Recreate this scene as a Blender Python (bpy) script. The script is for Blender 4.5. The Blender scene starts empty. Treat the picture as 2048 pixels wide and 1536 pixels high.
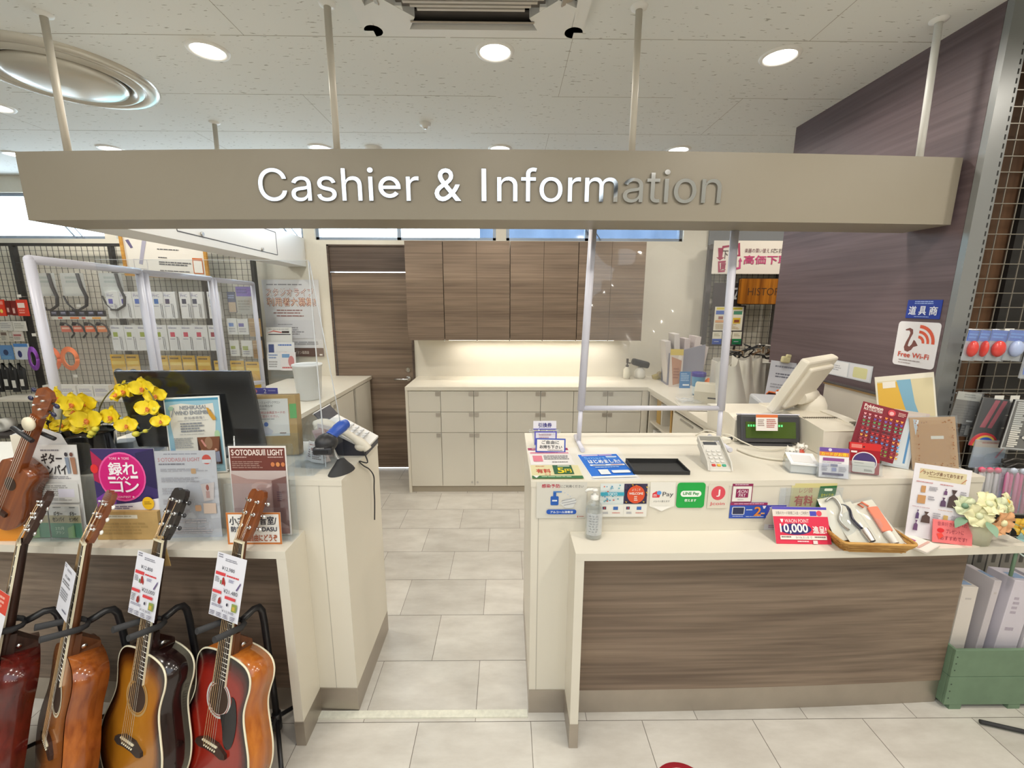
import bpy, bmesh, math, random
from math import sin, cos, pi, radians, atan, hypot
from mathutils import Matrix, Vector

SC = bpy.context.scene
COL = SC.collection
random.seed(7)

# ------------------------------------------------------------------ camera
F, CAMH = 850.0, 1.67
PITCH = atan(164.0 / F)
YAW = atan(10.0 / F * cos(PITCH))
ROLL = 0.0030
cam = bpy.data.cameras.new('camera')
cam.sensor_fit = 'HORIZONTAL'
cam.sensor_width = 36.0
cam.lens = 36.0 * F / 2048.0
cam.clip_start = 0.05
cam.clip_end = 200
camo = bpy.data.objects.new('camera', cam)
COL.objects.link(camo)
camo.matrix_world = (Matrix.Translation((0, 0, CAMH)) @ Matrix.Rotation(-YAW, 4, 'Z')
                     @ Matrix.Rotation(pi / 2 - PITCH, 4, 'X') @ Matrix.Rotation(ROLL, 4, 'Z'))
SC.camera = camo

# ------------------------------------------------------------------ world, exposure
w = bpy.data.worlds.new('world')
SC.world = w
w.use_nodes = True
_n = w.node_tree.nodes
_bg = _n.get('Background') or _n.new('ShaderNodeBackground')
_bg.inputs['Color'].default_value = (0.80, 0.91, 1.0, 1)
_bg.inputs['Strength'].default_value = 8.0
SC.view_settings.view_transform = 'Standard'
SC.view_settings.look = 'None'
SC.view_settings.gamma = 1.0
SC.view_settings.use_curve_mapping = False
SC.view_settings.exposure = 0.30
SC.cycles.max_bounces = 8
SC.cycles.diffuse_bounces = 4
SC.cycles.glossy_bounces = 3
SC.cycles.transmission_bounces = 4
SC.cycles.transparent_max_bounces = 16
SC.cycles.caustics_reflective = False
SC.cycles.caustics_refractive = False
SC.cycles.sample_clamp_indirect = 4.0
WARM = (1.0, 0.925, 0.82)

def lamp(x, y, z, power, size=0.14, spread=170, col=WARM):
    l = bpy.data.lights.new('downlight_glow', 'AREA')
    l.shape = 'DISK'
    l.size = size
    l.energy = power
    l.color = col
    l.spread = radians(spread)
    o = bpy.data.objects.new('downlight_glow', l)
    COL.objects.link(o)
    o.location = (x, y, z)
    return o

CEIL = 2.76
LP = 6.6
DOWN = [(-1.325, 2.14), (-0.055, 2.128), (1.226, 2.143), (-1.351, 3.35), (-0.053, 3.342), (1.242, 3.337),
        (-2.889, 3.40), (-2.93, 2.72), (-3.72, 3.54)]
for (x, y) in DOWN:
    lamp(x, y, CEIL - 0.03, LP * (0.8 if y > 3 or x > -1 else 1.0))
for y, row in ((0.95, ((-2.6, .9), (-1.325, .75), (-0.055, .6), (1.226, 1.35), (2.5, 1.6))), (0.06, ((-2.6, .9), (-1.325, .9), (-0.055, .9), (1.226, 1.2), (2.5, 1.3))), (-3.2, ((-2.6, 2.0), (-1.325, 2.0), (-0.055, 2.0), (1.226, 2.4), (2.5, 2.4)))):
    for x, k in row:               # unseen shop-floor rows, strengths tuned for the sign; rearmost row added as frontal fill
        lamp(x, y, CEIL - 0.03, LP * k)
for (x, y) in ((2.38, 3.30), (3.1, 3.0)):   # the fittings of the recess behind the dark wall
    lamp(x, y, CEIL - 0.03, LP * 1.1)

# ------------------------------------------------------------------ unprojecting
_R = camo.matrix_world.to_3x3()
_C = Vector((0, 0, CAMH))
def ray(px, py): return _R @ Vector(((px - 1024) / F, (768 - py) / F, -1.0))
def atY(px, py, y):
    d = ray(px, py); return _C + d * (y / d.y)
def atZ(px, py, z):
    d = ray(px, py); return _C + d * ((z - CAMH) / d.z)
def atX(px, py, x):
    d = ray(px, py); return _C + d * (x / d.x)

# ------------------------------------------------------------------ materials
def lin(h):
    if isinstance(h, str):
        c = [int(h[i:i + 2], 16) / 255 for i in (0, 2, 4)]
        return tuple(v / 12.92 if v <= 0.04045 else ((v + 0.055) / 1.055) ** 2.4 for v in c)
    return h
_mats = {}
def M(name, col, rough=0.5, metal=0.0, spec=0.5, emit=None, es=0.0, coat=0.0, noise=0.0, nscale=30.0, bump=0.0):
    if name in _mats: return _mats[name]
    m = bpy.data.materials.new(name); m.use_nodes = True
    t = m.node_tree; b = t.nodes['Principled BSDF']
    c = lin(col)
    b.inputs['Base Color'].default_value = (*c, 1)
    b.inputs['Roughness'].default_value = rough
    b.inputs['Metallic'].default_value = metal
    b.inputs['Specular IOR Level'].default_value = spec
    b.inputs['Coat Weight'].default_value = coat
    if emit is not None:
        b.inputs['Emission Color'].default_value = (*lin(emit), 1)
        b.inputs['Emission Strength'].default_value = es
    if noise or bump:
        tc = t.nodes.new('ShaderNodeTexCoord'); nz = t.nodes.new('ShaderNodeTexNoise')
        nz.inputs['Scale'].default_value = nscale; nz.inputs['Detail'].default_value = 4
        t.links.new(tc.outputs['Object'], nz.inputs['Vector'])
        if noise:
            mx = t.nodes.new('ShaderNodeMix'); mx.data_type = 'RGBA'
            mx.inputs[6].default_value = (*[max(0, v * (1 - noise)) for v in c], 1)
            mx.inputs[7].default_value = (*[min(1, v * (1 + noise)) for v in c], 1)
            t.links.new(nz.outputs['Fac'], mx.inputs[0]); t.links.new(mx.outputs[2], b.inputs['Base Color'])
        if bump:
            bp = t.nodes.new('ShaderNodeBump'); bp.inputs['Strength'].default_value = bump; bp.inputs['Distance'].default_value = 0.002
            t.links.new(nz.outputs['Fac'], bp.inputs['Height']); t.links.new(bp.outputs['Normal'], b.inputs['Normal'])
    _mats[name] = m
    return m
def P(h, rough=0.55): return M('print_' + h + ('' if rough == 0.55 else '_%d' % int(rough * 100)), h, rough)

def wood(name, c1, c2, axis='x', fine=70.0, long=1.6, rough=0.42, mid=0.5, spec=0.4):
    """laminate or veneer with grain along one axis of the object"""
    if name in _mats: return _mats[name]
    m = bpy.data.materials.new(name); m.use_nodes = True
    t = m.node_tree; b = t.nodes['Principled BSDF']; L = t.links.new
    tc = t.nodes.new('ShaderNodeTexCoord'); mp = t.nodes.new('ShaderNodeMapping')
    s = {'x': (long, fine, fine), 'y': (fine, long, fine), 'z': (fine, fine, long)}[axis]
    mp.inputs['Scale'].default_value = s
    L(tc.outputs['Object'], mp.inputs['Vector'])
    n1 = t.nodes.new('ShaderNodeTexNoise'); n1.inputs['Scale'].default_value = 1.0; n1.inputs['Detail'].default_value = 5; n1.inputs['Distortion'].default_value = 0.15
    L(mp.outputs['Vector'], n1.inputs['Vector'])
    mp2 = t.nodes.new('ShaderNodeMapping'); mp2.inputs['Scale'].default_value = [v * (0.45 if v == long else 0.09) for v in s]
    L(tc.outputs['Object'], mp2.inputs['Vector'])
    n2 = t.nodes.new('ShaderNodeTexNoise'); n2.inputs['Scale'].default_value = 1.0; n2.inputs['Detail'].default_value = 2
    L(mp2.outputs['Vector'], n2.inputs['Vector'])
    ad = t.nodes.new('ShaderNodeMath'); ad.operation = 'ADD'
    L(n1.outputs['Fac'], ad.inputs[0]); L(n2.outputs['Fac'], ad.inputs[1])
    rp = t.nodes.new('ShaderNodeMapRange'); rp.inputs['From Min'].default_value = 0.72; rp.inputs['From Max'].default_value = 1.28
    L(ad.outputs[0], rp.inputs['Value'])
    mx = t.nodes.new('ShaderNodeMix'); mx.data_type = 'RGBA'
    mx.inputs[6].default_value = (*lin(c1), 1); mx.inputs[7].default_value = (*lin(c2), 1)
    L(rp.outputs['Result'], mx.inputs[0]); L(mx.outputs[2], b.inputs['Base Color'])
    b.inputs['Roughness'].default_value = rough; b.inputs['Specular IOR Level'].default_value = spec
    _mats[name] = m
    return m

def clear(name, tint=(0.96, 0.98, 1.0), gloss=0.10, haze=0.0, hazecol=(0.8, 0.82, 0.85)):
    """thin clear plastic: see-through with a faint sheen"""
    if name in _mats: return _mats[name]
    m = bpy.data.materials.new(name); m.use_nodes = True
    t = m.node_tree; L = t.links.new
    for n in list(t.nodes):
        if n.type == 'BSDF_PRINCIPLED': t.nodes.remove(n)
    out = [n for n in t.nodes if n.type == 'OUTPUT_MATERIAL'][0]
    tr = t.nodes.new('ShaderNodeBsdfTransparent'); tr.inputs['Color'].default_value = (*tint, 1)
    gl = t.nodes.new('ShaderNodeBsdfGlossy'); gl.inputs['Roughness'].default_value = 0.06; gl.inputs['Color'].default_value = (1, 1, 1, 1)
    lw = t.nodes.new('ShaderNodeLayerWeight'); lw.inputs['Blend'].default_value = 0.15
    mr = t.nodes.new('ShaderNodeMapRange'); mr.inputs['To Min'].default_value = gloss * 0.25; mr.inputs['To Max'].default_value = min(1, gloss * 3)
    L(lw.outputs['Facing'], mr.inputs['Value'])
    mx = t.nodes.new('ShaderNodeMixShader')
    L(mr.outputs['Result'], mx.inputs['Fac']); L(tr.outputs[0], mx.inputs[1]); L(gl.outputs[0], mx.inputs[2])
    last = mx
    if haze:
        df = t.nodes.new('ShaderNodeBsdfDiffuse'); df.inputs['Color'].default_value = (*hazecol, 1)
        m2 = t.nodes.new('ShaderNodeMixShader'); m2.inputs['Fac'].default_value = haze
        L(mx.outputs[0], m2.inputs[1]); L(df.outputs[0], m2.inputs[2]); last = m2
    L(last.outputs[0], out.inputs['Surface'])
    _mats[name] = m
    return m

# ------------------------------------------------------------------ mesh building
_glyph = {}
try:
    SANS = bpy.data.fonts.load(bpy.utils.system_resource('DATAFILES', path='fonts') + '/Inter.woff2')
except Exception:
    SANS = None
def glyph(s, font=None):
    """flat mesh of a line of lettering: verts (x,y) and faces, with its bounds"""
    key = (s, font is not None)
    if key in _glyph: return _glyph[key]
    c = bpy.data.curves.new('lettering', 'FONT'); c.body = s; c.resolution_u = 3 if font is None else 8
    if font is not None: c.font = font
    o = bpy.data.objects.new('lettering', c); COL.objects.link(o)
    bpy.context.view_layer.update()
    me = bpy.data.meshes.new_from_object(o.evaluated_get(bpy.context.evaluated_depsgraph_get()))
    vs = [(v.co.x, v.co.y) for v in me.vertices]; fs = [tuple(p.vertices) for p in me.polygons]
    bpy.data.objects.remove(o); bpy.data.curves.remove(c); bpy.data.meshes.remove(me)
    xs = [v[0] for v in vs] or [0, 1]; ys = [v[1] for v in vs] or [0, 1]
    _glyph[key] = (vs, fs, (min(xs), min(ys), max(xs), max(ys)))
    return _glyph[key]

class MB:
    def __init__(self): self.v = []; self.f = []; self.m = []; self.s = []; self.mats = []
    def mi(self, m):
        if m not in self.mats: self.mats.append(m)
        return self.mats.index(m)
    def add(self, vs, fs, m, T=None, smooth=False):
        k = len(self.v); i = self.mi(m)
        self.v += [tuple(T @ Vector(p)) for p in vs] if T is not None else [tuple(p) for p in vs]
        for f in fs:
            self.f.append(tuple(a + k for a in f)); self.m.append(i); self.s.append(smooth)
        return self
    def box(self, c, d, m, T=None, bev=0.0):
        cx, cy, cz = c; x, y, z = d[0] / 2, d[1] / 2, d[2] / 2
        if bev <= 0:
            vs = [(cx + sx * x, cy + sy * y, cz + sz * z) for sz in (-1, 1) for sy in (-1, 1) for sx in (-1, 1)]
            return self.add(vs, [(0, 2, 3, 1), (4, 5, 7, 6), (0, 1, 5, 4), (2, 6, 7, 3), (0, 4, 6, 2), (1, 3, 7, 5)], m, T)
        bm = bmesh.new(); bmesh.ops.create_cube(bm, size=1)
        for v in bm.verts: v.co = (cx + v.co.x * d[0], cy + v.co.y * d[1], cz + v.co.z * d[2])
        bmesh.ops.bevel(bm, geom=bm.edges[:], offset=min(bev, min(d) * 0.45), segments=2, profile=0.5, affect='EDGES')
        return self.bm(bm, m, T)
    def bm(self, bm, m, T=None, smooth=False):
        bm.verts.index_update()
        vs = [tuple(v.co) for v in bm.verts]; fs = [tuple(v.index for v in f.verts) for f in bm.faces]
        bm.free()
        return self.add(vs, fs, m, T, smooth)
    def bx(self, p0, p1, m, T=None, bev=0.0):
        return self.box([(a + b) / 2 for a, b in zip(p0, p1)], [abs(b - a) for a, b in zip(p0, p1)], m, T, bev)
    def quad(self, pts, m, T=None): return self.add(pts, [tuple(range(len(pts)))], m, T)
    def prism(self, poly, h0, h1, m, T=None, smooth=False):
        """polygon in (x,z) pushed through y from h0 to h1"""
        n = len(poly)
        a = sum(poly[i][0] * poly[(i + 1) % n][1] - poly[(i + 1) % n][0] * poly[i][1] for i in range(n))
        if a < 0: poly = poly[::-1]
        vs = [(x, h0, z) for x, z in poly] + [(x, h1, z) for x, z in poly]
        self.add(vs, [tuple(range(n)), tuple(range(2 * n - 1, n - 1, -1))], m, T)
        k = len(self.v) - 2 * n; i = self.mi(m)
        for j in range(n):
            q = (j + 1) % n
            self.f.append((k + j, k + n + j, k + n + q, k + q)); self.m.append(i); self.s.append(smooth)
        return self
    def tube(self, pts, r, m, n=8, T=None, caps=True, smooth=True, flat=None):
        pts = [Vector(p) for p in pts]; rs = r if isinstance(r, (list, tuple)) else [r] * len(pts)
        vs = []; ref = None
        for i, p in enumerate(pts):
            d = (pts[min(i + 1, len(pts) - 1)] - pts[max(i - 1, 0)])
            if d.length < 1e-9: d = Vector((0, 0, 1))
            d.normalize()
            if ref is None:
                ref = Vector((0, 0, 1)) if abs(d.z) < 0.9 else Vector((1, 0, 0))
            u = ref - d * ref.dot(d)
            if u.length < 1e-6: u = d.orthogonal()
            u.normalize(); ref = u; w_ = d.cross(u)
            for k in range(n):
                a = 2 * pi * k / n
                vs.append(p + u * (cos(a) * rs[i] * (flat or 1)) + w_ * (sin(a) * rs[i]))
        fs = []
        for i in range(len(pts) - 1):
            for k in range(n):
                q = (k + 1) % n
                fs.append((i * n + k, i * n + q, (i + 1) * n + q, (i + 1) * n + k))
        self.add(vs, fs, m, T, smooth)
        if caps:
            b = len(self.v) - len(vs); i = self.mi(m)
            self.f.append(tuple(b + k for k in range(n - 1, -1, -1))); self.m.append(i); self.s.append(False)
            e = b + (len(pts) - 1) * n
            self.f.append(tuple(e + k for k in range(n))); self.m.append(i); self.s.append(False)
        return self
    def cyl(self, p0, p1, r, m, n=16, r2=None, T=None): return self.tube([p0, p1], [r, r if r2 is None else r2], m, n, T)
    def lathe(self, prof, m, n=24, T=None, smooth=True, sx=1.0, sy=1.0):
        """profile [(radius, z)] spun about z; the ends close when their radius is 0"""
        vs = []; fs = []
        for (r, z) in prof:
            for k in range(n):
                a = 2 * pi * k / n; vs.append((r * cos(a) * sx, r * sin(a) * sy, z))
        for i in range(len(prof) - 1):
            for k in range(n):
                q = (k + 1) % n; fs.append((i * n + k, i * n + q, (i + 1) * n + q, (i + 1) * n + k))
        return self.add(vs, fs, m, T, smooth)
    def ball(self, c, r, m, n=12, T=None):
        rx, ry, rz = r if isinstance(r, (list, tuple)) else (r, r, r)
        pr = [(max(1e-5, sin(pi * i / (n // 2))), -cos(pi * i / (n // 2))) for i in range(n // 2 + 1)]
        T2 = Matrix.Translation(c) @ Matrix.Diagonal((rx, ry, rz, 1))
        return self.lathe(pr, m, n, T2 if T is None else T @ T2)
    def sheetgrid(self, fn, nu, nv, m, T=None, smooth=True):
        vs = [fn(i / nu, j / nv) for j in range(nv + 1) for i in range(nu + 1)]
        fs = [(j * (nu + 1) + i, j * (nu + 1) + i + 1, (j + 1) * (nu + 1) + i + 1, (j + 1) * (nu + 1) + i) for j in range(nv) for i in range(nu)]
        return self.add(vs, fs, m, T, smooth)
    def text(self, s, x0, z0, x1, z1, y, m, T=None, depth=0.0, font=None):
        vs, fs, b = glyph(s, font)
        kx = (x1 - x0) / max(1e-6, b[2] - b[0]); kz = (z1 - z0) / max(1e-6, b[3] - b[1])
        q = [(x0 + (v[0] - b[0]) * kx, y, z0 + (v[1] - b[1]) * kz) for v in vs]
        self.add(q, fs, m, T)
        if depth:
            cnt = {}
            for f in fs:
                for a, c in zip(f, f[1:] + f[:1]): cnt[(a, c)] = 1
            edge = [e for e in cnt if (e[1], e[0]) not in cnt]
            self.add(q + [(p[0], y + depth, p[2]) for p in q], [(a, a + len(q), c + len(q), c) for a, c in edge], m, T)
        return self
    def build(self, name, parent=None, loc=None, rot=None, mat4=None):
        me = bpy.data.meshes.new(name)
        me.from_pydata(self.v, [], self.f)
        for mt in self.mats: me.materials.append(mt)
        me.polygons.foreach_set('material_index', self.m)
        me.polygons.foreach_set('use_smooth', self.s)
        me.update()
        o = bpy.data.objects.new(name, me); COL.objects.link(o)
        if parent is not None: o.parent = parent
        if mat4 is not None: o.matrix_world = mat4
        else:
            if loc is not None: o.location = loc
            if rot is not None: o.rotation_euler = rot
        return o

def tag(o, label, cat, group=None, kind=None):
    o['label'] = label; o['category'] = cat
    if group: o['group'] = group
    if kind: o['kind'] = kind
    return o
def thing(name, label, cat, loc=(0, 0, 0), rz=0.0, group=None, mat4=None):
    o = bpy.data.objects.new(name, None); COL.objects.link(o)
    o.empty_display_size = 0.05
    if mat4 is not None: o.matrix_world = mat4
    else: o.location = loc; o.rotation_euler = (0, 0, rz)
    return tag(o, label, cat, group)
def struct(name, mb, label=None):
    o = mb.build(name); o['kind'] = 'structure'
    if label: o['label'] = label
    return o
_kids = {}
def dup(root, loc=None, label=None, group=None, rz=None, mat4=None):
    r = root.copy(); COL.objects.link(r)
    if mat4 is not None: r.matrix_world = mat4
    else:
        if loc is not None: r.location = loc
        if rz is not None: r.rotation_euler = (0, 0, rz)
    if label: r['label'] = label
    if group: r['group'] = group
    for ch in list(root.children):
        c = ch.copy(); COL.objects.link(c); c.parent = r
        for g in list(ch.children):
            d = g.copy(); COL.objects.link(d); d.parent = c
    return r
def pose(loc, yaw=0.0, lean=0.0, roll=0.0):
    """stand a sheet at loc; lean tips its top away from the viewer, roll tips it clockwise, yaw turns it to the left"""
    return (Matrix.Translation(loc) @ Matrix.Rotation(radians(yaw), 4, 'Z') @ Matrix.Rotation(-radians(lean), 4, 'X')
            @ Matrix.Rotation(radians(roll), 4, 'Y'))

# ------------------------------------------------------------------ printed sheets
def circle(cx, cz, rx, rz, n=28, a0=0.0, a1=2 * pi):
    return [(cx + rx * cos(a0 + (a1 - a0) * i / n), cz + rz * sin(a0 + (a1 - a0) * i / n)) for i in range(n + (0 if a1 - a0 > 6.28 else 1))]
def rrect(x0, z0, x1, z1, r, n=5):
    out = []
    for cx, cz, a in ((x1 - r, z1 - r, 0), (x0 + r, z1 - r, pi / 2), (x0 + r, z0 + r, pi), (x1 - r, z0 + r, 1.5 * pi)):
        out += [(cx + r * cos(a + pi / 2 * i / n), cz + r * sin(a + pi / 2 * i / n)) for i in range(n + 1)]
    return out
def draw(mb, items, w, h, y, T=None, step=0.00025):
    """print items on a face w by h whose lower middle is the origin; fractions run from the left and from the top"""
    X = lambda u: (u - 0.5) * w
    Zf = lambda v: (1 - v) * h
    k = 0
    for it in items:
        k += 1; yy = y - step * k; t = it[0]; c = P(it[-1]) if isinstance(it[-1], str) else it[-1]
        if t == 'r':
            _, a, b, c_, d = it[:5]; mb.quad([(X(a), yy, Zf(d)), (X(c_), yy, Zf(d)), (X(c_), yy, Zf(b)), (X(a), yy, Zf(b))], c, T)
        elif t == 'rr':
            _, a, b, c_, d, r = it[:6]; mb.quad([(x, yy, z) for x, z in rrect(X(a), Zf(d), X(c_), Zf(b), r * min(w, h))], c, T)
        elif t == 'e':
            _, a, b, ra, rb = it[:5]; mb.quad([(x, yy, z) for x, z in circle(X(a), Zf(b), ra * w, rb * h)], c, T)
        elif t == 'p':
            pts = [(X(a), Zf(b)) for a, b in it[1]]
            ar = sum(pts[i][0] * pts[(i + 1) % len(pts)][1] - pts[(i + 1) % len(pts)][0] * pts[i][1] for i in range(len(pts)))
            if ar < 0: pts = pts[::-1]
            mb.quad([(x, yy, z) for x, z in pts], c, T)
        elif t == 't':
            _, a, b, c_, d, s = it[:6]; mb.text(s, X(a), Zf(d), X(c_), Zf(b), yy, c, T)
        elif t == 'b':                      # bold lettering: the same line a hair apart
            _, a, b, c_, d, s = it[:6]; e = abs(d - b) * h * .022
            for q_, (ex, ez) in enumerate(((-e, -e), (e, e), (-e, e), (e, -e))): mb.text(s, X(a) + ex, Zf(d) + ez, X(c_) + ex, Zf(b) + ez, yy - q_ * step * .6, c, T)
            k += 2
        elif t == 'g':                      # rows of fine print too small to read, as short broken strokes
            _, a, b, c_, d, rows = it[:6]
            rnd = random.Random(int(a * 991 + b * 97 + rows)); pitch = (d - b) / rows
            for r_ in range(rows):
                u = a; end = a + (c_ - a) * (0.72 + 0.28 * rnd.random())
                while u < end:
                    e = min(end, u + (c_ - a) * (0.05 + 0.16 * rnd.random()))
                    z0 = b + pitch * r_
                    mb.quad([(X(u), yy, Zf(z0 + pitch * 0.55)), (X(e), yy, Zf(z0 + pitch * 0.55)), (X(e), yy, Zf(z0)), (X(u), yy, Zf(z0))], c, T)
                    u = e + (c_ - a) * 0.018
        elif t == 'f':                      # hollow frame
            _, a, b, c_, d, tk = it[:6]; tx = tk; tz = tk * w / h
            for q in ((a, b, c_, b + tz), (a, d - tz, c_, d), (a, b + tz, a + tx, d - tz), (c_ - tx, b + tz, c_, d - tz)):
                mb.quad([(X(q[0]), yy, Zf(q[3])), (X(q[2]), yy, Zf(q[3])), (X(q[2]), yy, Zf(q[1])), (X(q[0]), yy, Zf(q[1]))], c, T)
    return mb
def sheet(name, label, cat, w, h, items, mat4, col='eceae4', th=0.0012, group=None, corner=0.0, parent=None, rough=0.5, part='print'):
    mb = MB(); m = P(col, rough) if isinstance(col, str) else col
    if corner: mb.prism(rrect(-w / 2, 0, w / 2, h, corner), -th / 2, th / 2, m)
    else: mb.box((0, 0, h / 2), (w, th, h), m)
    o = mb.build(name, mat4=mat4) if parent is None else mb.build(name, parent, mat4=None)
    if parent is not None: o.matrix_basis = mat4
    else: tag(o, label, cat, group)
    if items:
        pm = MB(); draw(pm, items, w, h, -th / 2); pm.build(part, o)
    return o
def pxbox(x0, y0, x1, y1, Y):
    """lower middle, width and height of a picture box on the plane at depth Y"""
    a = atY((x0 + x1) / 2, y1, Y); b = atY((x0 + x1) / 2, y0, Y)
    l = atY(x0, (y0 + y1) / 2, Y); r = atY(x1, (y0 + y1) / 2, Y)
    return a, (r - l).length, (b - a).length

# ================================================================== SETTING
WHITE = M('white_laminate', (0.72, 0.675, 0.575), 0.38, spec=0.4, noise=0.03, nscale=6)
PLASTER = M('cream_wall_paint', (0.74, 0.70, 0.60), 0.8, noise=0.03, nscale=40, bump=0.15)
LAM = wood('taupe_wood_laminate', '68584b', '958270', 'x')
LAMV = wood('taupe_wood_laminate_dark', '4c4038', '6c5c51', 'x')
PANELW = wood('dark_brown_wall_laminate', '57494b', '706063', 'y', fine=55, rough=0.5)
STEEL = M('brushed_steel', (0.47, 0.42, 0.36), 0.38, metal=0.85, noise=0.10, nscale=14)
BLACK = M('black_paint', (0.018, 0.018, 0.02), 0.35)
BLKPL = M('black_plastic', (0.022, 0.022, 0.025), 0.42)
RUBBER = M('black_rubber', (0.03, 0.03, 0.032), 0.7)
CHROME = M('chrome', (0.8, 0.8, 0.8), 0.15, metal=1.0)
SATIN = M('satin_metal', (0.55, 0.53, 0.50), 0.35, metal=0.9)
GREYPOST = M('grey_painted_steel', (0.24, 0.25, 0.25), 0.35, metal=0.3)
LILAC = M('pale_plastic_tube', (0.62, 0.62, 0.70), 0.35)
BEIGE = M('beige_plastic', (0.68, 0.63, 0.50), 0.45)
CREAM = M('cream_plastic', (0.76, 0.71, 0.60), 0.45)
ACRYL = clear('clear_acrylic', gloss=0.12)
FILM = clear('clear_film', gloss=0.16, haze=0.06)
BAG = clear('cloudy_poly_bag', gloss=0.16, haze=0.22)
GLASSW = clear('window_glass', (0.95, 0.98, 1.0), 0.06)

def floor_mat():
    m = bpy.data.materials.new('stone_floor_tile'); m.use_nodes = True
    t = m.node_tree; b = t.nodes['Principled BSDF']; L = t.links.new
    g = t.nodes.new('ShaderNodeNewGeometry'); tc = t.nodes.new('ShaderNodeTexCoord')
    n1 = t.nodes.new('ShaderNodeTexNoise'); n1.inputs['Scale'].default_value = 5; n1.inputs['Detail'].default_value = 8; n1.inputs['Roughness'].default_value = 0.65
    mp = t.nodes.new('ShaderNodeMapping'); mp.inputs['Scale'].default_value = (0.8, 2.2, 1)
    L(tc.outputs['Object'], mp.inputs['Vector']); L(mp.outputs['Vector'], n1.inputs['Vector'])
    r = t.nodes.new('ShaderNodeValToRGB')
    r.color_ramp.elements[0].position = 0.30; r.color_ramp.elements[0].color = (0.52, 0.485, 0.43, 1)
    r.color_ramp.elements[1].position = 0.72; r.color_ramp.elements[1].color = (0.68, 0.65, 0.59, 1)
    L(n1.outputs['Fac'], r.inputs['Fac'])
    mr = t.nodes.new('ShaderNodeMapRange'); mr.inputs['To Min'].default_value = 0.90; mr.inputs['To Max'].default_value = 1.06
    L(g.outputs['Random Per Island'], mr.inputs['Value'])
    mu = t.nodes.new('ShaderNodeVectorMath'); mu.operation = 'SCALE'
    L(r.outputs['Color'], mu.inputs[0]); L(mr.outputs['Result'], mu.inputs['Scale'])
    L(mu.outputs[0], b.inputs['Base Color'])
    n2 = t.nodes.new('ShaderNodeTexNoise'); n2.inputs['Scale'].default_value = 3
    L(tc.outputs['Object'], n2.inputs['Vector'])
    m2 = t.nodes.new('ShaderNodeMapRange'); m2.inputs['To Min'].default_value = 0.22; m2.inputs['To Max'].default_value = 0.48
    L(n2.outputs['Fac'], m2.inputs['Value']); L(m2.outputs['Result'], b.inputs['Roughness'])
    return m
def ceil_mat():
    m = bpy.data.materials.new('fissured_ceiling_board'); m.use_nodes = True
    t = m.node_tree; b = t.nodes['Principled BSDF']; L = t.links.new
    tc = t.nodes.new('ShaderNodeTexCoord'); mp = t.nodes.new('ShaderNodeMapping'); mp.inputs['Scale'].default_value = (26, 95, 1)
    L(tc.outputs['Object'], mp.inputs['Vector'])
    n = t.nodes.new('ShaderNodeTexNoise'); n.inputs['Scale'].default_value = 1; n.inputs['Detail'].default_value = 2.5
    L(mp.outputs['Vector'], n.inputs['Vector'])
    r = t.nodes.new('ShaderNodeValToRGB'); r.color_ramp.elements[0].position = 0.305; r.color_ramp.elements[0].color = (0.40, 0.40, 0.37, 1)
    r.color_ramp.elements[1].position = 0.335; r.color_ramp.elements[1].color = (0.74, 0.76, 0.74, 1)
    L(n.outputs['Fac'], r.inputs['Fac']); L(r.outputs['Color'], b.inputs['Base Color'])
    b.inputs['Roughness'].default_value = 0.9; b.inputs['Specular IOR Level'].default_value = 0.1
    return m

TILE = floor_mat(); GROUT = M('dark_grout', (0.22, 0.19, 0.16), 0.9)
mb = MB()
mb.quad([(-7, -6, -0.0015), (5, -6, -0.0015), (5, 4.12, -0.0015), (-7, 4.12, -0.0015)], GROUT)
TW, TD, G = 0.4525, 0.2995, 0.0012
for j in range(-25, 9):
    y0 = 1.433 + TD * j; ph = -0.128 if j % 2 == 0 else -0.356
    for i in range(-16, 13):
        x0 = ph + TW * i
        if x0 > 4.8 or x0 < -7.2: continue
        mb.quad([(x0 + G, y0 + G, 0), (x0 + TW - G, y0 + G, 0), (x0 + TW - G, y0 + TD - G, 0), (x0 + G, y0 + TD - G, 0)], TILE)
struct('floor', mb)
mb = MB()
mb.bx((-0.80, 1.448, 0), (0.085, 1.480, 0.006), M('worn_white_floor_strip', (0.74, 0.73, 0.62), 0.7, noise=0.2, nscale=60))
struct('trim_1', mb, 'worn white threshold strip on the floor between the two counters')

# ceiling with an added, unseen opening that lights the front and the mirror letters
CM = ceil_mat(); JOINT = M('ceiling_joint', (0.36, 0.34, 0.30), 0.9)
mb = MB()
SKX0, SKX1, SKY0, SKY1 = -3.5, 1.2, -2.9, -0.12
for p0, p1 in (((-7, SKY1), (5, 4.25)), ((-7, -6), (5, SKY0)), ((-7, SKY0), (SKX0, SKY1)), ((SKX1, SKY0), (5, SKY1))):
    mb.bx((p0[0], p0[1], CEIL), (p1[0], p1[1], CEIL + 0.1), CM)
for y in (1.516, 2.031, 2.547, 3.062, 3.577):
    x = -6.0 + (0.48 if int(y * 10) % 2 else 0)
    while x < 4:
        mb.bx((x, y - 0.0012, CEIL - 0.0006), (x + 0.94 * random.choice((1, 1, 0.7)), y + 0.0012, CEIL), JOINT); x += 0.96
for k, x in enumerate((-3.0, -2.05, -1.1, 0.275, 1.28, 2.2)):
    for j in range(5):
        if (j + k) % 2 == 0: mb.bx((x - 0.001, 1.516 + 0.5155 * j, CEIL - 0.0006), (x + 0.001, 1.516 + 0.5155 * (j + 1), CEIL), JOINT)
struct('ceiling', mb)
ALU = M('blue_grey_aluminium', (0.30, 0.36, 0.45), 0.4, metal=0.4)
mb = MB()
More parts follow.
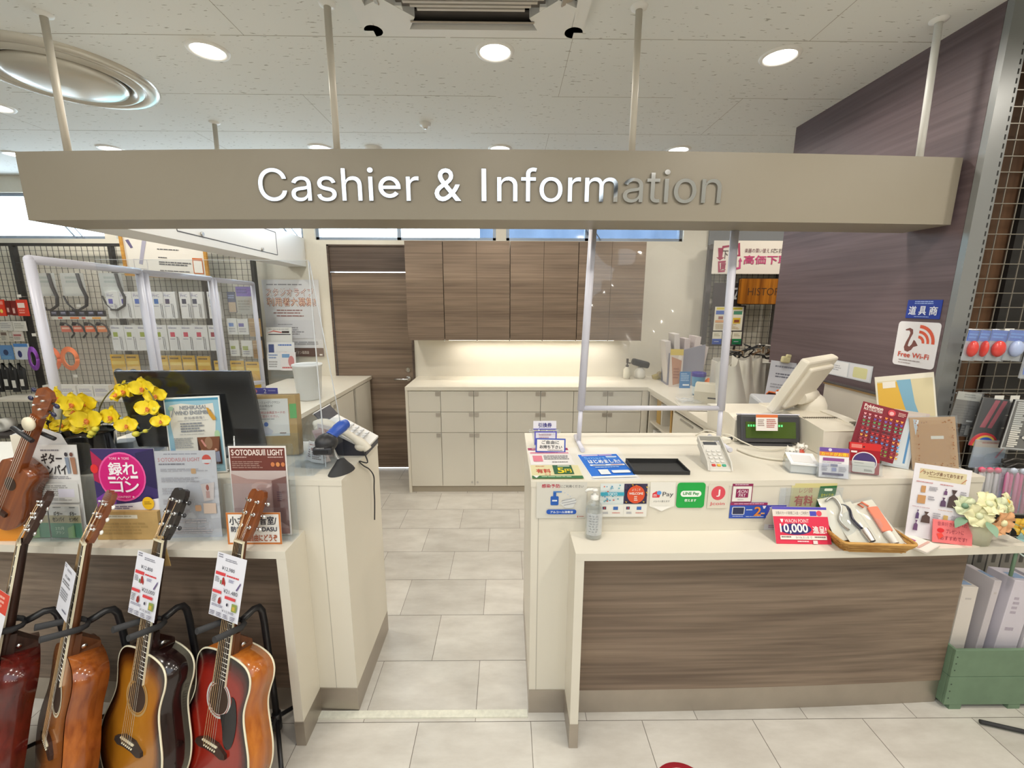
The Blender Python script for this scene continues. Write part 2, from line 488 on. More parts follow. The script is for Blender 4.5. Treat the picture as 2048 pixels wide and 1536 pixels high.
for p0, p1 in (((SKX0 - .05, SKY1), (SKX1 + .05, SKY1 + .05)), ((SKX0 - .05, SKY0 - .05), (SKX1 + .05, SKY0)), ((SKX0 - .05, SKY0), (SKX0, SKY1)), ((SKX1, SKY0), (SKX1 + .05, SKY1))):
    mb.bx((p0[0], p0[1], CEIL - 0.02), (p1[0], p1[1], CEIL + 0.16), WHITE)
sk = struct('window_5', mb)
mb = MB(); mb.bx((SKX0, SKY0, CEIL + .10), (SKX1, SKY1, CEIL + .105), clear('added_skylight_glass', (.47, .47, .47), .03)); mb.build('pane', sk)  # grey tint trims how much sky the added opening lets in

# back wall with its strip of high windows and the door opening
mb = MB(); YB, YT = 4.10, 4.24
WINS = [(-6.6, -3.67), (-3.57, -1.87), (-1.765, -0.105), (-0.01, 1.63)]
ZW0, ZW1 = 2.225, 2.62
mb.bx((-7, YB, ZW1), (5, YT, CEIL), PLASTER)
e = [-7] + [v for q in WINS for v in q] + [5]
for a, b in zip(e[0::2], e[1::2]): mb.bx((a, YB, ZW0), (b, YT, ZW1), PLASTER)
DX0, DX1, DZ = -1.665, -0.895, 2.185
mb.bx((-7, YB, 0), (DX0, YT, ZW0), PLASTER); mb.bx((DX1, YB, 0), (5, YT, ZW0), PLASTER); mb.bx((DX0, YB, DZ), (DX1, YT, ZW0), PLASTER)
struct('wall_back', mb)
for k, (a, b) in enumerate(WINS):
    mb = MB(); f = 0.028
    mb.bx((a, YB + .03, ZW0), (b, YB + .09, ZW0 + f), ALU); mb.bx((a, YB + .03, ZW1 - f), (b, YB + .09, ZW1), ALU)
    mb.bx((a, YB + .03, ZW0), (a + f, YB + .09, ZW1), ALU); mb.bx((b - f, YB + .03, ZW0), (b, YB + .09, ZW1), ALU)
    for q in ({0: (-4.9,), 1: (-2.72,), 2: (-1.0,), 3: (0.74,)}[k]): mb.bx((q - .018, YB + .03, ZW0), (q + .018, YB + .09, ZW1), ALU)
    o = struct('window_%d' % (k + 1), mb)
    g = MB(); g.bx((a + f, YB + .058, ZW0 + f), (b - f, YB + .062, ZW1 - f), GLASSW); g.build('pane', o)
    if k in (0, 1, 3):
        xs = {0: -3.95, 1: -1.98, 3: 0.80}[k]; s = MB()
        s.tube([(xs, YB + .02, ZW0 + .01), (xs - .22, YB + .02, ZW0 + .30)], .008, ALU, 6)
        s.tube([(xs + .07, YB + .02, ZW0 + .01), (xs - .12, YB + .02, ZW0 + .26)], .005, ALU, 6)
        s.build('stay_arm', o)
# what stands outside the windows
mb = MB(); TARP = M('grey_blue_sheeting', (0.055, 0.085, 0.14), 0.7, noise=0.35, nscale=3)
mb.sheetgrid(lambda u, v: (-0.35 + 4.2 * u, 5.6 + 0.05 * sin(u * 60) + 0.03 * sin(u * 23 + v * 4), 4.6 * v), 120, 4, TARP)
struct('backdrop_1', mb)
mb = MB(); OUTW = M('pale_render', (0.80, 0.82, 0.82), 0.8)
mb.bx((-13, 12, 0), (-8.8, 14, 5.2), OUTW); mb.bx((-8.8, 11.5, 0), (-6.4, 14, 4.6), M('cyan_hoarding', (0.35, 0.72, 0.75), 0.7)); mb.bx((-6.2, 12, 0), (-1.0, 14, 4.8), OUTW)
mb.bx((-5.2, 11.95, 4.0), (-4.2, 12, 4.1), ALU)
struct('backdrop_2', mb)

# door with transom panel, lever and lock
mb = MB()
mb.bx((DX0, YB - .006, 0), (DX0 + .018, YB + .1, DZ), LAMV); mb.bx((DX1 - .018, YB - .006, 0), (DX1, YB + .1, DZ), LAMV)
mb.bx((DX0 + .018, YB + .01, 1.945), (DX1 - .018, YB + .05, DZ), LAMV); mb.bx((DX0, YB - .006, DZ - .012), (DX1, YB + .1, DZ), LAMV)
d = struct('door_1', mb)
mb = MB(); mb.bx((DX0 + .022, YB + .006, 0.012), (DX1 - .022, YB + .046, 1.935), LAM); leaf = mb.build('door_leaf', d)
mb = MB(); q = atY(817, 757, YB)
mb.cyl((q.x, YB - .004, q.z), (q.x, YB + .01, q.z), .026, CHROME, 20); mb.tube([(q.x, YB, q.z), (q.x, YB - .05, q.z), (q.x - .015, YB - .055, q.z), (q.x - .125, YB - .055, q.z)], .009, CHROME, 10)
mb.build('lever_handle', d)
mb = MB(); mb.cyl((q.x, YB - .006, q.z + .085), (q.x, YB + .01, q.z + .085), .022, CHROME, 20); mb.bx((q.x - .003, YB - .012, q.z + .072), (q.x + .003, YB - .004, q.z + .098), SATIN); mb.build('door_lock', d)

# side and rear walls of the shop, the dark wall beside the register
WX = 1.83
mb = MB(); mb.bx((-7.1, -6, 0), (-7, 4.24, CEIL), PLASTER); struct('wall_left', mb)
mb = MB(); mb.bx((-7, -6.1, 0), (5, -6, CEIL), PLASTER); struct('wall_front', mb)
mb = MB(); mb.bx((WX, 1.772, 0), (WX + .10, 2.93, CEIL), PANELW); struct('wall_right', mb)
mb = MB(); mb.bx((5, -6, 0), (5.1, 4.24, CEIL), PLASTER); struct('wall_far_right', mb)
mb = MB(); BRW = wood('brown_display_board', '4a3526', '6b4d36', 'z', fine=30, long=1.2)
mb.bx((1.94, 2.02, 0.0), (2.62, 2.05, CEIL), BRW); struct('panel_wall', mb)
mb = MB(); mb.bx((2.30, 1.99, 0.0), (3.4, 2.015, CEIL), M('black_display_board', (0.015, 0.014, 0.013), 0.7)); struct('panel_wall_dark', mb)
mb = MB(); mb.bx((1.86, YB - .02, 2.19), (3.6, YB, CEIL), M('grey_wall_band', (0.25, 0.26, 0.27), 0.8)); struct('trim_2', mb)

# ------------------------------------------------------------------ ceiling fittings
GLOW = M('downlight_diffuser', (0.9, 0.9, 0.88), 0.5, emit=(1.0, 0.94, 0.84), es=7.0)
WTRIM = M('white_painted_metal', (0.80, 0.80, 0.77), 0.4)
WHERE = ['front row at left behind the sign', 'front row under the air conditioner', 'front row at right near the dark wall',
         'back row behind the C of the sign', 'back row above the sign ampersand', 'back row at the right above the lettering end',
         'back row second from the far left', 'cut off by the left edge of the photo', 'farthest left one above the sign corner']
proto = None
for k, (x, y) in enumerate(DOWN):
    lab = 'round glowing recessed ceiling downlight, ' + WHERE[k]
    if proto is None:
        proto = thing('ceiling_downlight', lab, 'downlight', (x, y, CEIL), group='recessed downlights in the ceiling')
        mb = MB(); mb.lathe([(.066, -.004), (.070, -.009), (.082, -.007), (.086, 0)], WTRIM, 40); mb.build('trim_ring', proto)
        mb = MB(); mb.lathe([(1e-4, -.003), (.067, -.004)], GLOW, 32); mb.build('diffuser', proto)
    else: dup(proto, (x, y, CEIL), lab)

# ceiling cassette air conditioner
ac = thing('air_conditioner', 'white square ceiling cassette air conditioner with slatted grille cut by the top edge', 'air conditioner', (-0.133, 1.52, CEIL))
ACW = M('air_conditioner_white', (0.74, 0.75, 0.73), 0.45); SLATD = M('grille_dark', (0.10, 0.09, 0.08), 0.6)
H = 0.435; mb = MB()
# rim with louvre openings on four sides: a frame of four corner plates, edges and the centre frame
def plate(x0, y0, x1, y1, m, z0=-.045, z1=-.012): mb.bx((x0, y0, z0), (x1, y1, z1), m)
mb.prism(rrect(-H, -H, H, H, .045), -.0, .001, ACW, Matrix.Rotation(pi / 2, 4, 'X'))
for s in (1, -1):
    plate(-H + .04, s * (H - .052) - .010 * 0, H - .04, s * H - s * .004, ACW, -.042, -.002)
    plate(s * (H - .052), -H + .04, s * H - s * .004, H - .04, ACW, -.042, -.002)
    for q in (1, -1):
        mb.prism([(s * .25, q * (H - .052)), (s * (H - .05), q * (H - .052)), (s * (H - .052), q * .25), (s * .315, q * .21), (s * .215, q * .31)], .002, .042, ACW, Matrix.Rotation(-pi / 2, 4, 'X') @ Matrix.Scale(-1, 4, (0, 0, 1)))
        mb.bx((s * .25, q * .25, -.0405), (s * (H - .035), q * (H - .035), -.002), ACW)
        mb.cyl((s * (H - .04), q * (H - .04), -.042), (s * (H - .04), q * (H - .04), -.002), .036, ACW, 20)
mb.build('panel', ac)
mb = MB()
for s in (1, -1):
    mb.bx((-.255, s * .315, -.020), (.255, s * .385, -.012), SLATD); mb.bx((s * .315, -.255, -.020), (s * .385, .255, -.012), SLATD)
mb.build('air_outlet', ac)
LOUV = M('louvre_taupe', (0.42, 0.37, 0.30), 0.5)
for s in (1, -1):
    mb = MB(); T = Matrix.Translation((0, s * .352, -.034)) @ Matrix.Rotation(s * radians(28), 4, 'X'); mb.box((0, 0, 0), (.47, .058, .005), LOUV, T); mb.build('louvre', ac)
    mb = MB(); T = Matrix.Translation((s * .352, 0, -.034)) @ Matrix.Rotation(-s * radians(28), 4, 'Y'); mb.box((0, 0, 0), (.058, .47, .005), LOUV, T); mb.build('louvre', ac)
mb = MB(); GRL = M('grille_plastic', (0.52, 0.49, 0.43), 0.5)
mb.bx((-.27, -.27, -.030), (.27, .27, -.022), SLATD)
for k in range(27):
    y = -.26 + .02 * k; hw = .262 - max(0, abs(y) - .20) * 1.1
    mb.box((0, y, -.040), (2 * hw, .011, .014), GRL)
mb.build('intake_grille', ac)

# round ceiling air diffuser
rd = thing('air_diffuser', 'large round grey metal ceiling air diffuser cut by the left edge', 'air diffuser', (-2.17, 2.36, CEIL))
DIFM = M('diffuser_grey_enamel', (0.56, 0.53, 0.46), 0.25, metal=0.35)
mb = MB(); mb.lathe([(.365, 0), (.36, -.012), (.335, -.022), (.30, -.016), (.275, .004)], DIFM, 64); mb.build('outer_ring', rd)
mb = MB(); mb.lathe([(.31, -.004), (.275, -.030), (.262, -.026), (.245, -.002)], DIFM, 64); mb.build('middle_ring', rd)
mb = MB(); mb.lathe([(1e-4, -.055), (.12, -.052), (.20, -.042), (.232, -.028), (.238, -.016), (.225, -.006)], DIFM, 64); mb.build('centre_plate', rd)
mb = MB(); mb.lathe([(.30, -.003), (1e-4, -.0035)], SLATD, 48); mb.build('duct_opening', rd)

sd = MB(); sd.lathe([(1e-4, -.030), (.016, -.030), (.020, -.016), (.034, -.014), (.036, 0)], WTRIM, 24); sd.lathe([(1e-4, -.034), (.010, -.034), (.012, -.029)], SATIN, 12)
tag(sd.build('fire_sensor', loc=(-0.512, 2.905, CEIL)), 'small round white fire sensor on the ceiling near its middle', 'fire sensor')
sp = MB(); sp.lathe([(1e-4, -.02), (.045, -.02), (.062, -.012), (.066, 0)], WTRIM, 28); sp.lathe([(.03, -.024), (.036, -.019)], SATIN, 20)
tag(sp.build('smoke_detector', loc=(-0.968, 3.35, CEIL)), 'white smoke detector peeking over the sign between two downlights', 'smoke detector')

# ------------------------------------------------------------------ hanging sign
SGN = M('sign_warm_grey_paint', (0.27, 0.24, 0.185), 0.45)
SZ0, SZ1 = 1.985, 2.238
def sy(x, c=1.75, k=0.0175): return c + k * x * x
sign = thing('hanging_sign', 'long beige hanging sign box reading Cashier & Information on white rods', 'sign', (0, 1.85, SZ0))
T = Matrix.Translation((0, -1.85, -SZ0)); mb = MB()
N = 40; xs = [-1.915 + 3.725 * i / N for i in range(N + 1)]
vs = []
for x in xs:
    y = sy(x); vs += [(x, y, SZ0), (x, y, SZ1), (x, y + .215, SZ1), (x, y + .215, SZ0)]
fs = []
for i in range(N):
    a = 4 * i
    for k in range(4): fs.append((a + k, a + 4 + k, a + 4 + (k + 1) % 4, a + (k + 1) % 4))
fs += [(0, 1, 2, 3), (4 * N + 3, 4 * N + 2, 4 * N + 1, 4 * N)]
mb.add(vs, [f[::-1] for f in fs], SGN, T); mb.build('box', sign)
# left return running back to the wall, and its inspection panel
mb = MB(); RET = M('sign_return_white', (0.72, 0.72, 0.70), 0.4)
mb.prism([(-1.915, 2.02), (-1.70, 2.02), (-1.86, 4.09), (-2.04, 4.09)], 0, SZ1 - SZ0, RET, Matrix(((1, 0, 0, 0), (0, 0, 1, -1.85), (0, 1, 0, 0), (0, 0, 0, 1)))); ret = mb.build('side_fascia', sign)
mb = MB()
def onret(t, z, off=.0): return Vector((-1.70 - .16 * t + off, 2.02 + 2.07 * t - 1.85, z))
DRK = M('seam_shadow_line', (0.12, 0.13, 0.15), 0.8)
def seam(a, b, w_=.003):
    mb.tube([a, b], w_, DRK, 4)
t0, t1, z0, z1 = .16, .72, .045, .215
for a, b in ((onret(t0, z0), onret(t1, z0)), (onret(t0, z1), onret(t1, z1)), (onret(t0, z0), onret(t0, z1)), (onret(t1, z0), onret(t1, z1))): seam(a, b)
for t in (.26, .60): mb.cyl(onret(t, .06, -.002), onret(t, .06, .010), .011, SATIN, 14)
mb.build('inspection_panel', ret)
# mirror letters, following the gentle curve of the face
MIR = M('mirror_steel_letters', (0.86, 0.88, 0.92), 0.06, metal=1.0)
x0, x1 = atY(515, 370, 1.752).x, atY(1443, 370, 1.757).x
zb, zt = atY(700, 402.5, 1.75).z, atY(960, 336, 1.75).z
def sign_glyphs():
    """the sign's line in a plain grotesque: three letters whose outlines cross themselves are drawn afresh"""
    vs, fs, b = glyph('Cashier & Information', SANS)
    if SANS is None: return vs, fs, b
    edge = lambda t_: glyph(t_, SANS)[2][2]
    sw = (glyph('i', SANS)[2][2] - glyph('i', SANS)[2][0]) * .80; top = glyph('h', SANS)[2][3]; vs = list(vs)
    rng = [(edge('Cashi') + .004, edge('Cashie') + .001, 'e'), (edge('Cashier') + .02, edge('Cashier &') + .001, '&'), (edge('Cashier &') + .02, edge('Cashier & I') + .001, 'I')]
    keep = list(fs)
    for x0, x1, ch in rng:
        hit = [f for f in keep if x0 < sum(vs[i][0] for i in f) / len(f) < x1]
        keep = [f for f in keep if f not in set(hit)]
        px_ = [vs[i] for f in hit for i in f]; ax, bx_ = min(p[0] for p in px_), max(p[0] for p in px_); ay, by = min(p[1] for p in px_), max(p[1] for p in px_)
        k = len(vs)
        if ch == 'I':
            m_ = (ax + bx_) / 2; vs += [(m_ - sw / 2, 0), (m_ + sw / 2, 0), (m_ + sw / 2, top), (m_ - sw / 2, top)]; keep.append((k, k + 1, k + 2, k + 3))
        elif ch == '&':
            g, gf, gb = glyph('&'); vs += [(ax + (p[0] - gb[0]) / (gb[2] - gb[0]) * (bx_ - ax), ay + (p[1] - gb[1]) / (gb[3] - gb[1]) * (by - ay)) for p in g]; keep += [tuple(i + k for i in f) for f in gf]
        else:
            cx, cy, rx, ry = (ax + bx_) / 2, (ay + by) / 2, (bx_ - ax) / 2, (by - ay) / 2; t_ = sw * .95; n = 44
            an = [radians(0) + radians(322) * i / n for i in range(n + 1)]
            vs += [(cx + rx * cos(a), cy + ry * sin(a)) for a in an] + [(cx + (rx - t_) * cos(a), cy + (ry - t_ * .92) * sin(a)) for a in an]
            keep += [(k + i, k + i + 1, k + n + 2 + i, k + n + 1 + i) for i in range(n)]
            q = len(vs); hx = rx - t_; vs += [(cx - hx * .985, cy - t_ * .45), (cx + hx, cy - t_ * .45), (cx + hx, cy + t_ * .35), (cx - hx * .985, cy + t_ * .35), (cx + rx, cy - t_ * .45), (cx + rx, cy), (cx + hx, cy)]
            keep += [(q, q + 1, q + 2, q + 3), (q + 1, q + 4, q + 5, q + 6)]
    return vs, keep, b
_glyph[('SIGN', False)] = sign_glyphs()
mb = MB(); mb.text('SIGN', x0, zb - SZ0, x1, zt - SZ0, 0, MIR, None, .006)
for i, v in enumerate(mb.v): mb.v[i] = (v[0], sy(v[0]) - .008 + v[1] - 1.85, v[2])
mb.build('lettering', sign)
ROD = M('rod_cream_paint', (0.62, 0.58, 0.50), 0.4)
for (x, y, x2) in ((-1.795, 1.905, -1.795), (-0.672, 1.83, -0.672), (0.495, 1.83, 0.495), (1.69, 1.885, 1.705), (-1.82, 2.92, -1.83)):
    mb = MB(); mb.cyl((x2, y - 1.85, SZ1 - SZ0 - .01), (x, y - 1.85, CEIL - SZ0), .013, ROD if x < 1 else WTRIM, 14); mb.lathe([(.013, -.012), (.03, -.006), (.032, 0)], WTRIM, 20, Matrix.Translation((x, y - 1.85, CEIL - SZ0)))
    mb.build('hanging_rod', sign)

# ================================================================== COUNTERS AND CABINETS
PLAN = Matrix(((1, 0, 0, 0), (0, 0, 1, 0), (0, 1, 0, 0), (0, 0, 0, 1)))   # prism polygon lies in plan, push runs up
def front(x, c=1.472): return c + 0.0155 * (x - 0.3) ** 2
def arcpoly(xa, xb, yfront, yback, n=20):
    p = [(xa + (xb - xa) * i / n, yfront(xa + (xb - xa) * i / n)) for i in range(n + 1)]
    return p + ([(xb, yback), (xa, yback)] if not callable(yback) else [(x, yback(x)) for x, _ in p[::-1]])
HT, HS, KICK = 1.02, 0.818, 0.11
CARC = M('carcass_dark_gap', (0.10, 0.09, 0.08), 0.8)

def counter(name, label, xa, xb, yback, legs, shelf, wood_span, endx):
    t = thing(name, label, 'counter', ((xa + xb) / 2, 1.6, 0))
    T = Matrix.Translation((-(xa + xb) / 2, -1.6, 0))
    mb = MB(); mb.prism(arcpoly(xa, xb, front, yback), KICK, HT - .022, WHITE, T @ PLAN); body = mb.build('body', t)
    mb = MB()
    for x in endx: mb.prism([(x - .0012, front(x) - .0008), (x + .0012, front(x) - .0008), (x + .0012, front(x) + .004), (x - .0012, front(x) + .004)], KICK, HT - .022, M('panel_seam', (0.45, 0.42, 0.36), 0.7), T @ PLAN)
    mb.build('panel_seam', body)
    mb = MB(); mb.prism(arcpoly(xa - (.003 if xa < 0.05 else .002), xb + .002, lambda x: front(x) - .002, yback + .002), HT - .022, HT, WHITE, T @ PLAN); mb.build('top', t)
    mb = MB(); mb.prism(arcpoly(xa - .001, xb + .001, lambda x: front(x) - .003, yback), 0, KICK, STEEL, T @ PLAN); mb.build('kick_plate', t)
    a, b = wood_span
    mb = MB(); mb.prism(arcpoly(a, b, lambda x: front(x) - .007, lambda x: front(x) - .0005), KICK + .002, HS - .03, LAM, T @ PLAN); mb.build('front_panel', t)
    a, b = shelf
    mb = MB(); mb.prism(arcpoly(a, b, lambda x: front(x, 1.326), lambda x: front(x) - .001), HS - .028, HS, WHITE, T @ PLAN); mb.build('lower_shelf', t)
    for (a, b) in legs:
        m_ = (a + b) / 2; mb = MB(); mb.bx((a, front(m_, 1.327), KICK - .002), (b, front(m_) - .001, HS - .028), WHITE, T); l = mb.build('leg_panel', t)
        mb = MB(); mb.bx((a - .0012, front(m_, 1.3255), 0), (b + .0012, front(m_) - .0015, KICK - .002), STEEL, T); mb.build('leg_kick_plate', l)
    return t
counter('reception_counter', 'white register counter right of the aisle with taupe wood front and lower shelf', 0.090, 1.825, 2.06, [(0.237, 0.268)], (0.237, 1.88), (0.268, 1.823), [0.118, 1.60])
counter('reception_counter', 'white counter left of the aisle behind the row of guitars', -2.65, -0.615, 1.93, [(-0.803, -0.769)], (-2.65, -0.769), (-2.65, -0.803), [-0.70])

# --- back run: base cabinets, one worktop, wall cabinets
HB, YF = 0.96, 3.54
worktop = MB()
worktop.bx((-0.868, YF, HB - .03), (2.2, YB, HB), WHITE); worktop.bx((1.20, 2.075, HB - .03), (1.828, YF, HB), WHITE); worktop.bx((1.828, 2.94, HB - .03), (2.2, YF, HB), WHITE)
tag(worktop.build('worktop'), 'white worktop running along the back cabinets and forward to the register', 'worktop')
LATCH = M('latch_plate_metal', (0.50, 0.46, 0.41), 0.35, metal=0.6); DOORW = M('cabinet_door_white', (0.68, 0.645, 0.56), 0.4, noise=0.02, nscale=5)
RZ = [(0.742, 0.922), (0.558, 0.738), (0.062, 0.554)]
def base_cabinet(xs, label):
    a, b = xs[0], xs[-1]; cx = (a + b) / 2
    t = thing('base_cabinet', label, 'cabinet', (cx, YF + .25, 0), group='white base cabinets along the back')
    T = Matrix.Translation((-cx, -YF - .25, 0)); mb = MB()
    mb.bx((a, YF + .03, .05), (b, YB - .002, HB - .031), WHITE, T); mb.bx((a + .002, YF + .026, .06), (b - .002, YF + .031, HB - .036), CARC, T)
    mb.bx((a, YF + .012, HB - .036), (b, YF + .06, HB - .031), WHITE, T); mb.build('carcass', t)
    mb = MB(); mb.bx((a, YF + .028, 0), (b, YF + .1, .05), M('plinth_taupe', (0.42, 0.37, 0.29), 0.5), T); mb.build('plinth', t)
    nd = len(xs) - 1
    for i in range(nd):
        for r, (z0, z1) in enumerate(RZ):
            mb = MB(); x0, x1 = xs[i] + .002, xs[i + 1] - .002; mb.bx((x0, YF + .006, z0), (x1, YF + .025, z1), DOORW, T); dr = mb.build('door', t)
            mb = MB(); right = (nd == 1) or (i == 0); px = x1 - .022 if right else x0 + .022
            mb.box((px, YF + .003, z1 - .022), (.036, .006, .032), LATCH, T); mb.build('latch', dr)
            if r == 2 and nd == 2 and a < -.4:
                mb = MB(); mb.cyl((px, YF + .002, z0 + .035), (px, YF + .008, z0 + .035), .009, SATIN, 12, T=T); mb.build('door_lock', dr)
base_cabinet([-.845, -.570], 'narrow white base cabinet at the left end of the back run, beside the door')
base_cabinet([-.570, -.286, 0.0], 'two-door-wide white base cabinet second from the wood door, with two round locks low down')
base_cabinet([0.0, .286, .570], 'white base cabinet of the back run seen behind the ticket box')
base_cabinet([.570, .862, 1.155], 'white base cabinet at the right end of the back run, seen through the clear screen')
mb = MB(); mb.bx((-.868, YF + .004, 0), (-.845, YB - .002, HB - .031), WHITE); tag(mb.build('end_panel'), 'white end panel closing the back cabinets beside the wood door', 'end panel')
mb = MB(); mb.bx((1.157, YF + .006, 0), (1.213, YB - .002, HB - .031), WHITE); tag(mb.build('filler_panel'), 'narrow white filler panel in the corner between base cabinets and open shelves', 'panel')
CY = 3.75; ZC0, ZC1 = 1.338, 2.174
def wall_cabinet(xs, label):
    a, b = xs[0], xs[-1]; cx = (a + b) / 2
    t = thing('wall_cabinet', label, 'cabinet', (cx, CY, ZC0), group='taupe wood wall cabinets')
    T = Matrix.Translation((-cx, -CY, -ZC0)); mb = MB()
    mb.bx((a + .002, CY + .021, ZC0 + .012), (b - .002, YB - .002, ZC1), LAMV, T); mb.bx((a + .003, CY + .019, ZC0 + .014), (b - .003, CY + .022, ZC1 - .003), CARC, T); mb.build('carcass', t)
    for i in range(len(xs) - 1):
        mb = MB(); g0 = .003 if i == 0 else .0012; g1 = .003 if i == len(xs) - 2 else .0012
        mb.bx((xs[i] + g0, CY, ZC0), (xs[i + 1] - g1, CY + .019, ZC1), LAM, T); dr = mb.build('door', t)
        mb = MB(); mb.cyl((xs[i + 1] - .004, CY + .006, ZC0 - .012), (xs[i + 1] - .004, CY + .006, ZC0 + .004), .004, CHROME, 8, T=T); mb.build('door_stop', dr)
    mb = MB(); mb.bx((a, CY + .06, ZC0 - .002), (b, YB - .002, ZC0 + .012), M('cabinet_underside', (0.6, 0.57, 0.5), 0.6), T); mb.build('bottom_board', t)
wall_cabinet([-.872, -.548], 'single-door taupe wood wall cabinet beside the door, leftmost of the wall cabinets')
wall_cabinet([-.548, -.262, .024], 'pair of tall taupe wood cabinet doors above the first bright stretch of splashback')
wall_cabinet([.024, .312, .608], 'pair of tall taupe wood cabinet doors just left of the clear screen post')
wall_cabinet([.608, .892, 1.185], 'taupe wood wall cabinet doors seen through the clear screen, rightmost of the row')
mb = MB(); mb.bx((-.868, YB - .022, HB), (1.19, YB - .002, ZC0 - .003), M('white_splashback', (0.74, 0.70, 0.61), 0.45, noise=0.04, nscale=8)); tag(mb.build('splashback'), 'white splashback panel lit from above, between worktop and wall cabinets', 'splashback')
mb = MB(); mb.bx((-.55, 3.93, ZC0 - .016), (1.0, 3.965, ZC0 - .003), WTRIM); mb.bx((-.54, 3.935, ZC0 - .018), (.99, 3.96, ZC0 - .0155), M('strip_light_diffuser', (0.9, 0.9, 0.85), 0.5, emit=(1, .92, .76), es=3.0)); tag(mb.build('strip_light'), 'slim strip light under the taupe wall cabinets', 'light')
for x in (-.25, .25, .75):
    l = lamp(x, 3.947, ZC0 - .02, 1.0, .05, 160); l.data.shape = 'RECTANGLE'; l.data.size = .5; l.data.size_y = .03

# --- right run: open shelves facing the aisle under the worktop
t = thing('shelf_cabinet', 'white open shelf unit with binders under the worktop, facing the aisle', 'cabinet', (1.45, 2.9, 0)); T = Matrix.Translation((-1.45, -2.9, 0))
mb = MB()
for y in (3.50, 2.98, 2.50, 2.10): mb.bx((1.215, y, 0.05), (1.78, y + .02, HB - .031), WHITE, T)
mb.bx((1.76, 2.10, 0.05), (1.78, 3.52, HB - .031), WHITE, T); mb.bx((1.215, 2.10, 0.05), (1.78, 3.52, .07), WHITE, T); mb.bx((1.212, 2.10, HB - .055), (1.24, 3.52, HB - .031), WHITE, T); mb.build('carcass', t)
for y0, y1, z in ((3.0, 3.5, .66), (3.0, 3.5, .36), (2.52, 2.98, .62), (2.12, 2.5, .66)):
    mb = MB(); mb.bx((1.225, y0, z), (1.76, y1, z + .018), WHITE, T); mb.build('shelf', t)
mb = MB(); mb.bx((1.212, 2.53, .70), (1.235, 2.975, .885), DOORW, T); mb.box((1.209, 2.75, .87), (.008, .2, .012), SATIN, T); mb.build('drawer', t)
mb = MB(); mb.bx((1.23, 2.10, 0), (1.78, 3.5, .05), M('plinth_taupe', '000000'), T); mb.build('plinth', t)
for k, (y, h, c, lab) in enumerate(((3.40, .20, 'c2a05c', 'tan paper folder standing in the upper shelf nearest the back cabinets'), (3.34, .18, 'd9d4c6', 'white folder leaning beside the tan one in the open shelf'), (3.14, .19, 'b8955a', 'brown envelope standing at the middle of the open upper shelf'), (3.07, .17, 'dedad0', 'white document folder next to the brown envelope in the shelf'))):
    mb = MB(); mb.box((0, 0, h / 2), (.24, .03 if k != 0 else .10, h), P(c)); tag(mb.build('document_folder', mat4=Matrix.Translation((1.38, y, .679)) @ Matrix.Rotation(radians(-4), 4, 'X')), lab, 'folder')
for k in range(7):
    mb = MB(); mb.box((0, 0, .11), (.22, .05, .22), P('e9e7e2')); o = mb.build('binder', loc=(1.36, 3.46 - .064 * k, .379)); tag(o, 'white dark-marked binder on the lower open shelf, number %s from the corner' % ('one', 'two', 'three', 'four', 'five', 'six', 'seven')[k], 'binder', 'binders on the lower open shelf')
    mb = MB(); mb.bx((-.1108, -.014, .05), (-.110, .014, .17), P('4a4a50')); mb.build('spine_label', o)
# --- left run beside the screens
t = thing('side_cabinet', 'white side worktop and cabinet running back to the poster wall on the left', 'cabinet', (-1.66, 3.0, 0)); T = Matrix.Translation((1.66, -3.0, 0))
mb = MB(); mb.bx((-2.06, 1.94, HB - .03), (-1.32, YB - .004, HB), WHITE, T); mb.build('worktop', t)
mb = MB(); mb.bx((-2.04, 1.94, .06), (-2.02, YB - .004, HB - .031), WHITE, T)
for y in (1.96, 2.55, 3.12, 3.62, 4.07): mb.bx((-2.02, y, .06), (-1.34, y + .02, HB - .031), WHITE, T)
mb.bx((-2.02, 1.96, .06), (-1.34, 4.07, .08), WHITE, T); mb.build('carcass', t)
mb = MB(); mb.bx((-1.345, 3.14, .10), (-1.328, 3.60, HB - .04), DOORW, T); dd = mb.build('door', t)
mb = MB(); mb.box((-1.325, 3.19, HB - .085), (.006, .04, .03), LATCH, T); mb.build('latch', dd)
mb = MB(); mb.bx((-1.345, 3.66, .10), (-1.328, 4.06, HB - .04), DOORW, T); mb.build('door', t)
mb = MB(); mb.bx((-2.0, 1.98, .5), (-1.36, 3.12, .518), WHITE, T); mb.build('shelf', t)

# ================================================================== GUITARS AND THEIR STANDS
def spline(pts, n):
    out = []
    for i in range(len(pts) - 1):
        p0 = pts[max(i - 1, 0)]; p1 = pts[i]; p2 = pts[i + 1]; p3 = pts[min(i + 2, len(pts) - 1)]
        for k in range(n):
            t = k / n
            out.append(tuple(0.5 * (2 * b + (c - a) * t + (2 * a - 5 * b + 4 * c - d) * t * t + (3 * b - a - 3 * c + d) * t ** 3) for a, b, c, d in zip(p0, p1, p2, p3)))
    return out + [pts[-1]]
def body_outline(w=.35, L=.47):
    k = w / .385; c = L / .485
    half = [(0, 0), (.06 * k, .004), (.118 * k, .026 * c), (.170 * k, .075 * c), (.1925 * k, .14 * c), (.186 * k, .20 * c), (.160 * k, .258 * c), (.141 * k, .300 * c), (.134 * k, .335 * c),
            (.139 * k, .372 * c), (.147 * k, .410 * c), (.142 * k, .446 * c), (.115 * k, .472 * c), (.06 * k, .484 * c), (0, .485 * c)]
    r = spline(half, 4); r = [(max(0, x), z) for x, z in r]
    return r + [(-x, z) for x, z in r[-2:0:-1]]
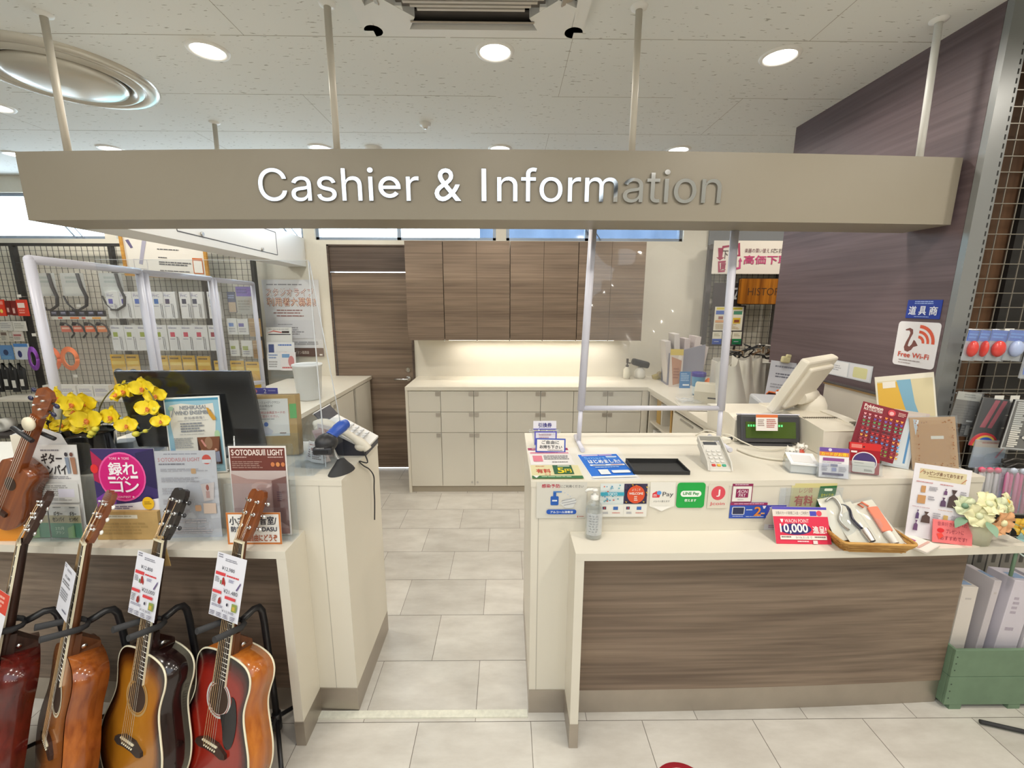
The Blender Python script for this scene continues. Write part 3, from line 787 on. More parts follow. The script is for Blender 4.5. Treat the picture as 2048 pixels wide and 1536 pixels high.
def burst_mat(name, stops):
    m = bpy.data.materials.new(name); m.use_nodes = True
    t = m.node_tree; b = t.nodes['Principled BSDF']; L = t.links.new
    a = t.nodes.new('ShaderNodeAttribute'); a.attribute_name = 'burst'
    r = t.nodes.new('ShaderNodeValToRGB')
    while len(r.color_ramp.elements) < len(stops): r.color_ramp.elements.new(0.5)
    for e, (p, c) in zip(r.color_ramp.elements, stops): e.position = p; e.color = (*lin(c), 1)
    tc = t.nodes.new('ShaderNodeTexCoord'); mp = t.nodes.new('ShaderNodeMapping'); mp.inputs['Scale'].default_value = (160, 160, 3)
    n = t.nodes.new('ShaderNodeTexNoise'); L(tc.outputs['Object'], mp.inputs['Vector']); L(mp.outputs['Vector'], n.inputs['Vector'])
    mr = t.nodes.new('ShaderNodeMapRange'); mr.inputs['To Min'].default_value = .88; mr.inputs['To Max'].default_value = 1.1
    L(n.outputs['Fac'], mr.inputs['Value'])
    v = t.nodes.new('ShaderNodeVectorMath'); v.operation = 'SCALE'
    L(a.outputs['Fac'], r.inputs['Fac']); L(r.outputs['Color'], v.inputs[0]); L(mr.outputs['Result'], v.inputs['Scale']); L(v.outputs[0], b.inputs['Base Color'])
    b.inputs['Roughness'].default_value = .22; b.inputs['Coat Weight'].default_value = .5; b.inputs['Coat Roughness'].default_value = .06
    return m
def gloss_wood(name, c1, c2, axis='z'):
    m = wood(name, c1, c2, axis, fine=60, long=2.5, rough=.2)
    b = m.node_tree.nodes['Principled BSDF']; b.inputs['Coat Weight'].default_value = .6; b.inputs['Coat Roughness'].default_value = .05
    return m
IVORY = M('ivory_binding', (0.80, 0.74, 0.55), .3)
ROSE = wood('rosewood', '2c1c16', '4a3026', 'z', fine=90, long=4, rough=.45)
EBONY = M('fingerboard_dark', (0.035, 0.026, 0.022), .5)
FRET = M('fret_metal', (0.75, 0.72, 0.65), .25, metal=1)
BRONZE = M('bronze_string', (0.72, 0.50, 0.28), .3, metal=.9)
PEARL = M('pearl_button', (0.85, 0.83, 0.78), .25)
SAD, SCALE, BT = 0.19, 0.65, 0.47

def make_guitar(label, loc, yaw, lean, top, side, head, neckm, binding=IVORY, guard=None, bridge=EBONY, rosette=IVORY, buttons=CHROME, W=.35, D=.09, binding_on=True):
    g = thing('acoustic_guitar', label, 'guitar', mat4=pose(loc, yaw, lean), group='acoustic guitars on floor stands')
    out = body_outline(W, BT); n = len(out); cz = .215
    # sides and back
    mb = MB(); mb.prism(out, .002, D, side, smooth=True); mb.build('body', g)
    # soundboard in rings, so the burst can follow the outline
    rings = [1, .955, .90, .83, .74, .6, .4, .15]; vs = []; bv = []
    for s in rings:
        for x, z in out: vs.append((x * s, 0, cz + (z - cz) * s)); bv.append(1 - s)
    vs.append((0, 0, cz)); bv.append(1.0); fs = []
    for i in range(len(rings) - 1):
        for k in range(n):
            q = (k + 1) % n; fs.append((i * n + k, i * n + q, (i + 1) * n + q, (i + 1) * n + k))
    for k in range(n): fs.append(((len(rings) - 1) * n + k, (len(rings) - 1) * n + (k + 1) % n, len(vs) - 1))
    mb = MB(); mb.add(vs, fs, top, smooth=False); o = mb.build('soundboard', g)
    at = o.data.attributes.new('burst', 'FLOAT', 'POINT'); at.data.foreach_set('value', bv)
    if binding_on:
        for y in (.002, D - .002):
            mb = MB(); mb.tube([(x, y, z) for x, z in out] + [(out[0][0], y, out[0][1])], .0032, binding, 6, caps=False); mb.build('binding', g)
    # soundhole and rosette
    SH = .325; mb = MB(); mb.quad([(x, -.0006, z) for x, z in circle(0, SH, .046, .046, 36)], M('soundhole_dark', (.045, .022, .012), .8)); sh = mb.build('soundhole', g)
    mb = MB(); N = 40
    for r0, r1, m_ in ((.047, .050, rosette), (.053, .060, rosette)):
        vs = [(r * cos(2 * pi * k / N), -.0008, SH + r * sin(2 * pi * k / N)) for r in (r0, r1) for k in range(N)]
        mb.add(vs, [(k, (k + 1) % N, N + (k + 1) % N, N + k) for k in range(N)], m_)
    mb.build('rosette', sh)
    # bridge
    mb = MB(); bp = [(-.075, .165), (-.055, .158), (-.02, .163), (.02, .163), (.055, .158), (.075, .165), (.072, .178), (.045, .190), (.03, .197), (-.03, .197), (-.045, .190), (-.072, .178)]
    mb.prism(bp, -.009, 0, bridge); br = mb.build('bridge', g)
    mb = MB(); mb.box((0, -.011, SAD), (.072, .005, .004), IVORY); mb.build('saddle', br)
    for k in range(6):
        mb = MB(); mb.ball((-.026 + .0104 * k, -.010, .174), (.0034, .003, .0034), IVORY, 8); mb.build('bridge_pin', br)
    if guard is not None:
        mb = MB(); gp = spline([(.018, .281), (.050, .300), (.064, .335), (.060, .352), (.080, .345), (.095, .30), (.098, .25), (.088, .205), (.066, .190), (.048, .205), (.036, .245), (.018, .281)], 4)[:-1]
        mb.prism(gp, -.0016, -.0002, guard); mb.build('pickguard', g)
    # neck, fingerboard, frets
    nz = SAD + SCALE; fb0 = .375
    mb = MB(); prof = [(-1, 0), (-.9, .55), (-.5, .93), (0, 1), (.5, .93), (.9, .55), (1, 0)]
    vs = []; st = [(BT - .01, .0275, .026), (BT + .04, .0272, .024), (.7, .0245, .021), (nz - .005, .0215, .019), (nz + .01, .022, .017)]
    for z, hw, dp in st: vs += [(x * hw, y * dp, z) for x, y in prof]
    m_ = len(prof); fs = [(i * m_ + k, i * m_ + k + 1, (i + 1) * m_ + k + 1, (i + 1) * m_ + k) for i in range(len(st) - 1) for k in range(m_ - 1)]
    fs += [(i * m_ + m_ - 1, i * m_, (i + 1) * m_, (i + 1) * m_ + m_ - 1) for i in range(len(st) - 1)]
    mb.add(vs, fs, neckm, smooth=True); nk = mb.build('neck', g)
    mb = MB(); mb.prism([(-.0275, BT - .004), (.0275, BT - .004), (.022, BT + .065), (-.022, BT + .065)], .012, .03, neckm)
    mb.add([(-.026, .01, BT - .004), (.026, .01, BT - .004), (.020, D - .004, BT - .004), (-.020, D - .004, BT - .004), (-.022, .01, BT + .07), (.022, .01, BT + .07), (.014, D - .006, BT + .018), (-.014, D - .006, BT + .018)],
           [(0, 1, 2, 3), (4, 7, 6, 5), (0, 4, 5, 1), (1, 5, 6, 2), (2, 6, 7, 3), (3, 7, 4, 0)], neckm); he = mb.build('neck_heel', g)
    mb = MB(); mb.lathe([(.0035, 0), (.0035, .006), (.007, .008), (.008, .012), (1e-4, .013)], CHROME, 14, Matrix.Translation((.0235, D * .42, BT + .026)) @ Matrix.Rotation(pi / 2, 4, 'Y')); mb.build('strap_button', he)
    hw = lambda z: .0215 + (.028 - .0215) * (nz - z) / (nz - fb0)
    mb = MB(); mb.prism([(-hw(fb0), fb0), (hw(fb0), fb0), (hw(nz), nz), (-hw(nz), nz)], -.0065, -.0003, EBONY); fb = mb.build('fingerboard', g)
    for s in (-1, 1):
        mb = MB(); mb.prism([(s * hw(fb0), fb0), (s * (hw(fb0) + .0016), fb0), (s * (hw(nz) + .0016), nz), (s * hw(nz), nz)], -.0066, -.0004, IVORY); mb.build('binding', fb)
    for k in range(1, 21):
        z = SAD + SCALE * 2 ** (-k / 12)
        if z < fb0 + .004: break
        mb = MB(); mb.tube([(-hw(z), -.0068, z), (hw(z), -.0068, z)], .0011, FRET, 5); mb.build('fret', fb)
    mb = MB()
    for k in (3, 5, 7, 9, 12):
        z = SAD + SCALE * (2 ** (-k / 12) + 2 ** (-(k - 1) / 12)) / 2; mb.quad([(x, -.0069, zz) for x, zz in circle(0, z, .003, .003, 12)], PEARL)
    mb.build('position_marker', fb)
    mb = MB(); mb.box((0, -.004, nz + .003), (.044, .010, .006), IVORY); mb.build('nut', g)
    # headstock tilted back
    TH = Matrix.Translation((0, .004, nz + .006)) @ Matrix.Rotation(radians(-13), 4, 'X')
    mb = MB(); hp = [(-.022, 0), (.022, 0), (.029, .022), (.036, .05), (.037, .15), (.030, .166), (.016, .170), (0, .163), (-.016, .170), (-.030, .166), (-.037, .15), (-.036, .05), (-.029, .022)]
    mb.prism(hp, -.001, .015, head, TH); hd = mb.build('headstock', g)
    for s in (-1, 1):
        for k in range(3):
            z = .045 + .042 * k; mb = MB()
            mb.cyl((s * .020, .002, z), (s * .020, -.014, z), .0032, CHROME, 10, T=TH); mb.lathe([(.0065, 0), (.0065, .003), (.004, .004)], CHROME, 14, TH @ Matrix.Translation((s * .020, -.001, z)) @ Matrix.Rotation(pi / 2, 4, 'X'))
            mb.cyl((s * .030, .012, z), (s * .046, .012, z), .003, CHROME, 8, T=TH); mb.ball((s * .052, .012, z), (.009, .0045, .0075), buttons, 12, TH); mb.build('tuning_peg', hd)
    # strings
    for k in range(6):
        x0 = -.026 + .0104 * k; x1 = -.0175 + .007 * k; s = -1 if k < 3 else 1; j = k if k < 3 else 5 - k
        pts = [(x0, -.011, .174), (x0, -.0145, SAD), (x1, -.0085, nz + .003)]
        e = TH @ Vector((s * .020, -.010, .045 + .042 * (j if True else 0))); pts.append(tuple(e))
        mb = MB(); mb.tube(pts, .00055 + .00012 * (5 - k), BRONZE if k < 4 else FRET, 5); mb.build('string', g)
    return g
def make_stand(label, gm, yaw, base):
    """tube stand with a padded fork under the headstock end of the neck; gm is the guitar's matrix"""
    t = thing('guitar_stand', label, 'guitar stand', (base[0], base[1], 0), group='black guitar stands')
    Ti = Matrix.Translation((-base[0], -base[1], 0))
    L_ = lambda x, y, z: Ti @ (gm @ Vector((x, y, z)))
    zf = .562; R = Matrix.Rotation(radians(yaw), 4, 'Z')
    mb = MB(); pts = [L_(0, .045, zf), L_(0, .065, zf + .010), L_(0, .085, zf + .022), L_(0, .105, zf + .022), L_(0, .120, zf + .004)]
    pts += [Vector((pts[-1].x, pts[-1].y + .005, pts[-1].z - .05)), Vector((pts[-1].x, pts[-1].y + .01, .30)), Vector((pts[-1].x, pts[-1].y + .01, .05))]
    p = [tuple(q) for q in pts]; mb.tube(p, .0115, BLACK, 12); mb.build('tube', t)
    for s in (-1, 1):
        mb = MB(); mb.tube([tuple(L_(s * .004, .045, zf)), tuple(L_(s * .026, .036, zf)), tuple(L_(s * .040, .015, zf)), tuple(L_(s * .044, -.075, zf + .002))], [.007, .0085, .0105, .0105], RUBBER, 10); mb.build('padded_prong', t)
    b = pts[-1]; mb = MB(); mb.cyl((b.x, b.y, .05), (b.x, b.y, .12), .016, BLACK, 14); mb.build('leg_joint', t)
    for a in (100, 215, 325):
        d = R @ Vector((cos(radians(a)), sin(radians(a)), 0)); ln = .20 if a != 100 else .15
        mb = MB(); e = Vector((b.x, b.y, .10)) + d * ln; mb.tube([(b.x, b.y, .10), tuple(Vector((e.x, e.y, .02)))], .008, BLACK, 8); lg = mb.build('leg', t)
        mb = MB(); e2 = Vector((e.x, e.y, .012)); mb.tube([tuple(e2 - d * .03 + Vector((0, 0, .010))), tuple(e2 + d * .012)], .0125, RUBBER, 10); mb.build('rubber_foot', lg)
    mb = MB(); c0 = L_(0, .13, .06); arm = [tuple(Vector((b.x, b.y, .11)))]
    for s in (-1, 1):
        mb2 = MB(); mb2.tube([(b.x, b.y, .11), tuple(L_(s * .09, .11, .025)), tuple(L_(s * .10, .0, .010)), tuple(L_(s * .10, -.015, .012)), tuple(L_(s * .10, -.02, .035))], .007, RUBBER, 8); mb2.build('body_arm', t)
    return t
def gtag(label, gm, x, z, w, h, turn, price, lines, col, nm='price_tag'):
    m = gm @ pose((x, -.024, z), turn, 1, 0)
    it = [('g', .05, .02, .22, .09, 2, '8a8a96'), ('g', .3, .07, .75, .12, 2, '8a8a96')]
    it += [('t', .22, .20, .66, .265, price, '4a4a55')]
    if lines:
        it += [('r', .04, .30, .38, .35, 'd6454a'), ('g', .42, .315, .92, .36, 1, 'd6454a'), ('g', .05, .38, .2, .47, 4, '8a8a8e'), ('p', [(.3, .38), (.34, .36), (.42, .45), (.40, .50), (.36, .47), (.30, .49)], 'a8302c'), ('r', .24, .42, .28, .48, '6e8a50'),
               ('g', .52, .37, .74, .42, 3, '8888a8'), ('p', [(.80, .50), (.92, .37), (.94, .39), (.84, .51)], '6a5a86'), ('t', .40, .53, .88, .60, lines[0], '50505a'),
               ('r', .04, .585, .34, .63, 'd6454a'), ('r', .48, .63, .84, .675, 'd6454a'), ('p', [(.28, .70), (.34, .67), (.38, .75), (.34, .79), (.27, .77)], '96322e'), ('g', .06, .66, .22, .78, 5, '8a8a8e'), ('g', .08, .80, .5, .84, 2, '8888a0'),
               ('e', .60, .755, .03, .025, '3e3e52'), ('r', .76, .71, .93, .83, '8a9a4a'), ('r', .79, .75, .88, .81, 'c8a848'), ('t', .46, .84, .86, .885, lines[1], '707080')]
        for k in range(4): it += [('g', .06 + .235 * k, .905, .24 + .235 * k, .975, 3, '77778c')]
    else: it += [('g', .1, .32, .8, .42, 2, '8a8a8e'), ('g', .1, .5, .8, .7, 4, '9a9aa0'), ('g', .5, .85, .9, .9, 1, '6a6a80')]
    return sheet(nm, label, 'price tag', w, h, it, m, 'e6e6ee', .0006)

G_YAW, G_LEAN = -24, 15
def gbase(px, py, yaw, hz=.242): return atZ(px, py, hz) - (Matrix.Rotation(radians(yaw), 3, 'Z') @ Vector((0, sin(radians(G_LEAN)), cos(radians(G_LEAN))))) * SAD
RB = burst_mat('red_sunburst_top', [(0.0, '0a0505'), (.05, '12080a'), (.15, '5a1210'), (.28, '8e1f14'), (1.0, 'a42a18')])
YB_ = burst_mat('tobacco_sunburst_top', [(0.0, '140a08'), (.07, '241008'), (.16, '6b3a12'), (.28, 'a86a1c'), (1.0, 'c0801f')])
OT = burst_mat('amber_gloss_top', [(0.0, '8a4a1c'), (.2, 'a8622a'), (1.0, 'b0682c')])
MT = burst_mat('dark_red_top', [(0.0, '3a100c'), (.3, '5a1a14'), (1.0, '6a2018')])
HONEY = gloss_wood('honey_mahogany', 'a4561c', 'c8782c', 'z'); DKSIDE = gloss_wood('black_brown_side', '180c0c', '2a1514', 'z')
AMBER = gloss_wood('amber_mahogany', '7e3c14', 'b4662a', 'z'); REDM = gloss_wood('red_mahogany', '48120e', '6c2018', 'z')
HEADBR = gloss_wood('walnut_headstock', '6a3414', '8a4a20', 'z'); HEADBK = M('black_headstock', (.02, .018, .018), .25, coat=.5); NECKM = wood('neck_mahogany', '54301c', '704426', 'z', rough=.4)
specs = [
    ('red burst acoustic guitar with black pickguard and honey sides, nearest the aisle', (426, 1482), RB, HONEY, HEADBR, NECKM, dict(guard=M('black_pickguard', (.012, .012, .014), .2), bridge=ROSE, rosette=M('silver_rosette', (.6, .58, .55), .4))),
    ('yellow-brown sunburst acoustic guitar with black headstock and dark sides', (262, 1478), YB_, DKSIDE, HEADBK, DKSIDE, dict(bridge=EBONY, buttons=BLKPL, rosette=M('tan_rosette', (.45, .28, .1), .5))),
    ('glossy amber brown acoustic guitar, third from the aisle, with white tuner buttons', (100, 1476), OT, AMBER, HEADBR, NECKM, dict(bridge=ROSE, buttons=PEARL, binding_on=False)),
    ('dark red mahogany acoustic guitar cut by the left edge of the photo', (-30, 1470), MT, REDM, ROSE, ROSE, dict(bridge=ROSE, binding_on=False))]
STL = ['holding the red burst guitar', 'holding the yellow-brown sunburst guitar', 'holding the amber brown guitar', 'holding the dark red guitar at the left edge']
GM = []
for k, (lab, q, top, side, head, neck, kw) in enumerate(specs):
    yw = (G_YAW, G_YAW, -36, -42)[k]; b = gbase(*q, yw); gm = pose(b, yw, G_LEAN); GM.append(gm)
    make_guitar(lab, b, yw, G_LEAN, top, side, head, neck, **kw)
    make_stand('black tube guitar stand ' + STL[k], gm, yw, b)
gtag('white price tag on the neck of the red burst guitar, priced 12,980 yen', GM[0], .0, .595, .135, .205, 3, '¥12,980', ('¥21,480', '¥10,980'), 'x')
gtag('white price tag on the neck of the yellow-brown sunburst guitar, priced 12,800 yen', GM[1], .0, .595, .135, .205, 3, '¥12,800', ('¥23,000', '¥10,800'), 'x')
gtag('white price tag on the neck of the amber guitar', GM[2], -.01, .60, .115, .16, 3, '¥13,840', None, 'x')
m = GM[3] @ pose((.02, -.03, .42), 20, 2, 0)
sheet('price_tag', 'white and red price tag hanging on the dark red guitar at the left edge', 'price tag', .10, .27, [('r', 0, 0, 1, .24, 'd8432e'), ('g', .1, .05, .8, .2, 3, 'f0b0a0'), ('p', [(.4, .36), (.6, .30), (.7, .46), (.5, .5)], '3a4a80'), ('r', .2, .30, .35, .4, '68a04a'), ('r', .1, .56, .9, .61, 'd6454a'), ('g', .1, .65, .9, .78, 4, '9a9aa8'), ('r', .1, .8, .8, .85, 'd6454a'), ('g', .1, .88, .9, .96, 2, '777788')], m, 'ecebef', .0006)

# ================================================================== LEFT WALL OF ACCESSORIES
GRIDM = M('black_grid_wire', (.035, .033, .032), .45)
ORD = ['first', 'second', 'third', 'fourth', 'fifth', 'sixth', 'seventh', 'eighth', 'ninth', 'tenth', 'eleventh', 'twelfth']
def grid_panel(label, x0, x1, z0, z1, Y, hooks=(), pitch=.05, wire=.0014, post=.03, group=None, mats=(GRIDM, GRIDM), pitchz=.052, postside=(1, 1)):
    t = thing('grid_panel', label, 'grid panel', ((x0 + x1) / 2, Y, z0), group=group)
    T = Matrix.Translation((-(x0 + x1) / 2, -Y, -z0)); mb = MB()
    n = int(round((x1 - x0) / pitch)); k = int(round((z1 - z0) / pitchz))
    for i in range(1, n): x = x0 + (x1 - x0) * i / n; mb.box((x, Y, (z0 + z1) / 2), (wire * 2, wire * 2, z1 - z0), mats[0], T)
    for j in range(k + 1): z = z0 + (z1 - z0) * j / k; mb.box(((x0 + x1) / 2, Y - wire * 2, z), (x1 - x0, wire * 2, wire * 2), mats[0], T)
    mb.build('wire_mesh', t)
    for s, x in ((0, x0), (1, x1)):
        if postside[s]: mb = MB(); mb.bx((x - post / 2, Y - .012, z0), (x + post / 2, Y + .03, z1), mats[1], T); mb.build('post', t)
    mb = MB(); mb.bx((x0, Y - .01, z1 - .012), (x1, Y + .02, z1 + .012), mats[1], T); mb.build('top_rail', t)
    for (hx, hz, ln) in hooks:
        mb = MB(); mb.tube([(hx, Y, hz), (hx, Y - ln, hz), (hx, Y - ln - .012, hz + .012)], .0025, CHROME, 6, T); h = mb.build('display_hook', t)
        mb = MB(); mb.box((hx, Y - ln - .016, hz + .005), (.038, .001, .026), P('e8e6de'), T); mb.build('price_plate', h)
    return t
GY = 4.0
gx = [-5.60, -4.42, -3.55, -2.76, -2.30]
gl = ['black wire grid wall panel behind the red packs at the far left edge', 'black wire grid wall panel carrying cables and straps, between two dark posts', 'black wire grid wall panel carrying the two rows of white boxes', 'narrow black wire grid panel beside the recruitment poster']
HK = {0: [(-4.55, 1.70, .06), (-4.52, 1.36, .06)], 1: [(-4.36, 1.705, .06), (-4.30, 1.36, .06), (-4.05, 1.62, .06), (-3.85, 1.62, .06), (-4.0, .98, .06)], 2: [(-3.40, 1.45, .05), (-3.20, 1.45, .05), (-3.0, 1.16, .05), (-2.86, 1.45, .05)], 3: [(-2.50, 1.50, .05), (-2.38, 1.50, .05), (-2.46, 1.13, .05)]}
for k in range(4): grid_panel(gl[k], gx[k], gx[k + 1], 0.1, 2.16, GY, HK[k], group='grid panels on the back wall', postside=(0 if k == 0 else 1, 1 if k == 3 else 0))
PY = 3.93
def pack(name, label, cat, x0, y0, x1, y1, col, items, th=.012, Y=PY, group=None, yaw=0, lean=0, roll=0, extra=None, m=None):
    b, w_, h_ = pxbox(x0, y0, x1, y1, Y)
    o = sheet(name, label, cat, w_, h_, items, pose(b, yaw, lean, roll), m or col, th, group)
    if extra:
        for nm, f in extra: mb = MB(); f(mb, w_, h_); mb.build(nm, o)
    return o
# rows of white boxes
r1 = [(222, '5a54b0'), (248, '5a54b0'), (274, '4a6ab8'), (312, '3f6fb0'), (334, '4a4060'), (367, '3c3c50'), (388, '44485e'), (422, '3a4a50')]
r2 = [(231, '9aa838'), (258, '9aa838'), (284, '9aa838'), (316, '9aa838'), (344, 'd0405a'), (370, 'd0405a'), (396, 'd0405a'), (424, '9c2440')]
for row, (lst, y0, y1, w_, nm) in enumerate(((r1, 584, 637, 25, 'upper'), (r2, 651, 701, 26, 'lower'))):
    for k, (x, c) in enumerate(lst):
        it = [('t', .10, .10, .62, .20, 'PHC', '6a6a9a') if row == 0 else ('g', .08, .09, .9, .16, 1, '8a8aa0'), ('r', .16, .27, .50, .45, c), ('g', .1, .52, .5, .58, 1, 'a0a0b0'), ('g', .08, .06, .3, .08, 1, '8888b0'), ('r', .62, .45, .66, .95, '55555f'), ('r', .74, .50, .78, .97, '55555f'), ('r', .56, .46, .80, .47, '8a8a95')]
        pack('accessory_box', 'white accessory box with %s label, %s from left in the %s row' % ({'5a54b0': 'violet', '4a6ab8': 'blue', '3f6fb0': 'blue', '9aa838': 'green', 'd0405a': 'red', '9c2440': 'dark red'}.get(c, 'dark'), ORD[k], nm), 'box', x, y0, x + w_, y1, 'e6e4e0', it, .03, PY - .02, 'white boxes hanging in the %s row' % nm)
# yellow packs with coiled cable
def coil(mb, w_, h_, m, r=.36, cx=0, cz=.3):
    for k in range(4):
        a = r * w_ - .006 * k; mb.tube([(cx + a * cos(t * pi / 12), -.012 - .003 * k, h_ * cz + a * 1.1 * sin(t * pi / 12)) for t in range(25)], .004, m, 6)
for k, (x0, x1, y0, y1, c) in enumerate(((234, 262, 710, 790, '2a2620'), (264, 290, 710, 790, '2a2620'), (323, 347, 712, 790, '2a2620'), (349, 373, 712, 790, '2a2620'), (375, 400, 712, 790, '3a3834'), (404, 430, 713, 790, 'b8281e'), (437, 462, 722, 795, 'b08820'), (469, 496, 722, 795, 'c8a030'), (499, 528, 724, 798, 'c89a28'))):
    pack('cable_pack', 'yellow card pack with a %s coiled cable, %s from left in its row' % ({'b8281e': 'red', '2a2620': 'black', '3a3834': 'grey'}.get(c, 'yellow'), ORD[k]), 'cable pack', x0, y0, x1, y1, 'd8a81e', [('g', .1, .05, .8, .12, 1, '6a4a10'), ('r', .05, .16, .95, .24, 'e8c860')], .004, PY - .01, 'yellow cable packs', extra=[('coiled_cable', lambda mb, w_, h_, c=c: coil(mb, w_, h_, P(c, .35), .36, 0, .52))])
# strap packs with a black curved strap
for k, (x0, x1) in enumerate(((76, 128), (128, 186), (205, 262))):
    pack('strap_pack', 'pale header pack with a black curved strap, %s of the three at the top' % ('left one', 'middle one', 'right one')[k], 'strap pack', x0, 547, x1 - 12, 592, 'c4c6c2', [('g', .2, .15, .8, .5, 2, 'a8b0ac'), ('r', .1, .6, .9, .9, 'd2d4ce')], .006, PY - .01, 'strap packs',
         extra=[('black_strap', lambda mb, w_, h_: mb.tube([(w_ * .34, -.02, h_ * .98), (w_ * .42, -.02, h_ * .4), (w_ * .62, -.03, -h_ * .05), (w_ * .55, -.03, -h_ * .42), (w_ * .2, -.03, -h_ * .62), (-w_ * .1, -.02, -h_ * .6)], .017, RUBBER, 8, flat=.5)),
                ('hanging_strap', lambda mb, w_, h_: mb.tube([(-w_ * .45, -.015, 0), (-w_ * .3, -.02, -h_ * .35), (-w_ * .05, -.02, -h_ * .62)], .010, RUBBER, 8, flat=.5))])
for k in range(6):
    x = 104 + 18.5 * k
    pack('tuner_box', 'small black boxed tuner over a white price strip, %s of the row' % ORD[k], 'box', x, 621, x + 15, 633, '22222a', [('r', .15, .2, .85, .7, '4e5068'), ('g', .2, .3, .8, .6, 1, 'b0b0c0')], .02, PY - .02, 'small black boxes in a row')
mb = MB(); b, w_, h_ = pxbox(104, 633, 214, 639, PY - .03); mb.box((0, 0, h_ / 2), (w_, .004, h_), P('dedad0'))
o = mb.build('price_rail', mat4=pose(b)); tag(o, 'white price rail with red and orange marks under the small black boxes', 'price rail')
pm = MB(); draw(pm, [('r', .12, .2, .2, .8, 'd85a3a'), ('r', .34, .2, .5, .8, 'e8803a'), ('r', .55, .2, .62, .8, 'd85a3a'), ('r', .74, .2, .9, .8, 'e0a040')], w_, h_, -.002); pm.build('print', o)
for k, (x, c) in enumerate(((124, 'd8705a'), (148, 'd06048'), (172, 'e06a40'), (196, 'd88050'))):
    pack('guitar_strap', 'folded black guitar strap with an orange label, %s of four' % ORD[k], 'strap', x, 652, x + 19, 664, c, [('g', .1, .2, .9, .8, 1, 'f0c8b0')], .004, PY - .045, 'folded black straps', extra=[('strap_loop', lambda mb, w_, h_: mb.tube([(-w_ * .5, .01, h_ * 1.1), (-w_ * .3, 0, h_ * 1.5), (w_ * .1, 0, h_ * 1.4), (w_ * .5, 0, h_ * .9), (w_ * .65, .01, -h_ * .3), (w_ * .3, .01, -h_ * .9)], .016, RUBBER, 8, flat=.45))])
for k, (x0, x1, c, l) in enumerate(((62, 82, '8a4ab0', 'purple'), (92, 126, 'e86a30', 'orange'), (127, 162, 'f07a3c', 'bright orange'))):
    b, w_, h_ = pxbox(x0, 695, x1, 740, PY - .02); mb = MB(); mt = P(c, .4)
    for j in range(6):
        s = 1 - .07 * j
        mb.tube([(w_ * .5 * s * cos(t * pi / 10) + .004 * j, -.004 * j, h_ * .5 + h_ * .5 * s * sin(t * pi / 10)) for t in range(21)], .0055, mt, 6)
    o = mb.build('coiled_cable', mat4=pose(b)); tag(o, l + ' coiled instrument cable hanging on the grid behind the screen post', 'cable', 'coiled cables on the grid')
for k, (x0, y0, x1, y1, c, it, nm, lab) in enumerate((
    (0, 600, 14, 632, 'e03a20', [('r', .1, .1, .9, .3, 'f09080'), ('e', .5, .7, .2, .12, 'f0d060')], 'red_pack', 'bright red accessory pack cut by the left photo edge'),
    (16, 602, 26, 630, '6a1814', [('r', .2, .5, .6, .8, 'd8b0a8')], 'red_pack', 'narrow dark red pack, second in the red row'),
    (27, 602, 38, 631, '7a1c18', [('r', .2, .5, .6, .85, 'd8b0a8')], 'red_pack', 'dark red pack, third in the red row'),
    (39, 600, 59, 632, 'd8402c', [('r', .1, .2, .8, .5, 'f0e0d8'), ('g', .15, .6, .85, .9, 2, 'f0a090')], 'red_pack', 'red and white pack nearest the screen post'),
    (2, 643, 28, 661, 'c8c6c0', [('g', .1, .2, .9, .8, 3, 'a0a0a0')], 'clear_pack', 'grey clear accessory pack at the left edge, under the red packs'),
    (30, 643, 54, 662, 'd0cec6', [('g', .1, .2, .9, .8, 3, 'a8a8a0')], 'clear_pack', 'grey clear accessory pack beside the screen post, under the red packs'),
    (5, 663, 19, 683, 'b8b4a8', [('r', .1, .1, .9, .4, '6a5a50'), ('g', .1, .5, .9, .9, 2, '8a8a80')], 'small_box', 'small brown and grey box, left of a pair'),
    (29, 663, 48, 682, 'c8c0b8', [('r', .1, .3, .9, .5, 'a06060'), ('g', .1, .6, .9, .9, 2, '8a8a80')], 'small_box', 'small pinkish box, right of a pair'),
    (4, 691, 29, 719, '5a86b8', [('e', .5, .5, .2, .2, '2a3a60'), ('r', .1, .75, .9, .95, '6898c0')], 'blue_pack', 'blue accessory pack with a round dark motif'),
    (34, 688, 62, 719, 'c8d0dc', [('r', 0, 0, 1, .2, '4a80c0'), ('e', .35, .65, .15, .22, '28306a')], 'blue_pack', 'white pack with a blue header and dark drop'))):
    pack(nm, lab, 'accessory pack', x0, y0, x1, y1, c, it, .012, PY - .02, 'packs on the grid at the left edge')
for k in range(4):
    b, w_, h_ = pxbox(-4 + 16 * k, 728, 10 + 16 * k, 785 - 4 * (k % 2), PY - .02); mb = MB()
    mb.tube([(-w_ * .4, 0, h_ * .25), (-w_ * .3, 0, h_ * .75), (0, -.01, h_), (w_ * .4, 0, h_ * .8), (w_ * .3, 0, h_ * .1)], .014, RUBBER, 8, flat=.5); mb.box((0, .0, h_ * .4), (w_ * .8, .02, h_ * .75), M('black_fabric', (.02, .02, .022), .85))
    o = mb.build('black_strap_bundle', mat4=pose(b)); tag(o, 'black strap bundle on a hook low at the left edge, %s of four' % ORD[k], 'strap', 'black strap bundles')
    pm = MB(); pm.box((0, -.0125, h_ * .3), (w_ * .5, .002, h_ * .25), P('d8d6d0')); pm.build('hang_tag', o)
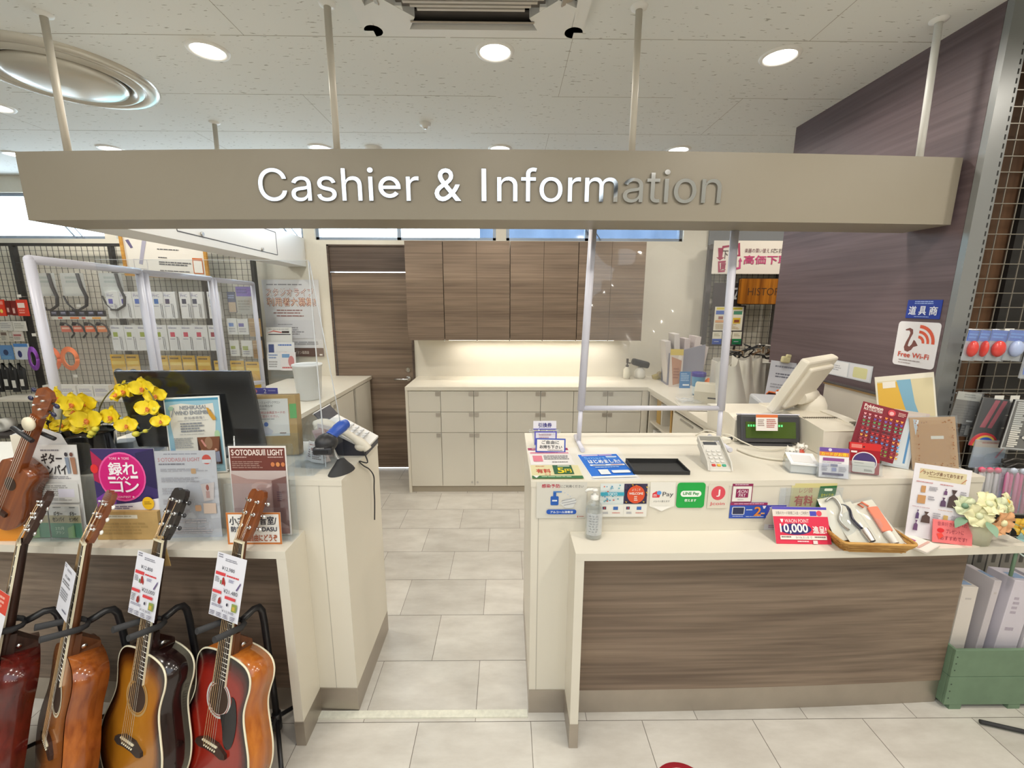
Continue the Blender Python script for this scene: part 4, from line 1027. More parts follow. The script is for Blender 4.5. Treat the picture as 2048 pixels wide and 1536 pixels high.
for k, (x0, y0, x1, y1, c, it, lab) in enumerate((
    (476, 574, 509, 628, 'a8a69c', [('r', .05, 0, .95, .35, '6a52a8'), ('g', .1, .08, .9, .28, 2, '4a3a80'), ('g', .1, .5, .9, .9, 4, '8a887c')], 'clear bag with purple header at the top of the narrow grid'),
    (459, 584, 475, 625, '3a4468', [('r', .05, .5, .95, .98, 'b09a80'), ('g', .1, .15, .9, .35, 2, '8a98c0')], 'dark blue and tan pack left of the purple header bag'),
    (458, 637, 477, 669, 'dcdcd8', [('r', .15, .28, .65, .5, '5a80c0'), ('g', .1, .6, .9, .9, 2, 'a0a0a8')], 'small white card with a light blue label, upper pair left'),
    (478, 638, 499, 669, 'dcdcd8', [('r', .1, .28, .6, .5, '5450a8'), ('g', .1, .6, .9, .9, 2, 'a0a0a8')], 'small white card with a violet label, upper pair right'),
    (463, 681, 481, 712, 'dad8d0', [('r', .1, .35, .6, .55, '98a440'), ('g', .1, .65, .9, .92, 2, 'a0a0a8')], 'small white card with a green label, lower pair left'),
    (486, 681, 508, 713, 'dad8d0', [('r', .1, .35, .6, .6, '98a440'), ('g', .1, .65, .9, .92, 2, 'a0a0a8')], 'small white card with a green label, lower pair right'),
    (501, 637, 524, 673, 'a8854e', [('r', 0, .2, 1, .24, 'c8b080'), ('g', .1, .4, .9, .8, 3, '8a6a38')], 'tan kraft pack beside the violet-label card'),
    (509, 681, 527, 717, 'a47e4a', [('r', 0, .2, 1, .24, 'd0b890'), ('g', .1, .4, .9, .8, 3, '8a6a38')], 'tan kraft pack beside the lower green-label card'))):
    pack('accessory_pack', lab, 'accessory pack', x0, y0, x1, y1, c, it, .012, PY - .02, 'packs on the narrow grid')
for k, (x0, x1) in enumerate(((96, 128), (129, 160), (164, 194), (196, 226))):
    pack('white_tray_box', 'low white box with grey print on the shelf behind the orchid, %s of four' % ORD[k], 'box', x0, 770, x1, 792, 'dcdad4', [('g', .1, .3, .9, .6, 2, '9a98b0'), ('r', .1, .7, .9, .95, 'c4c2c8')], .06, PY - .06, 'low white boxes behind the orchid')
mb = MB(); mb.bx((-4.6, 3.72, 1.00 - .02), (-3.2, 3.98, 1.0), WHITE); b1 = atY(96, 792, PY - .06); 
for i, v in enumerate(mb.v): mb.v[i] = (v[0], v[1], v[2] + b1.z - 1.0)
tag(mb.build('wall_shelf'), 'white shelf under the low boxes on the grid wall', 'shelf')
rl = MB(); rl.lathe([(.02, 0), (.06, 0), (.06, .09), (.02, .09), (.02, 0)], P('e2e0da'), 24, Matrix.Rotation(pi / 2, 4, 'X'))
o = rl.build('paper_roll', loc=atY(22, 846, 3.8)); tag(o, 'white roll behind the ukulele neck at the left edge', 'roll')
mb = MB(); q = o.location; mb.bx((q.x - .5, 3.62, q.z - .085), (q.x + .45, 3.98, q.z - .062), M('dark_shelf_board', (.06, .05, .05), .6)); tag(mb.build('dark_shelf'), 'dark lower shelf at the left edge carrying a white roll', 'shelf')

# wood-framed notice board hanging in front of the grid
b, w_, h_ = pxbox(252, 470, 420, 556, 3.92)
fr = thing('framed_notice', 'light wood framed notice with an orange box, half hidden by the sign', 'framed notice', mat4=pose(b, 0, -4, 3))
mb = MB(); WF = wood('pine_frame', 'b07a34', 'd0a054', 'x', fine=60, long=6)
for c, d in (((0, 0, .012), (w_, .02, .024)), ((0, 0, h_ - .012), (w_, .02, .024)), ((-w_ / 2 + .012, 0, h_ / 2), (.024, .02, h_ - .048)), ((w_ / 2 - .012, 0, h_ / 2), (.024, .02, h_ - .048))): mb.box(c, d, WF)
mb.build('frame', fr)
mb = MB(); mb.box((0, .004, h_ / 2), (w_ - .05, .004, h_ - .05), P('e4e0d8')); pn = mb.build('sheet', fr)
mb = MB(); draw(mb, [('p', [(.06, .18), (.10, .16), (.14, .34), (.11, .36)], '6a6488'), ('p', [(.26, .15), (.31, .15), (.22, .72), (.18, .70)], 'a8a6b8'), ('f', .12, .6, .28, .82, .004, 'b0aeb8'), ('g', .42, .33, .75, .37, 1, '55555a'), ('g', .42, .52, .55, .56, 1, '55555a'), ('g', .42, .62, .80, .72, 2, '66666a'), ('g', .42, .82, .80, .86, 1, '77777a'), ('r', .82, .50, .94, .86, 'c86a30'), ('r', .83, .56, .93, .84, 'ece8e0')], w_, h_, .001); mb.build('print', pn)

# ------------------------------------------------------------------ poster wall, leaflets, bin
b, w_, h_ = pxbox(538, 560, 650, 713, 4.085)
sheet('poster', 'white studio live recruiting poster with a brown band at its foot, left of the door', 'poster', w_, h_,
      [('g', .08, .055, .88, .08, 1, '8a8a90'), ('t', .066, .116, .904, .214, 'スタジオライブ', '7a2424'), ('t', .056, .104, .896, .204, 'スタジオライブ', '9a3a34'), ('t', .06, .11, .90, .209, 'スタジオライブ', 'f4ece4'), ('t', .066, .236, .924, .342, '利用者大募集!', '7a2424'), ('t', .056, .224, .914, .330, '利用者大募集!', '9a3a34'), ('t', .06, .23, .919, .336, '利用者大募集!', 'f2d8c0'),
       ('g', .22, .385, .75, .405, 1, '8a4a44'), ('g', .16, .42, .80, .44, 1, '8a4a44'), ('g', .21, .458, .76, .478, 1, '8a4a44'), ('rr', .14, .52, .86, .76, .03, 'd2d2d6'), ('g', .22, .57, .56, .585, 1, '8a8a90'), ('g', .22, .61, .7, .72, 4, '8a8a90'), ('g', .15, .80, .92, .85, 2, '9a9aa0'),
       ('r', 0, .885, 1, 1, '5c4038'), ('t', .30, .925, .73, .965, '島村楽器 イオン葛西店', 'e8dcd0'), ('r', .04, .965, .1, .985, 'e8e6e0'), ('r', .92, .965, .97, .985, 'e8e6e0')], pose(b), 'd8d8da', .003)
b, w_, h_ = pxbox(546, 722, 604, 800, 3.98)
lf = thing('leaflet_rack', 'stand of music leaflets with red and blue titles beside the white bucket', 'leaflet rack', mat4=pose(b - Vector((0, 0, .0))))
lf.location.z = HB
for k, (dx, dz, y, c, it) in enumerate(((-.02, .30, .0, 'd8d8d4', [('g', .1, .05, .9, .1, 1, 'a0a0a0'), ('p', [(.02, .20), (.3, .10), (.62, .16), (.60, .19), (.3, .14)], 'c86058'), ('r', .62, .12, .9, .19, '3a3030'), ('r', .1, .22, .95, .25, '2a2a3a')]), (.0, .20, -.02, 'e2e2e2', [('r', .05, .1, .25, .6, '3a4a80'), ('g', .4, .1, .95, .22, 1, '4a70b8'), ('p', [(.3, .5), (.7, .45), (.75, .65), (.35, .7)], 'b86a58')]), (-.06, .10, -.04, 'dedede', [('g', .1, .1, .8, .4, 2, '7a90b8'), ('g', .1, .5, .8, .9, 3, 'a0a0a0')]), (.07, .09, -.04, 'e4dede', [('r', .1, .1, .6, .3, '7098c0'), ('e', .7, .5, .2, .3, 'c88080'), ('g', .1, .8, .8, .95, 1, 'c06060')]))):
    s = sheet('leaflet', None, None, (.24, .25, .12, .14)[k], (.28, .2, .16, .17)[k], it, Matrix.Translation((dx, y - .02, dz * .55 + .03)) @ Matrix.Rotation(radians(-6), 4, 'X'), c, .003, parent=lf)
mb = MB(); mb.box((0, .03, .005), (.30, .14, .01), ACRYL); mb.box((0, .02, .14), (.28, .003, .26), ACRYL); mb.build('clear_stand', lf)
b = atZ(620, 798, HB); mb = MB(); TR = M('translucent_white_plastic', (.72, .74, .74), .4)
mb.lathe([(1e-4, 0), (.075, 0), (.082, .01), (.098, .245), (.104, .248), (.104, .262), (.096, .264), (.090, .25), (.072, .02), (1e-4, .015)], TR, 28); tag(mb.build('bucket', loc=(b.x, b.y, HB)), 'translucent white plastic bucket on the left side worktop', 'bucket')

# ------------------------------------------------------------------ folding screens along the left edge
pts = [(-1.715, 1.60), (-1.845, 2.23), (-1.89, 2.82), (-2.0, 3.46)]; tops = [1.815, 1.81, 1.805, 1.785]
LB = ['nearest', 'middle', 'farthest']
for k in range(3):
    a, b = Vector((*pts[k], 0)), Vector((*pts[k + 1], 0)); d = (b - a).normalized(); a = a + d * (.02 if k else 0); b = b - d * .02
    zb = HT if k == 0 else HB; zt = tops[k]; t = thing('acrylic_screen', 'clear screen in a pale lilac tube frame, %s of the three leaves on the left' % LB[k], 'screen', (a.x, a.y, zb), group='framed clear screens on the left')
    if k == 0: zb = HB
    T = Matrix.Translation((-a.x, -a.y, -t.location.z)); r = .016
    for nm, p in (('frame_post', [(a.x, a.y, zb if k else HT), (a.x, a.y, zt)]), ('frame_post', [(b.x, b.y, HB), (b.x, b.y, zt)]), ('frame_top', [(a.x, a.y, zt), (b.x, b.y, zt)]), ('frame_bottom', [(a.x, a.y, HT + .09), (b.x, b.y, HT + .09 if k == 0 else HB + .06)])):
        mb = MB(); mb.tube(p, r, LILAC, 12, T); 
        if nm == 'frame_post': mb.ball(p[1], r, LILAC, 10, T)
        mb.build(nm, t)
    mb = MB(); mb.add([(a.x, a.y, HT + .09), (b.x, b.y, HT + .09 if k == 0 else HB + .06), (b.x, b.y, zt), (a.x, a.y, zt)], [(0, 1, 2, 3)], FILM, T); mb.build('clear_sheet', t)
t = thing('counter_screen', 'frameless clear acrylic sheet standing on the left counter before the monitor', 'screen', (-1.10, 1.60, HT))
mb = MB(); mb.box((0, 0, .402), (.76, .004, .787), ACRYL); mb.build('clear_sheet', t)
EDGE = M('acrylic_edge', (.62, .65, .68), .2)
mb = MB(); mb.box((.3815, 0, .40), (.003, .0045, .79), EDGE); mb.build('sheet_edge', t)
mb = MB(); mb.box((0, 0, .7955), (.76, .0045, .001), EDGE); mb.build('sheet_edge', t)
mb = MB(); mb.add([(.383, 0, .004), (.383, .16, .004), (.383, .16, .16), (.383, 0, .79)], [(0, 1, 2, 3)], ACRYL); mb.tube([(.383, .004, .79), (.383, .165, .16), (.383, .165, .004)], .002, EDGE, 6); mb.build('side_brace', t)
mb = MB(); mb.box((.30, 0, .004), (.14, .16, .004), ACRYL); mb.build('foot_plate', t)
mb = MB(); mb.box((-.30, 0, .004), (.14, .16, .004), ACRYL); mb.build('foot_plate', t)

# ------------------------------------------------------------------ monitor seen from behind
t = thing('monitor', 'black computer monitor seen from behind, on the left counter', 'monitor', (-1.285, 1.76, HT))
T = pose((0, -.03, .045), 0, -9, 0); BK = M('glossy_black_monitor_back', (.012, .012, .014), .22)
mb = MB(); mb.box((0, 0, .17), (.532, .022, .335), BK, T, .006); pn = mb.build('housing', t)
mb = MB(); mb.box((0, .0115, .172), (.50, .001, .30), M('screen_black', (.01, .01, .012), .1), T); mb.build('screen', pn)
mb = MB(); mb.text('acer', -.225, .265, -.135, .295, -.0118, P('8a8a8c'), T, 0, SANS); mb.build('maker_name', pn)
mb = MB(); mb.box((-.02, -.012, .045), (.09, .002, .03), P('a8aaa4'), T); mb.build('rating_label', pn)
mb = MB(); mb.bx((-.03, .0, .012), (.03, .02, .14), BLKPL, None, .004); mb.build('stand_neck', t)
mb = MB(); mb.lathe([(1e-4, .014), (.10, .012), (.115, .004), (.115, 0)], BLKPL, 32); mb.build('stand_base', t)

# ------------------------------------------------------------------ orchid
pot = atY(183, 905, 1.60); ox, oy = pot.x, 1.60
t = thing('orchid', 'yellow moth orchid with drooping sprays in a glossy black pot', 'plant', (ox, oy, HT)); Ti = Matrix.Translation((-ox, -oy, -HT))
mb = MB(); GP = M('glossy_black_pot', (.012, .011, .012), .12, coat=.4)
mb.lathe([(1e-4, 0), (.062, 0), (.066, .006), (.084, .148), (.087, .152), (.083, .154), (.076, .13), (1e-4, .13)], GP, 36); mb.build('pot', t)
mb = MB(); mb.lathe([(1e-4, .138), (.077, .132)], M('bark_chips', (.10, .06, .03), .9, noise=.5, nscale=120), 20); mb.build('bark', t)
LEAF = M('orchid_leaf', (.22, .33, .30), .35, noise=.15, nscale=12); LEAFG = M('bright_green_leaf', (.22, .55, .10), .4)
for a, ln, wd, m_ in ((15, .17, .035, LEAF), (160, .16, .034, LEAF), (60, .14, .03, LEAF), (215, .12, .03, LEAF), (-35, .10, .028, LEAFG), (100, .13, .03, LEAF)):
    mb = MB(); ca, sa = cos(radians(a)), sin(radians(a))
    def f(u, v, ca=ca, sa=sa, ln=ln, wd=wd):
        q = (v - .5) * 2 * wd * sin(pi * min(1, u * .92 + .08)) ** .6; x = ln * u; z = .15 + .05 * sin(u * pi * .8) - .035 * u * u + abs(v - .5) * .015
        return (ca * x - sa * q, sa * x + ca * q, z)
    mb.sheetgrid(f, 10, 4, m_); mb.build('leaf', t)
def A(px, py, y=1.56): return Ti @ atY(px, py, y)
STEM = M('orchid_stem', (.16, .15, .05), .5); TWIG = M('green_twig', (.42, .48, .12), .5)
for p in ([(176, 880, 1.6), (168, 845, 1.58), (158, 812, 1.56), (140, 800, 1.55), (126, 815, 1.54), (122, 845, 1.53), (116, 870, 1.52), (104, 890, 1.51)], [(192, 880, 1.6), (196, 845, 1.58), (200, 815, 1.57), (214, 790, 1.56), (236, 772, 1.55), (262, 766, 1.54), (290, 775, 1.53), (308, 800, 1.52), (312, 830, 1.52), (300, 858, 1.52), (276, 868, 1.52)]):
    mb = MB(); mb.tube(spline([tuple(A(*q)) for q in p], 4), .0022, STEM, 6); mb.build('flower_stem', t)
for p in ([(104, 890, 1.51), (92, 890, 1.51), (80, 892, 1.51)], [(108, 886, 1.51), (100, 900, 1.51), (96, 908, 1.51)], [(300, 858, 1.52), (285, 864, 1.52), (272, 868, 1.52)]):
    mb = MB(); mb.tube([tuple(A(*q)) for q in p], .0015, TWIG, 5); mb.build('twig', t)
PET = M('yellow_petal', (.86, .66, .015), .5, noise=.10, nscale=60); LIP = M('orange_lip', (.72, .22, .05), .5); BUD = M('yellow_green_bud', (.66, .60, .06), .5)
random.seed(11)
def flower(px, py, s, yaw, pitch, y=1.53, roll=0):
    s *= 1.15
    T = Matrix.Translation(A(px, py, y)) @ Matrix.Rotation(radians(yaw), 4, 'Z') @ Matrix.Rotation(radians(pitch), 4, 'X') @ Matrix.Rotation(radians(roll), 4, 'Y')
    mb = MB()
    def petal(a, ln, wd, lift, off=0.0):
        ca, sa = cos(radians(a)), sin(radians(a))
        def f(u, v):
            q = (v - .5) * 2 * wd * (sin(pi * (u * .86 + .14)) ** .55) ; r = ln * u
            yy = -lift * sin(u * pi * .6) + off + .004 * cos((v - .5) * 5) * u
            return (ca * r - sa * q, yy - .002 * sin(u * 9 + v * 4), sa * r + ca * q)
        mb.sheetgrid(f, 7, 6, PET, T)
    for a in (90, 218, 322): petal(a, s * .95, s * .42, .004, .003)
    for a in (4, 176): petal(a, s * 1.05, s * .62, .008, -.002)
    o = mb.build('flower', t)
    mb = MB(); mb.ball((0, -.010, -s * .18), (s * .16, s * .16, s * .20), LIP, 10, T); mb.ball((0, -.014, -s * .02), (s * .09, s * .10, s * .10), LIP, 8, T)
    for q in (-1, 1): mb.tube([tuple(T @ Vector((0, -.012, -s * .25))), tuple(T @ Vector((q * s * .16, -.018, -s * .45)))], [s * .05, s * .015], LIP, 6)
    mb.build('lip', o)
for q in ((119, 793, .036, -15, 6, 1.54), (147, 806, .038, 5, 0, 1.52), (168, 805, .036, 20, 5, 1.54), (100, 827, .033, -25, -10, 1.53), (152, 822, .034, 0, -25, 1.56), (176, 838, .042, 15, -8, 1.53), (92, 860, .030, -20, -5, 1.52), (103, 885, .026, 0, -50, 1.51), (128, 852, .034, 10, -50, 1.55), (168, 853, .034, 20, -35, 1.55),
          (226, 832, .036, -10, -5, 1.54), (255, 850, .031, 20, -15, 1.53), (252, 780, .033, -15, 0, 1.55), (238, 793, .030, -30, -55, 1.55), (286, 774, .036, 10, 5, 1.53), (312, 789, .030, 25, 0, 1.54), (298, 815, .035, 10, -10, 1.52), (322, 842, .026, 30, -20, 1.52)):
    flower(*q)
for q, r in (((76, 877), .011), ((82, 882), .012), ((77, 893), .008), ((95, 909), .012), ((184, 866), .013), ((191, 858), .012), ((180, 872), .010), ((272, 868), .013), ((291, 862), .009), ((310, 818), .010)):
    mb = MB(); mb.ball(tuple(A(*q, 1.52)), (r, r * .9, r * .85), BUD, 10); mb.build('bud', t)

# ================================================================== LEFT COUNTER: SHELF DISPLAY
def prop(o, **k): return o
def holder(mbname, parent, w_, h_, depth, yaw=0): pass
# white and yellow folded display board with the sheet before it, and the orange box
b = atZ(62, 1074, HS); t = thing('display_board', 'folded white display board with cream and yellow spine at the left shelf end', 'display board', (b.x, 1.455, HS), 0)
mb = MB(); K = b.x
def Q(px, py, y): v = atY(px, py, y); return (v.x - K, y - 1.455, v.z - HS)
mb.add([Q(62, 1074, 1.462), Q(146, 1010, 1.474), Q(146, 906, 1.474), Q(122, 868, 1.474), Q(70, 851, 1.468), Q(24, 869, 1.46)], [(0, 1, 2, 3, 4, 5)], P('dededf')); mb.build('white_panel', t)
for v in mb.v: pass
mb = MB(); mb.prism([(Q(22, 870, 1.455)[0], Q(22, 870, 1.455)[2]), (Q(46, 868, 1.455)[0], Q(46, 868, 1.455)[2]), (Q(58, 928, 1.455)[0], Q(58, 928, 1.455)[2]), (Q(35, 930, 1.455)[0], Q(35, 930, 1.455)[2])], -.004, 0, P('eae2d0')); mb.build('cream_spine', t)
mb = MB(); mb.prism([(Q(35, 930, 1.455)[0], Q(35, 930, 1.455)[2]), (Q(58, 928, 1.455)[0], Q(58, 928, 1.455)[2]), (Q(73, 1050, 1.455)[0], .022), (Q(66, 1056, 1.455)[0], .004)], -.004, 0, P('dfa61c')); mb.build('yellow_spine', t)
b, w_, h_ = pxbox(-30, 1036, 64, 1072, 1.435)
bx = thing('orange_box', 'low orange cardboard box at the left end of the lower shelf', 'box', (b.x, 1.435, HS)); mb = MB(); mb.box((0, 0, h_ / 2), (w_, .035, h_), M('orange_card', 'e0902a', .6, noise=.08, nscale=20)); mb.build('tray', bx)
mb = MB(); mb.box((0, -.002, h_ + .003), (w_ + .006, .041, .006), P('e89a3a')); mb.build('lid', bx)
b, w_, h_ = pxbox(16, 940, 54, 1036, 1.43)
sheet('paper_sheet', 'blank white sheet leaning on the orange box below the ukulele', 'paper', w_, h_, [('r', 0, .62, 1, .625, 'd8d4da')], pose((b.x, 1.425, HS + .052), 0, 3, -3), 'e6e4e6', .001)
# ukulele leaning at the left end
ub = atY(4, 1030, 1.44); gm = pose((ub.x + .01, 1.405, HS + .070), -10, 4, 31) @ Matrix.Scale(1.12, 4)
t = thing('ukulele', 'brown ukulele with a clip-on tuner and capo leaning at the left photo edge', 'ukulele', mat4=gm, group=None)
UKW = gloss_wood('ukulele_mahogany', '6a3418', '9a5428', 'z'); out = [(x * .44, z * .50) for x, z in body_outline(.35, .47)]
mb = MB(); mb.prism(out, 0, .05, UKW, smooth=True); mb.build('body', t)
mb = MB(); mb.prism([(-.018, .22), (.018, .22), (.016, .42), (-.016, .42)], -.004, .016, UKW); mb.build('neck', t)
mb = MB(); hp = [(-.016, .42), (.016, .42), (.027, .445), (.029, .50), (.014, .515), (-.014, .515), (-.029, .50), (-.027, .445)]; mb.prism(hp, .0, .012, UKW); hd = mb.build('headstock', t)
for k in range(4):
    s = 1 if k % 2 else -1; z = .455 + .03 * (k // 2); mb = MB(); mb.cyl((s * .012, .004, z), (s * .012, -.012, z), .003, CHROME, 8); mb.cyl((s * .025, .006, z), (s * .038, .006, z), .003, BLKPL, 8); mb.ball((s * .045, .006, z), (.010, .005, .007), M('blue_black_plastic', (.02, .02, .06), .15), 10); mb.build('tuning_peg', hd)
mb = MB(); mb.lathe([(1e-4, -.006), (.019, -.006), (.021, -.003), (.021, .003), (1e-4, .004)], P('ece2c8'), 28, Matrix.Translation((.0, -.012, .395)) @ Matrix.Rotation(pi / 2, 4, 'X')); mb.build('clip_tuner', t)
mb = MB(); mb.tube([(-.045, -.012, .352), (.035, -.014, .357)], .0065, BLKPL, 8); mb.tube([(-.03, .024, .348), (.05, .03, .362)], .006, BLKPL, 8); mb.build('capo', t)
for k in range(4): mb = MB(); mb.tube([(-.010 + .0066 * k, -.008, .06), (-.010 + .0066 * k, -.006, .42)], .0006, P('e8e4d8'), 4); mb.build('string', t)
mb = MB(); mb.prism([(-.03, .055), (.03, .055), (.03, .068), (-.03, .068)], -.007, 0, ROSE); mb.build('bridge', t)
mb = MB(); mb.quad([(x, -.0006, z) for x, z in circle(0, .165, .022, .022, 24)], M('soundhole_dark', '000000')); mb.build('soundhole', t)

# leaflet holder with the music course leaflets
b, w_, h_ = pxbox(73, 908, 180, 1083, 1.445)
t = thing('leaflet_holder', 'clear leaflet holder with black and white course sheet and green leaflets, leftmost on the shelf', 'leaflet holder', mat4=pose((b.x, 1.445, HS), 0, 4))
mb = MB(); mb.prism(rrect(-w_ / 2 - .008, .0, w_ / 2 + .045, h_ + .006, .02), .006, .009, ACRYL); mb.build('back_plate', t)
mb = MB(); mb.box((.012, -.018, .005), (w_ + .04, .05, .004), ACRYL); mb.box((0, -.028, .065), (w_ + .01, .0025, .125), ACRYL); mb.add([(w_ / 2 + .012, -.028, .0), (w_ / 2 + .012, .006, .0), (w_ / 2 + .03, .006, h_ * .8), (w_ / 2 + .012, -.028, .13)], [(0, 1, 2, 3)], ACRYL); mb.build('pocket', t)
o = sheet('course_sheet', None, None, w_, h_, [('rr', .01, .0, .99, .38, .04, 'e9e7e4'), ('g', .32, .05, .68, .08, 1, '8a8890'), ('b', .32, .09, .70, .20, 'ギター', '3a3638'), ('b', .27, .215, .77, .315, 'センパイ', '3a3638'), ('g', .1, .335, .9, .37, 2, '9a989c'),
    ('e', .07, .10, .035, .022, '4a4450'), ('p', [(.03, .13), (.11, .13), (.13, .22), (.08, .30), (.03, .28)], 'a89a98'), ('e', .14, .10, .03, .02, 'c09a7a'), ('p', [(.10, .14), (.18, .13), (.24, .20), (.20, .27), (.08, .29)], '9a7a86'), ('p', [(.08, .22), (.18, .20), (.16, .30), (.06, .31)], '6a4a40'),
    ('e', .80, .10, .03, .022, '403c44'), ('p', [(.77, .13), (.84, .13), (.85, .30), (.80, .31)], '8a96a8'), ('e', .90, .10, .032, .022, '7a5046'), ('p', [(.87, .13), (.96, .13), (.97, .31), (.90, .31)], 'a87a60'),
    ('rr', .0, .41, .96, .62, .03, 'd9d8d4'), ('g', .12, .43, .92, .55, 6, '9c9a98'), ('r', .58, .47, .88, .56, 'dcd8e4'), ('g', .12, .57, .9, .6, 2, 'a4a2a0')], Matrix.Translation((0, -.002, .002)), 'dddbd7', .0012, parent=t)
for k, x in enumerate((-.33, .07, .36)):
    lw = w_ * (.36 if k < 2 else .26)
    sheet('leaflet', None, None, lw, .125, [('r', 0, .45, 1, 1, '5a8a6e'), ('r', 0, .32, 1, .55, 'b0a480'), ('g', .25, .06, .75, .12, 1, '8a8a86'), ('b', .25, .20, .72, .34, 'ギター', '4a4640'), ('b', .18, .37, .80, .50, 'センパイ', '4a4640')] + ([('t', .28, .66, .72, .76, '2カ月', 'cfe0c8'), ('t', .28, .79, .72, .88, 'プラン', 'cfe0c8')] if k == 1 else [('p', [(0, .7), (.5, .6), (.5, 1), (0, 1)], '7aa06a')]), Matrix.Translation((x * w_, -.012 - .002 * k, .004)), 'd8d4cc', .001, parent=t)

# contest flyer with kraft pocket
b, w_, h_ = pxbox(206, 915, 331, 1086, 1.44)
fl = sheet('contest_flyer', 'purple recording contest flyer with a magenta circle above a kraft paper pocket', 'flyer', w_, h_,
    [('r', 0, 0, 1, .70, '3c2e66'), ('p', [(0, .02), (.3, .22), (.25, .45), (0, .35)], 'b02050'), ('p', [(0, .55), (.35, .40), (.30, .65), (0, .70)], '7a3aa0'), ('p', [(.7, .05), (1, .0), (1, .45), (.8, .40)], '2c2450'), ('p', [(0, .72), (.25, .62), (.6, .60), (1, .55), (1, .80), (0, .80)], 'e6e2e8'), ('e', .03, .22, .06, .05, 'e03030'),
     ('e', .46, .31, .375, .275, 'e85aa0'), ('e', .46, .31, .35, .255, 'd01878'), ('b', .26, .15, .47, .29, '録', 'f6eef2'), ('b', .49, .15, .71, .28, 'れ', 'f6eef2'), ('r', .24, .305, .36, .335, 'f6eef2'), ('r', .60, .295, .72, .325, 'f6eef2'), ('p', [(.38, .33), (.42, .30), (.46, .33), (.50, .30), (.54, .33), (.58, .30), (.58, .315), (.54, .345), (.50, .315), (.46, .345), (.42, .315), (.38, .345)], 'f6eef2'), ('b', .26, .36, .46, .475, 'コ', 'f6eef2'), ('b', .50, .355, .72, .475, 'ン', 'f6eef2'),
     ('t', .30, .085, .62, .115, 'TORE ★ TORE', 'f8d8e8'), ('t', .34, .515, .64, .54, 'CONTEST ★', 'f8d8e8'), ('e', .84, .60, .095, .072, 'e8b820'), ('g', .78, .58, .90, .62, 2, 'a07818'), ('g', .05, .63, .68, .67, 2, '6a6080')], pose((b.x, 1.44, HS), 0, 3), 'd8d4da', .002)
mb = MB(); KR = M('kraft_card', 'bb9a62', .75, noise=.12, nscale=40); mb.box((0, -.010, h_ * .16), (w_ * 1.0, .014, h_ * .32), KR); pk = mb.build('kraft_pocket', fl)
mb = MB(); draw(mb, [('r', .14, .12, .68, .25, 'dcd6c4'), ('g', .18, .15, .64, .22, 1, 'b0a890'), ('g', .1, .4, .9, .85, 4, 'a88a54')], w_, h_ * .32, -.0171); mb.build('print', pk)
# pale flyer in a stand
b, w_, h_ = pxbox(329, 922, 447, 1088, 1.44)
fl = sheet('soundproof_flyer', 'pale flyer for a soundproof booth, in a clear stand behind the black headstock', 'flyer', w_, h_,
    [('g', .15, .03, .7, .05, 1, '9a98a0'), ('t', .05, .075, .74, .12, 'S·OTODASUⅡ LIGHT', 'cf7a7a'), ('e', .85, .10, .075, .055, 'd84a3a'), ('r', .775, .10, .925, .14, 'e0dcda'), ('g', .06, .14, .5, .17, 1, '8a8890'), ('g', .08, .2, .9, .24, 2, 'a8a6ac'), ('rr', .58, .2, .66, .26, .02, 'c09a70'), ('g', .08, .3, .72, .36, 3, 'a8a6ac'), ('g', .08, .42, .5, .5, 3, 'a8a6ac'), ('p', [(.72, .38), (.95, .36), (.92, .56), (.76, .58)], 'cbc0bc'), ('e', .83, .42, .025, .035, '9a5a50'), ('r', .80, .46, .86, .54, 'a88a86'),
     ('g', .08, .55, .66, .62, 3, 'a8a6ac'), ('rr', .6, .62, .7, .69, .02, 'c8a080'), ('r', .74, .60, .95, .72, 'cdb8a8'), ('g', .08, .67, .56, .74, 3, 'aeaab0'), ('g', .08, .78, .9, .84, 2, 'b4b0b4'), ('g', .08, .88, .92, .96, 3, 'b4b0b4')], pose((b.x, 1.44, HS), 2, 4), 'd3cfd0', .002)
mb = MB(); mb.box((.01, -.012, .004), (w_ + .02, .045, .004), ACRYL); mb.box((.005, -.003, h_ * .5), (w_ + .012, .0015, h_ + .006), ACRYL); mb.build('clear_stand', fl)
# brown brochure in a clear holder
b, w_, h_ = pxbox(471, 907, 585, 1080, 1.44)
fl = sheet('brown_brochure', 'brown headed soundproof booth brochure in a clear holder at the shelf end by the aisle', 'brochure', w_, h_,
    [('r', .02, .02, .98, .27, '6e352c'), ('b', .05, .035, .95, .10, 'S·OTODASUⅡ LIGHT', 'eee0d8'), ('g', .05, .115, .35, .135, 1, 'c8a8a0'), ('g', .68, .115, .95, .135, 1, 'c8a8a0'), ('g', .05, .165, .62, .25, 4, 'a07a70'), ('e', .76, .20, .035, .025, 'c87a4a'), ('e', .85, .20, .035, .025, 'd08a50'), ('e', .94, .20, .033, .025, 'c87a4a'),
     ('r', .02, .27, .98, .98, 'a88a84'), ('p', [(.02, .27), (.98, .27), (.98, .33), (.72, .37), (.3, .36), (.02, .30)], 'c0b0ac'), ('p', [(.72, .38), (.98, .33), (.98, .90), (.72, .80)], '7a5a56'), ('rr', .36, .42, .70, .92, .03, 'b89890'), ('e', .53, .45, .17, .06, 'b89890'), ('g', .8, .50, .9, .62, 5, '5a4048'), ('p', [(.02, .85), (.98, .92), (.98, .98), (.02, .98)], '96706a')], pose((b.x, 1.445, HS + .006), 0, 3), 'e4e0dc', .003)
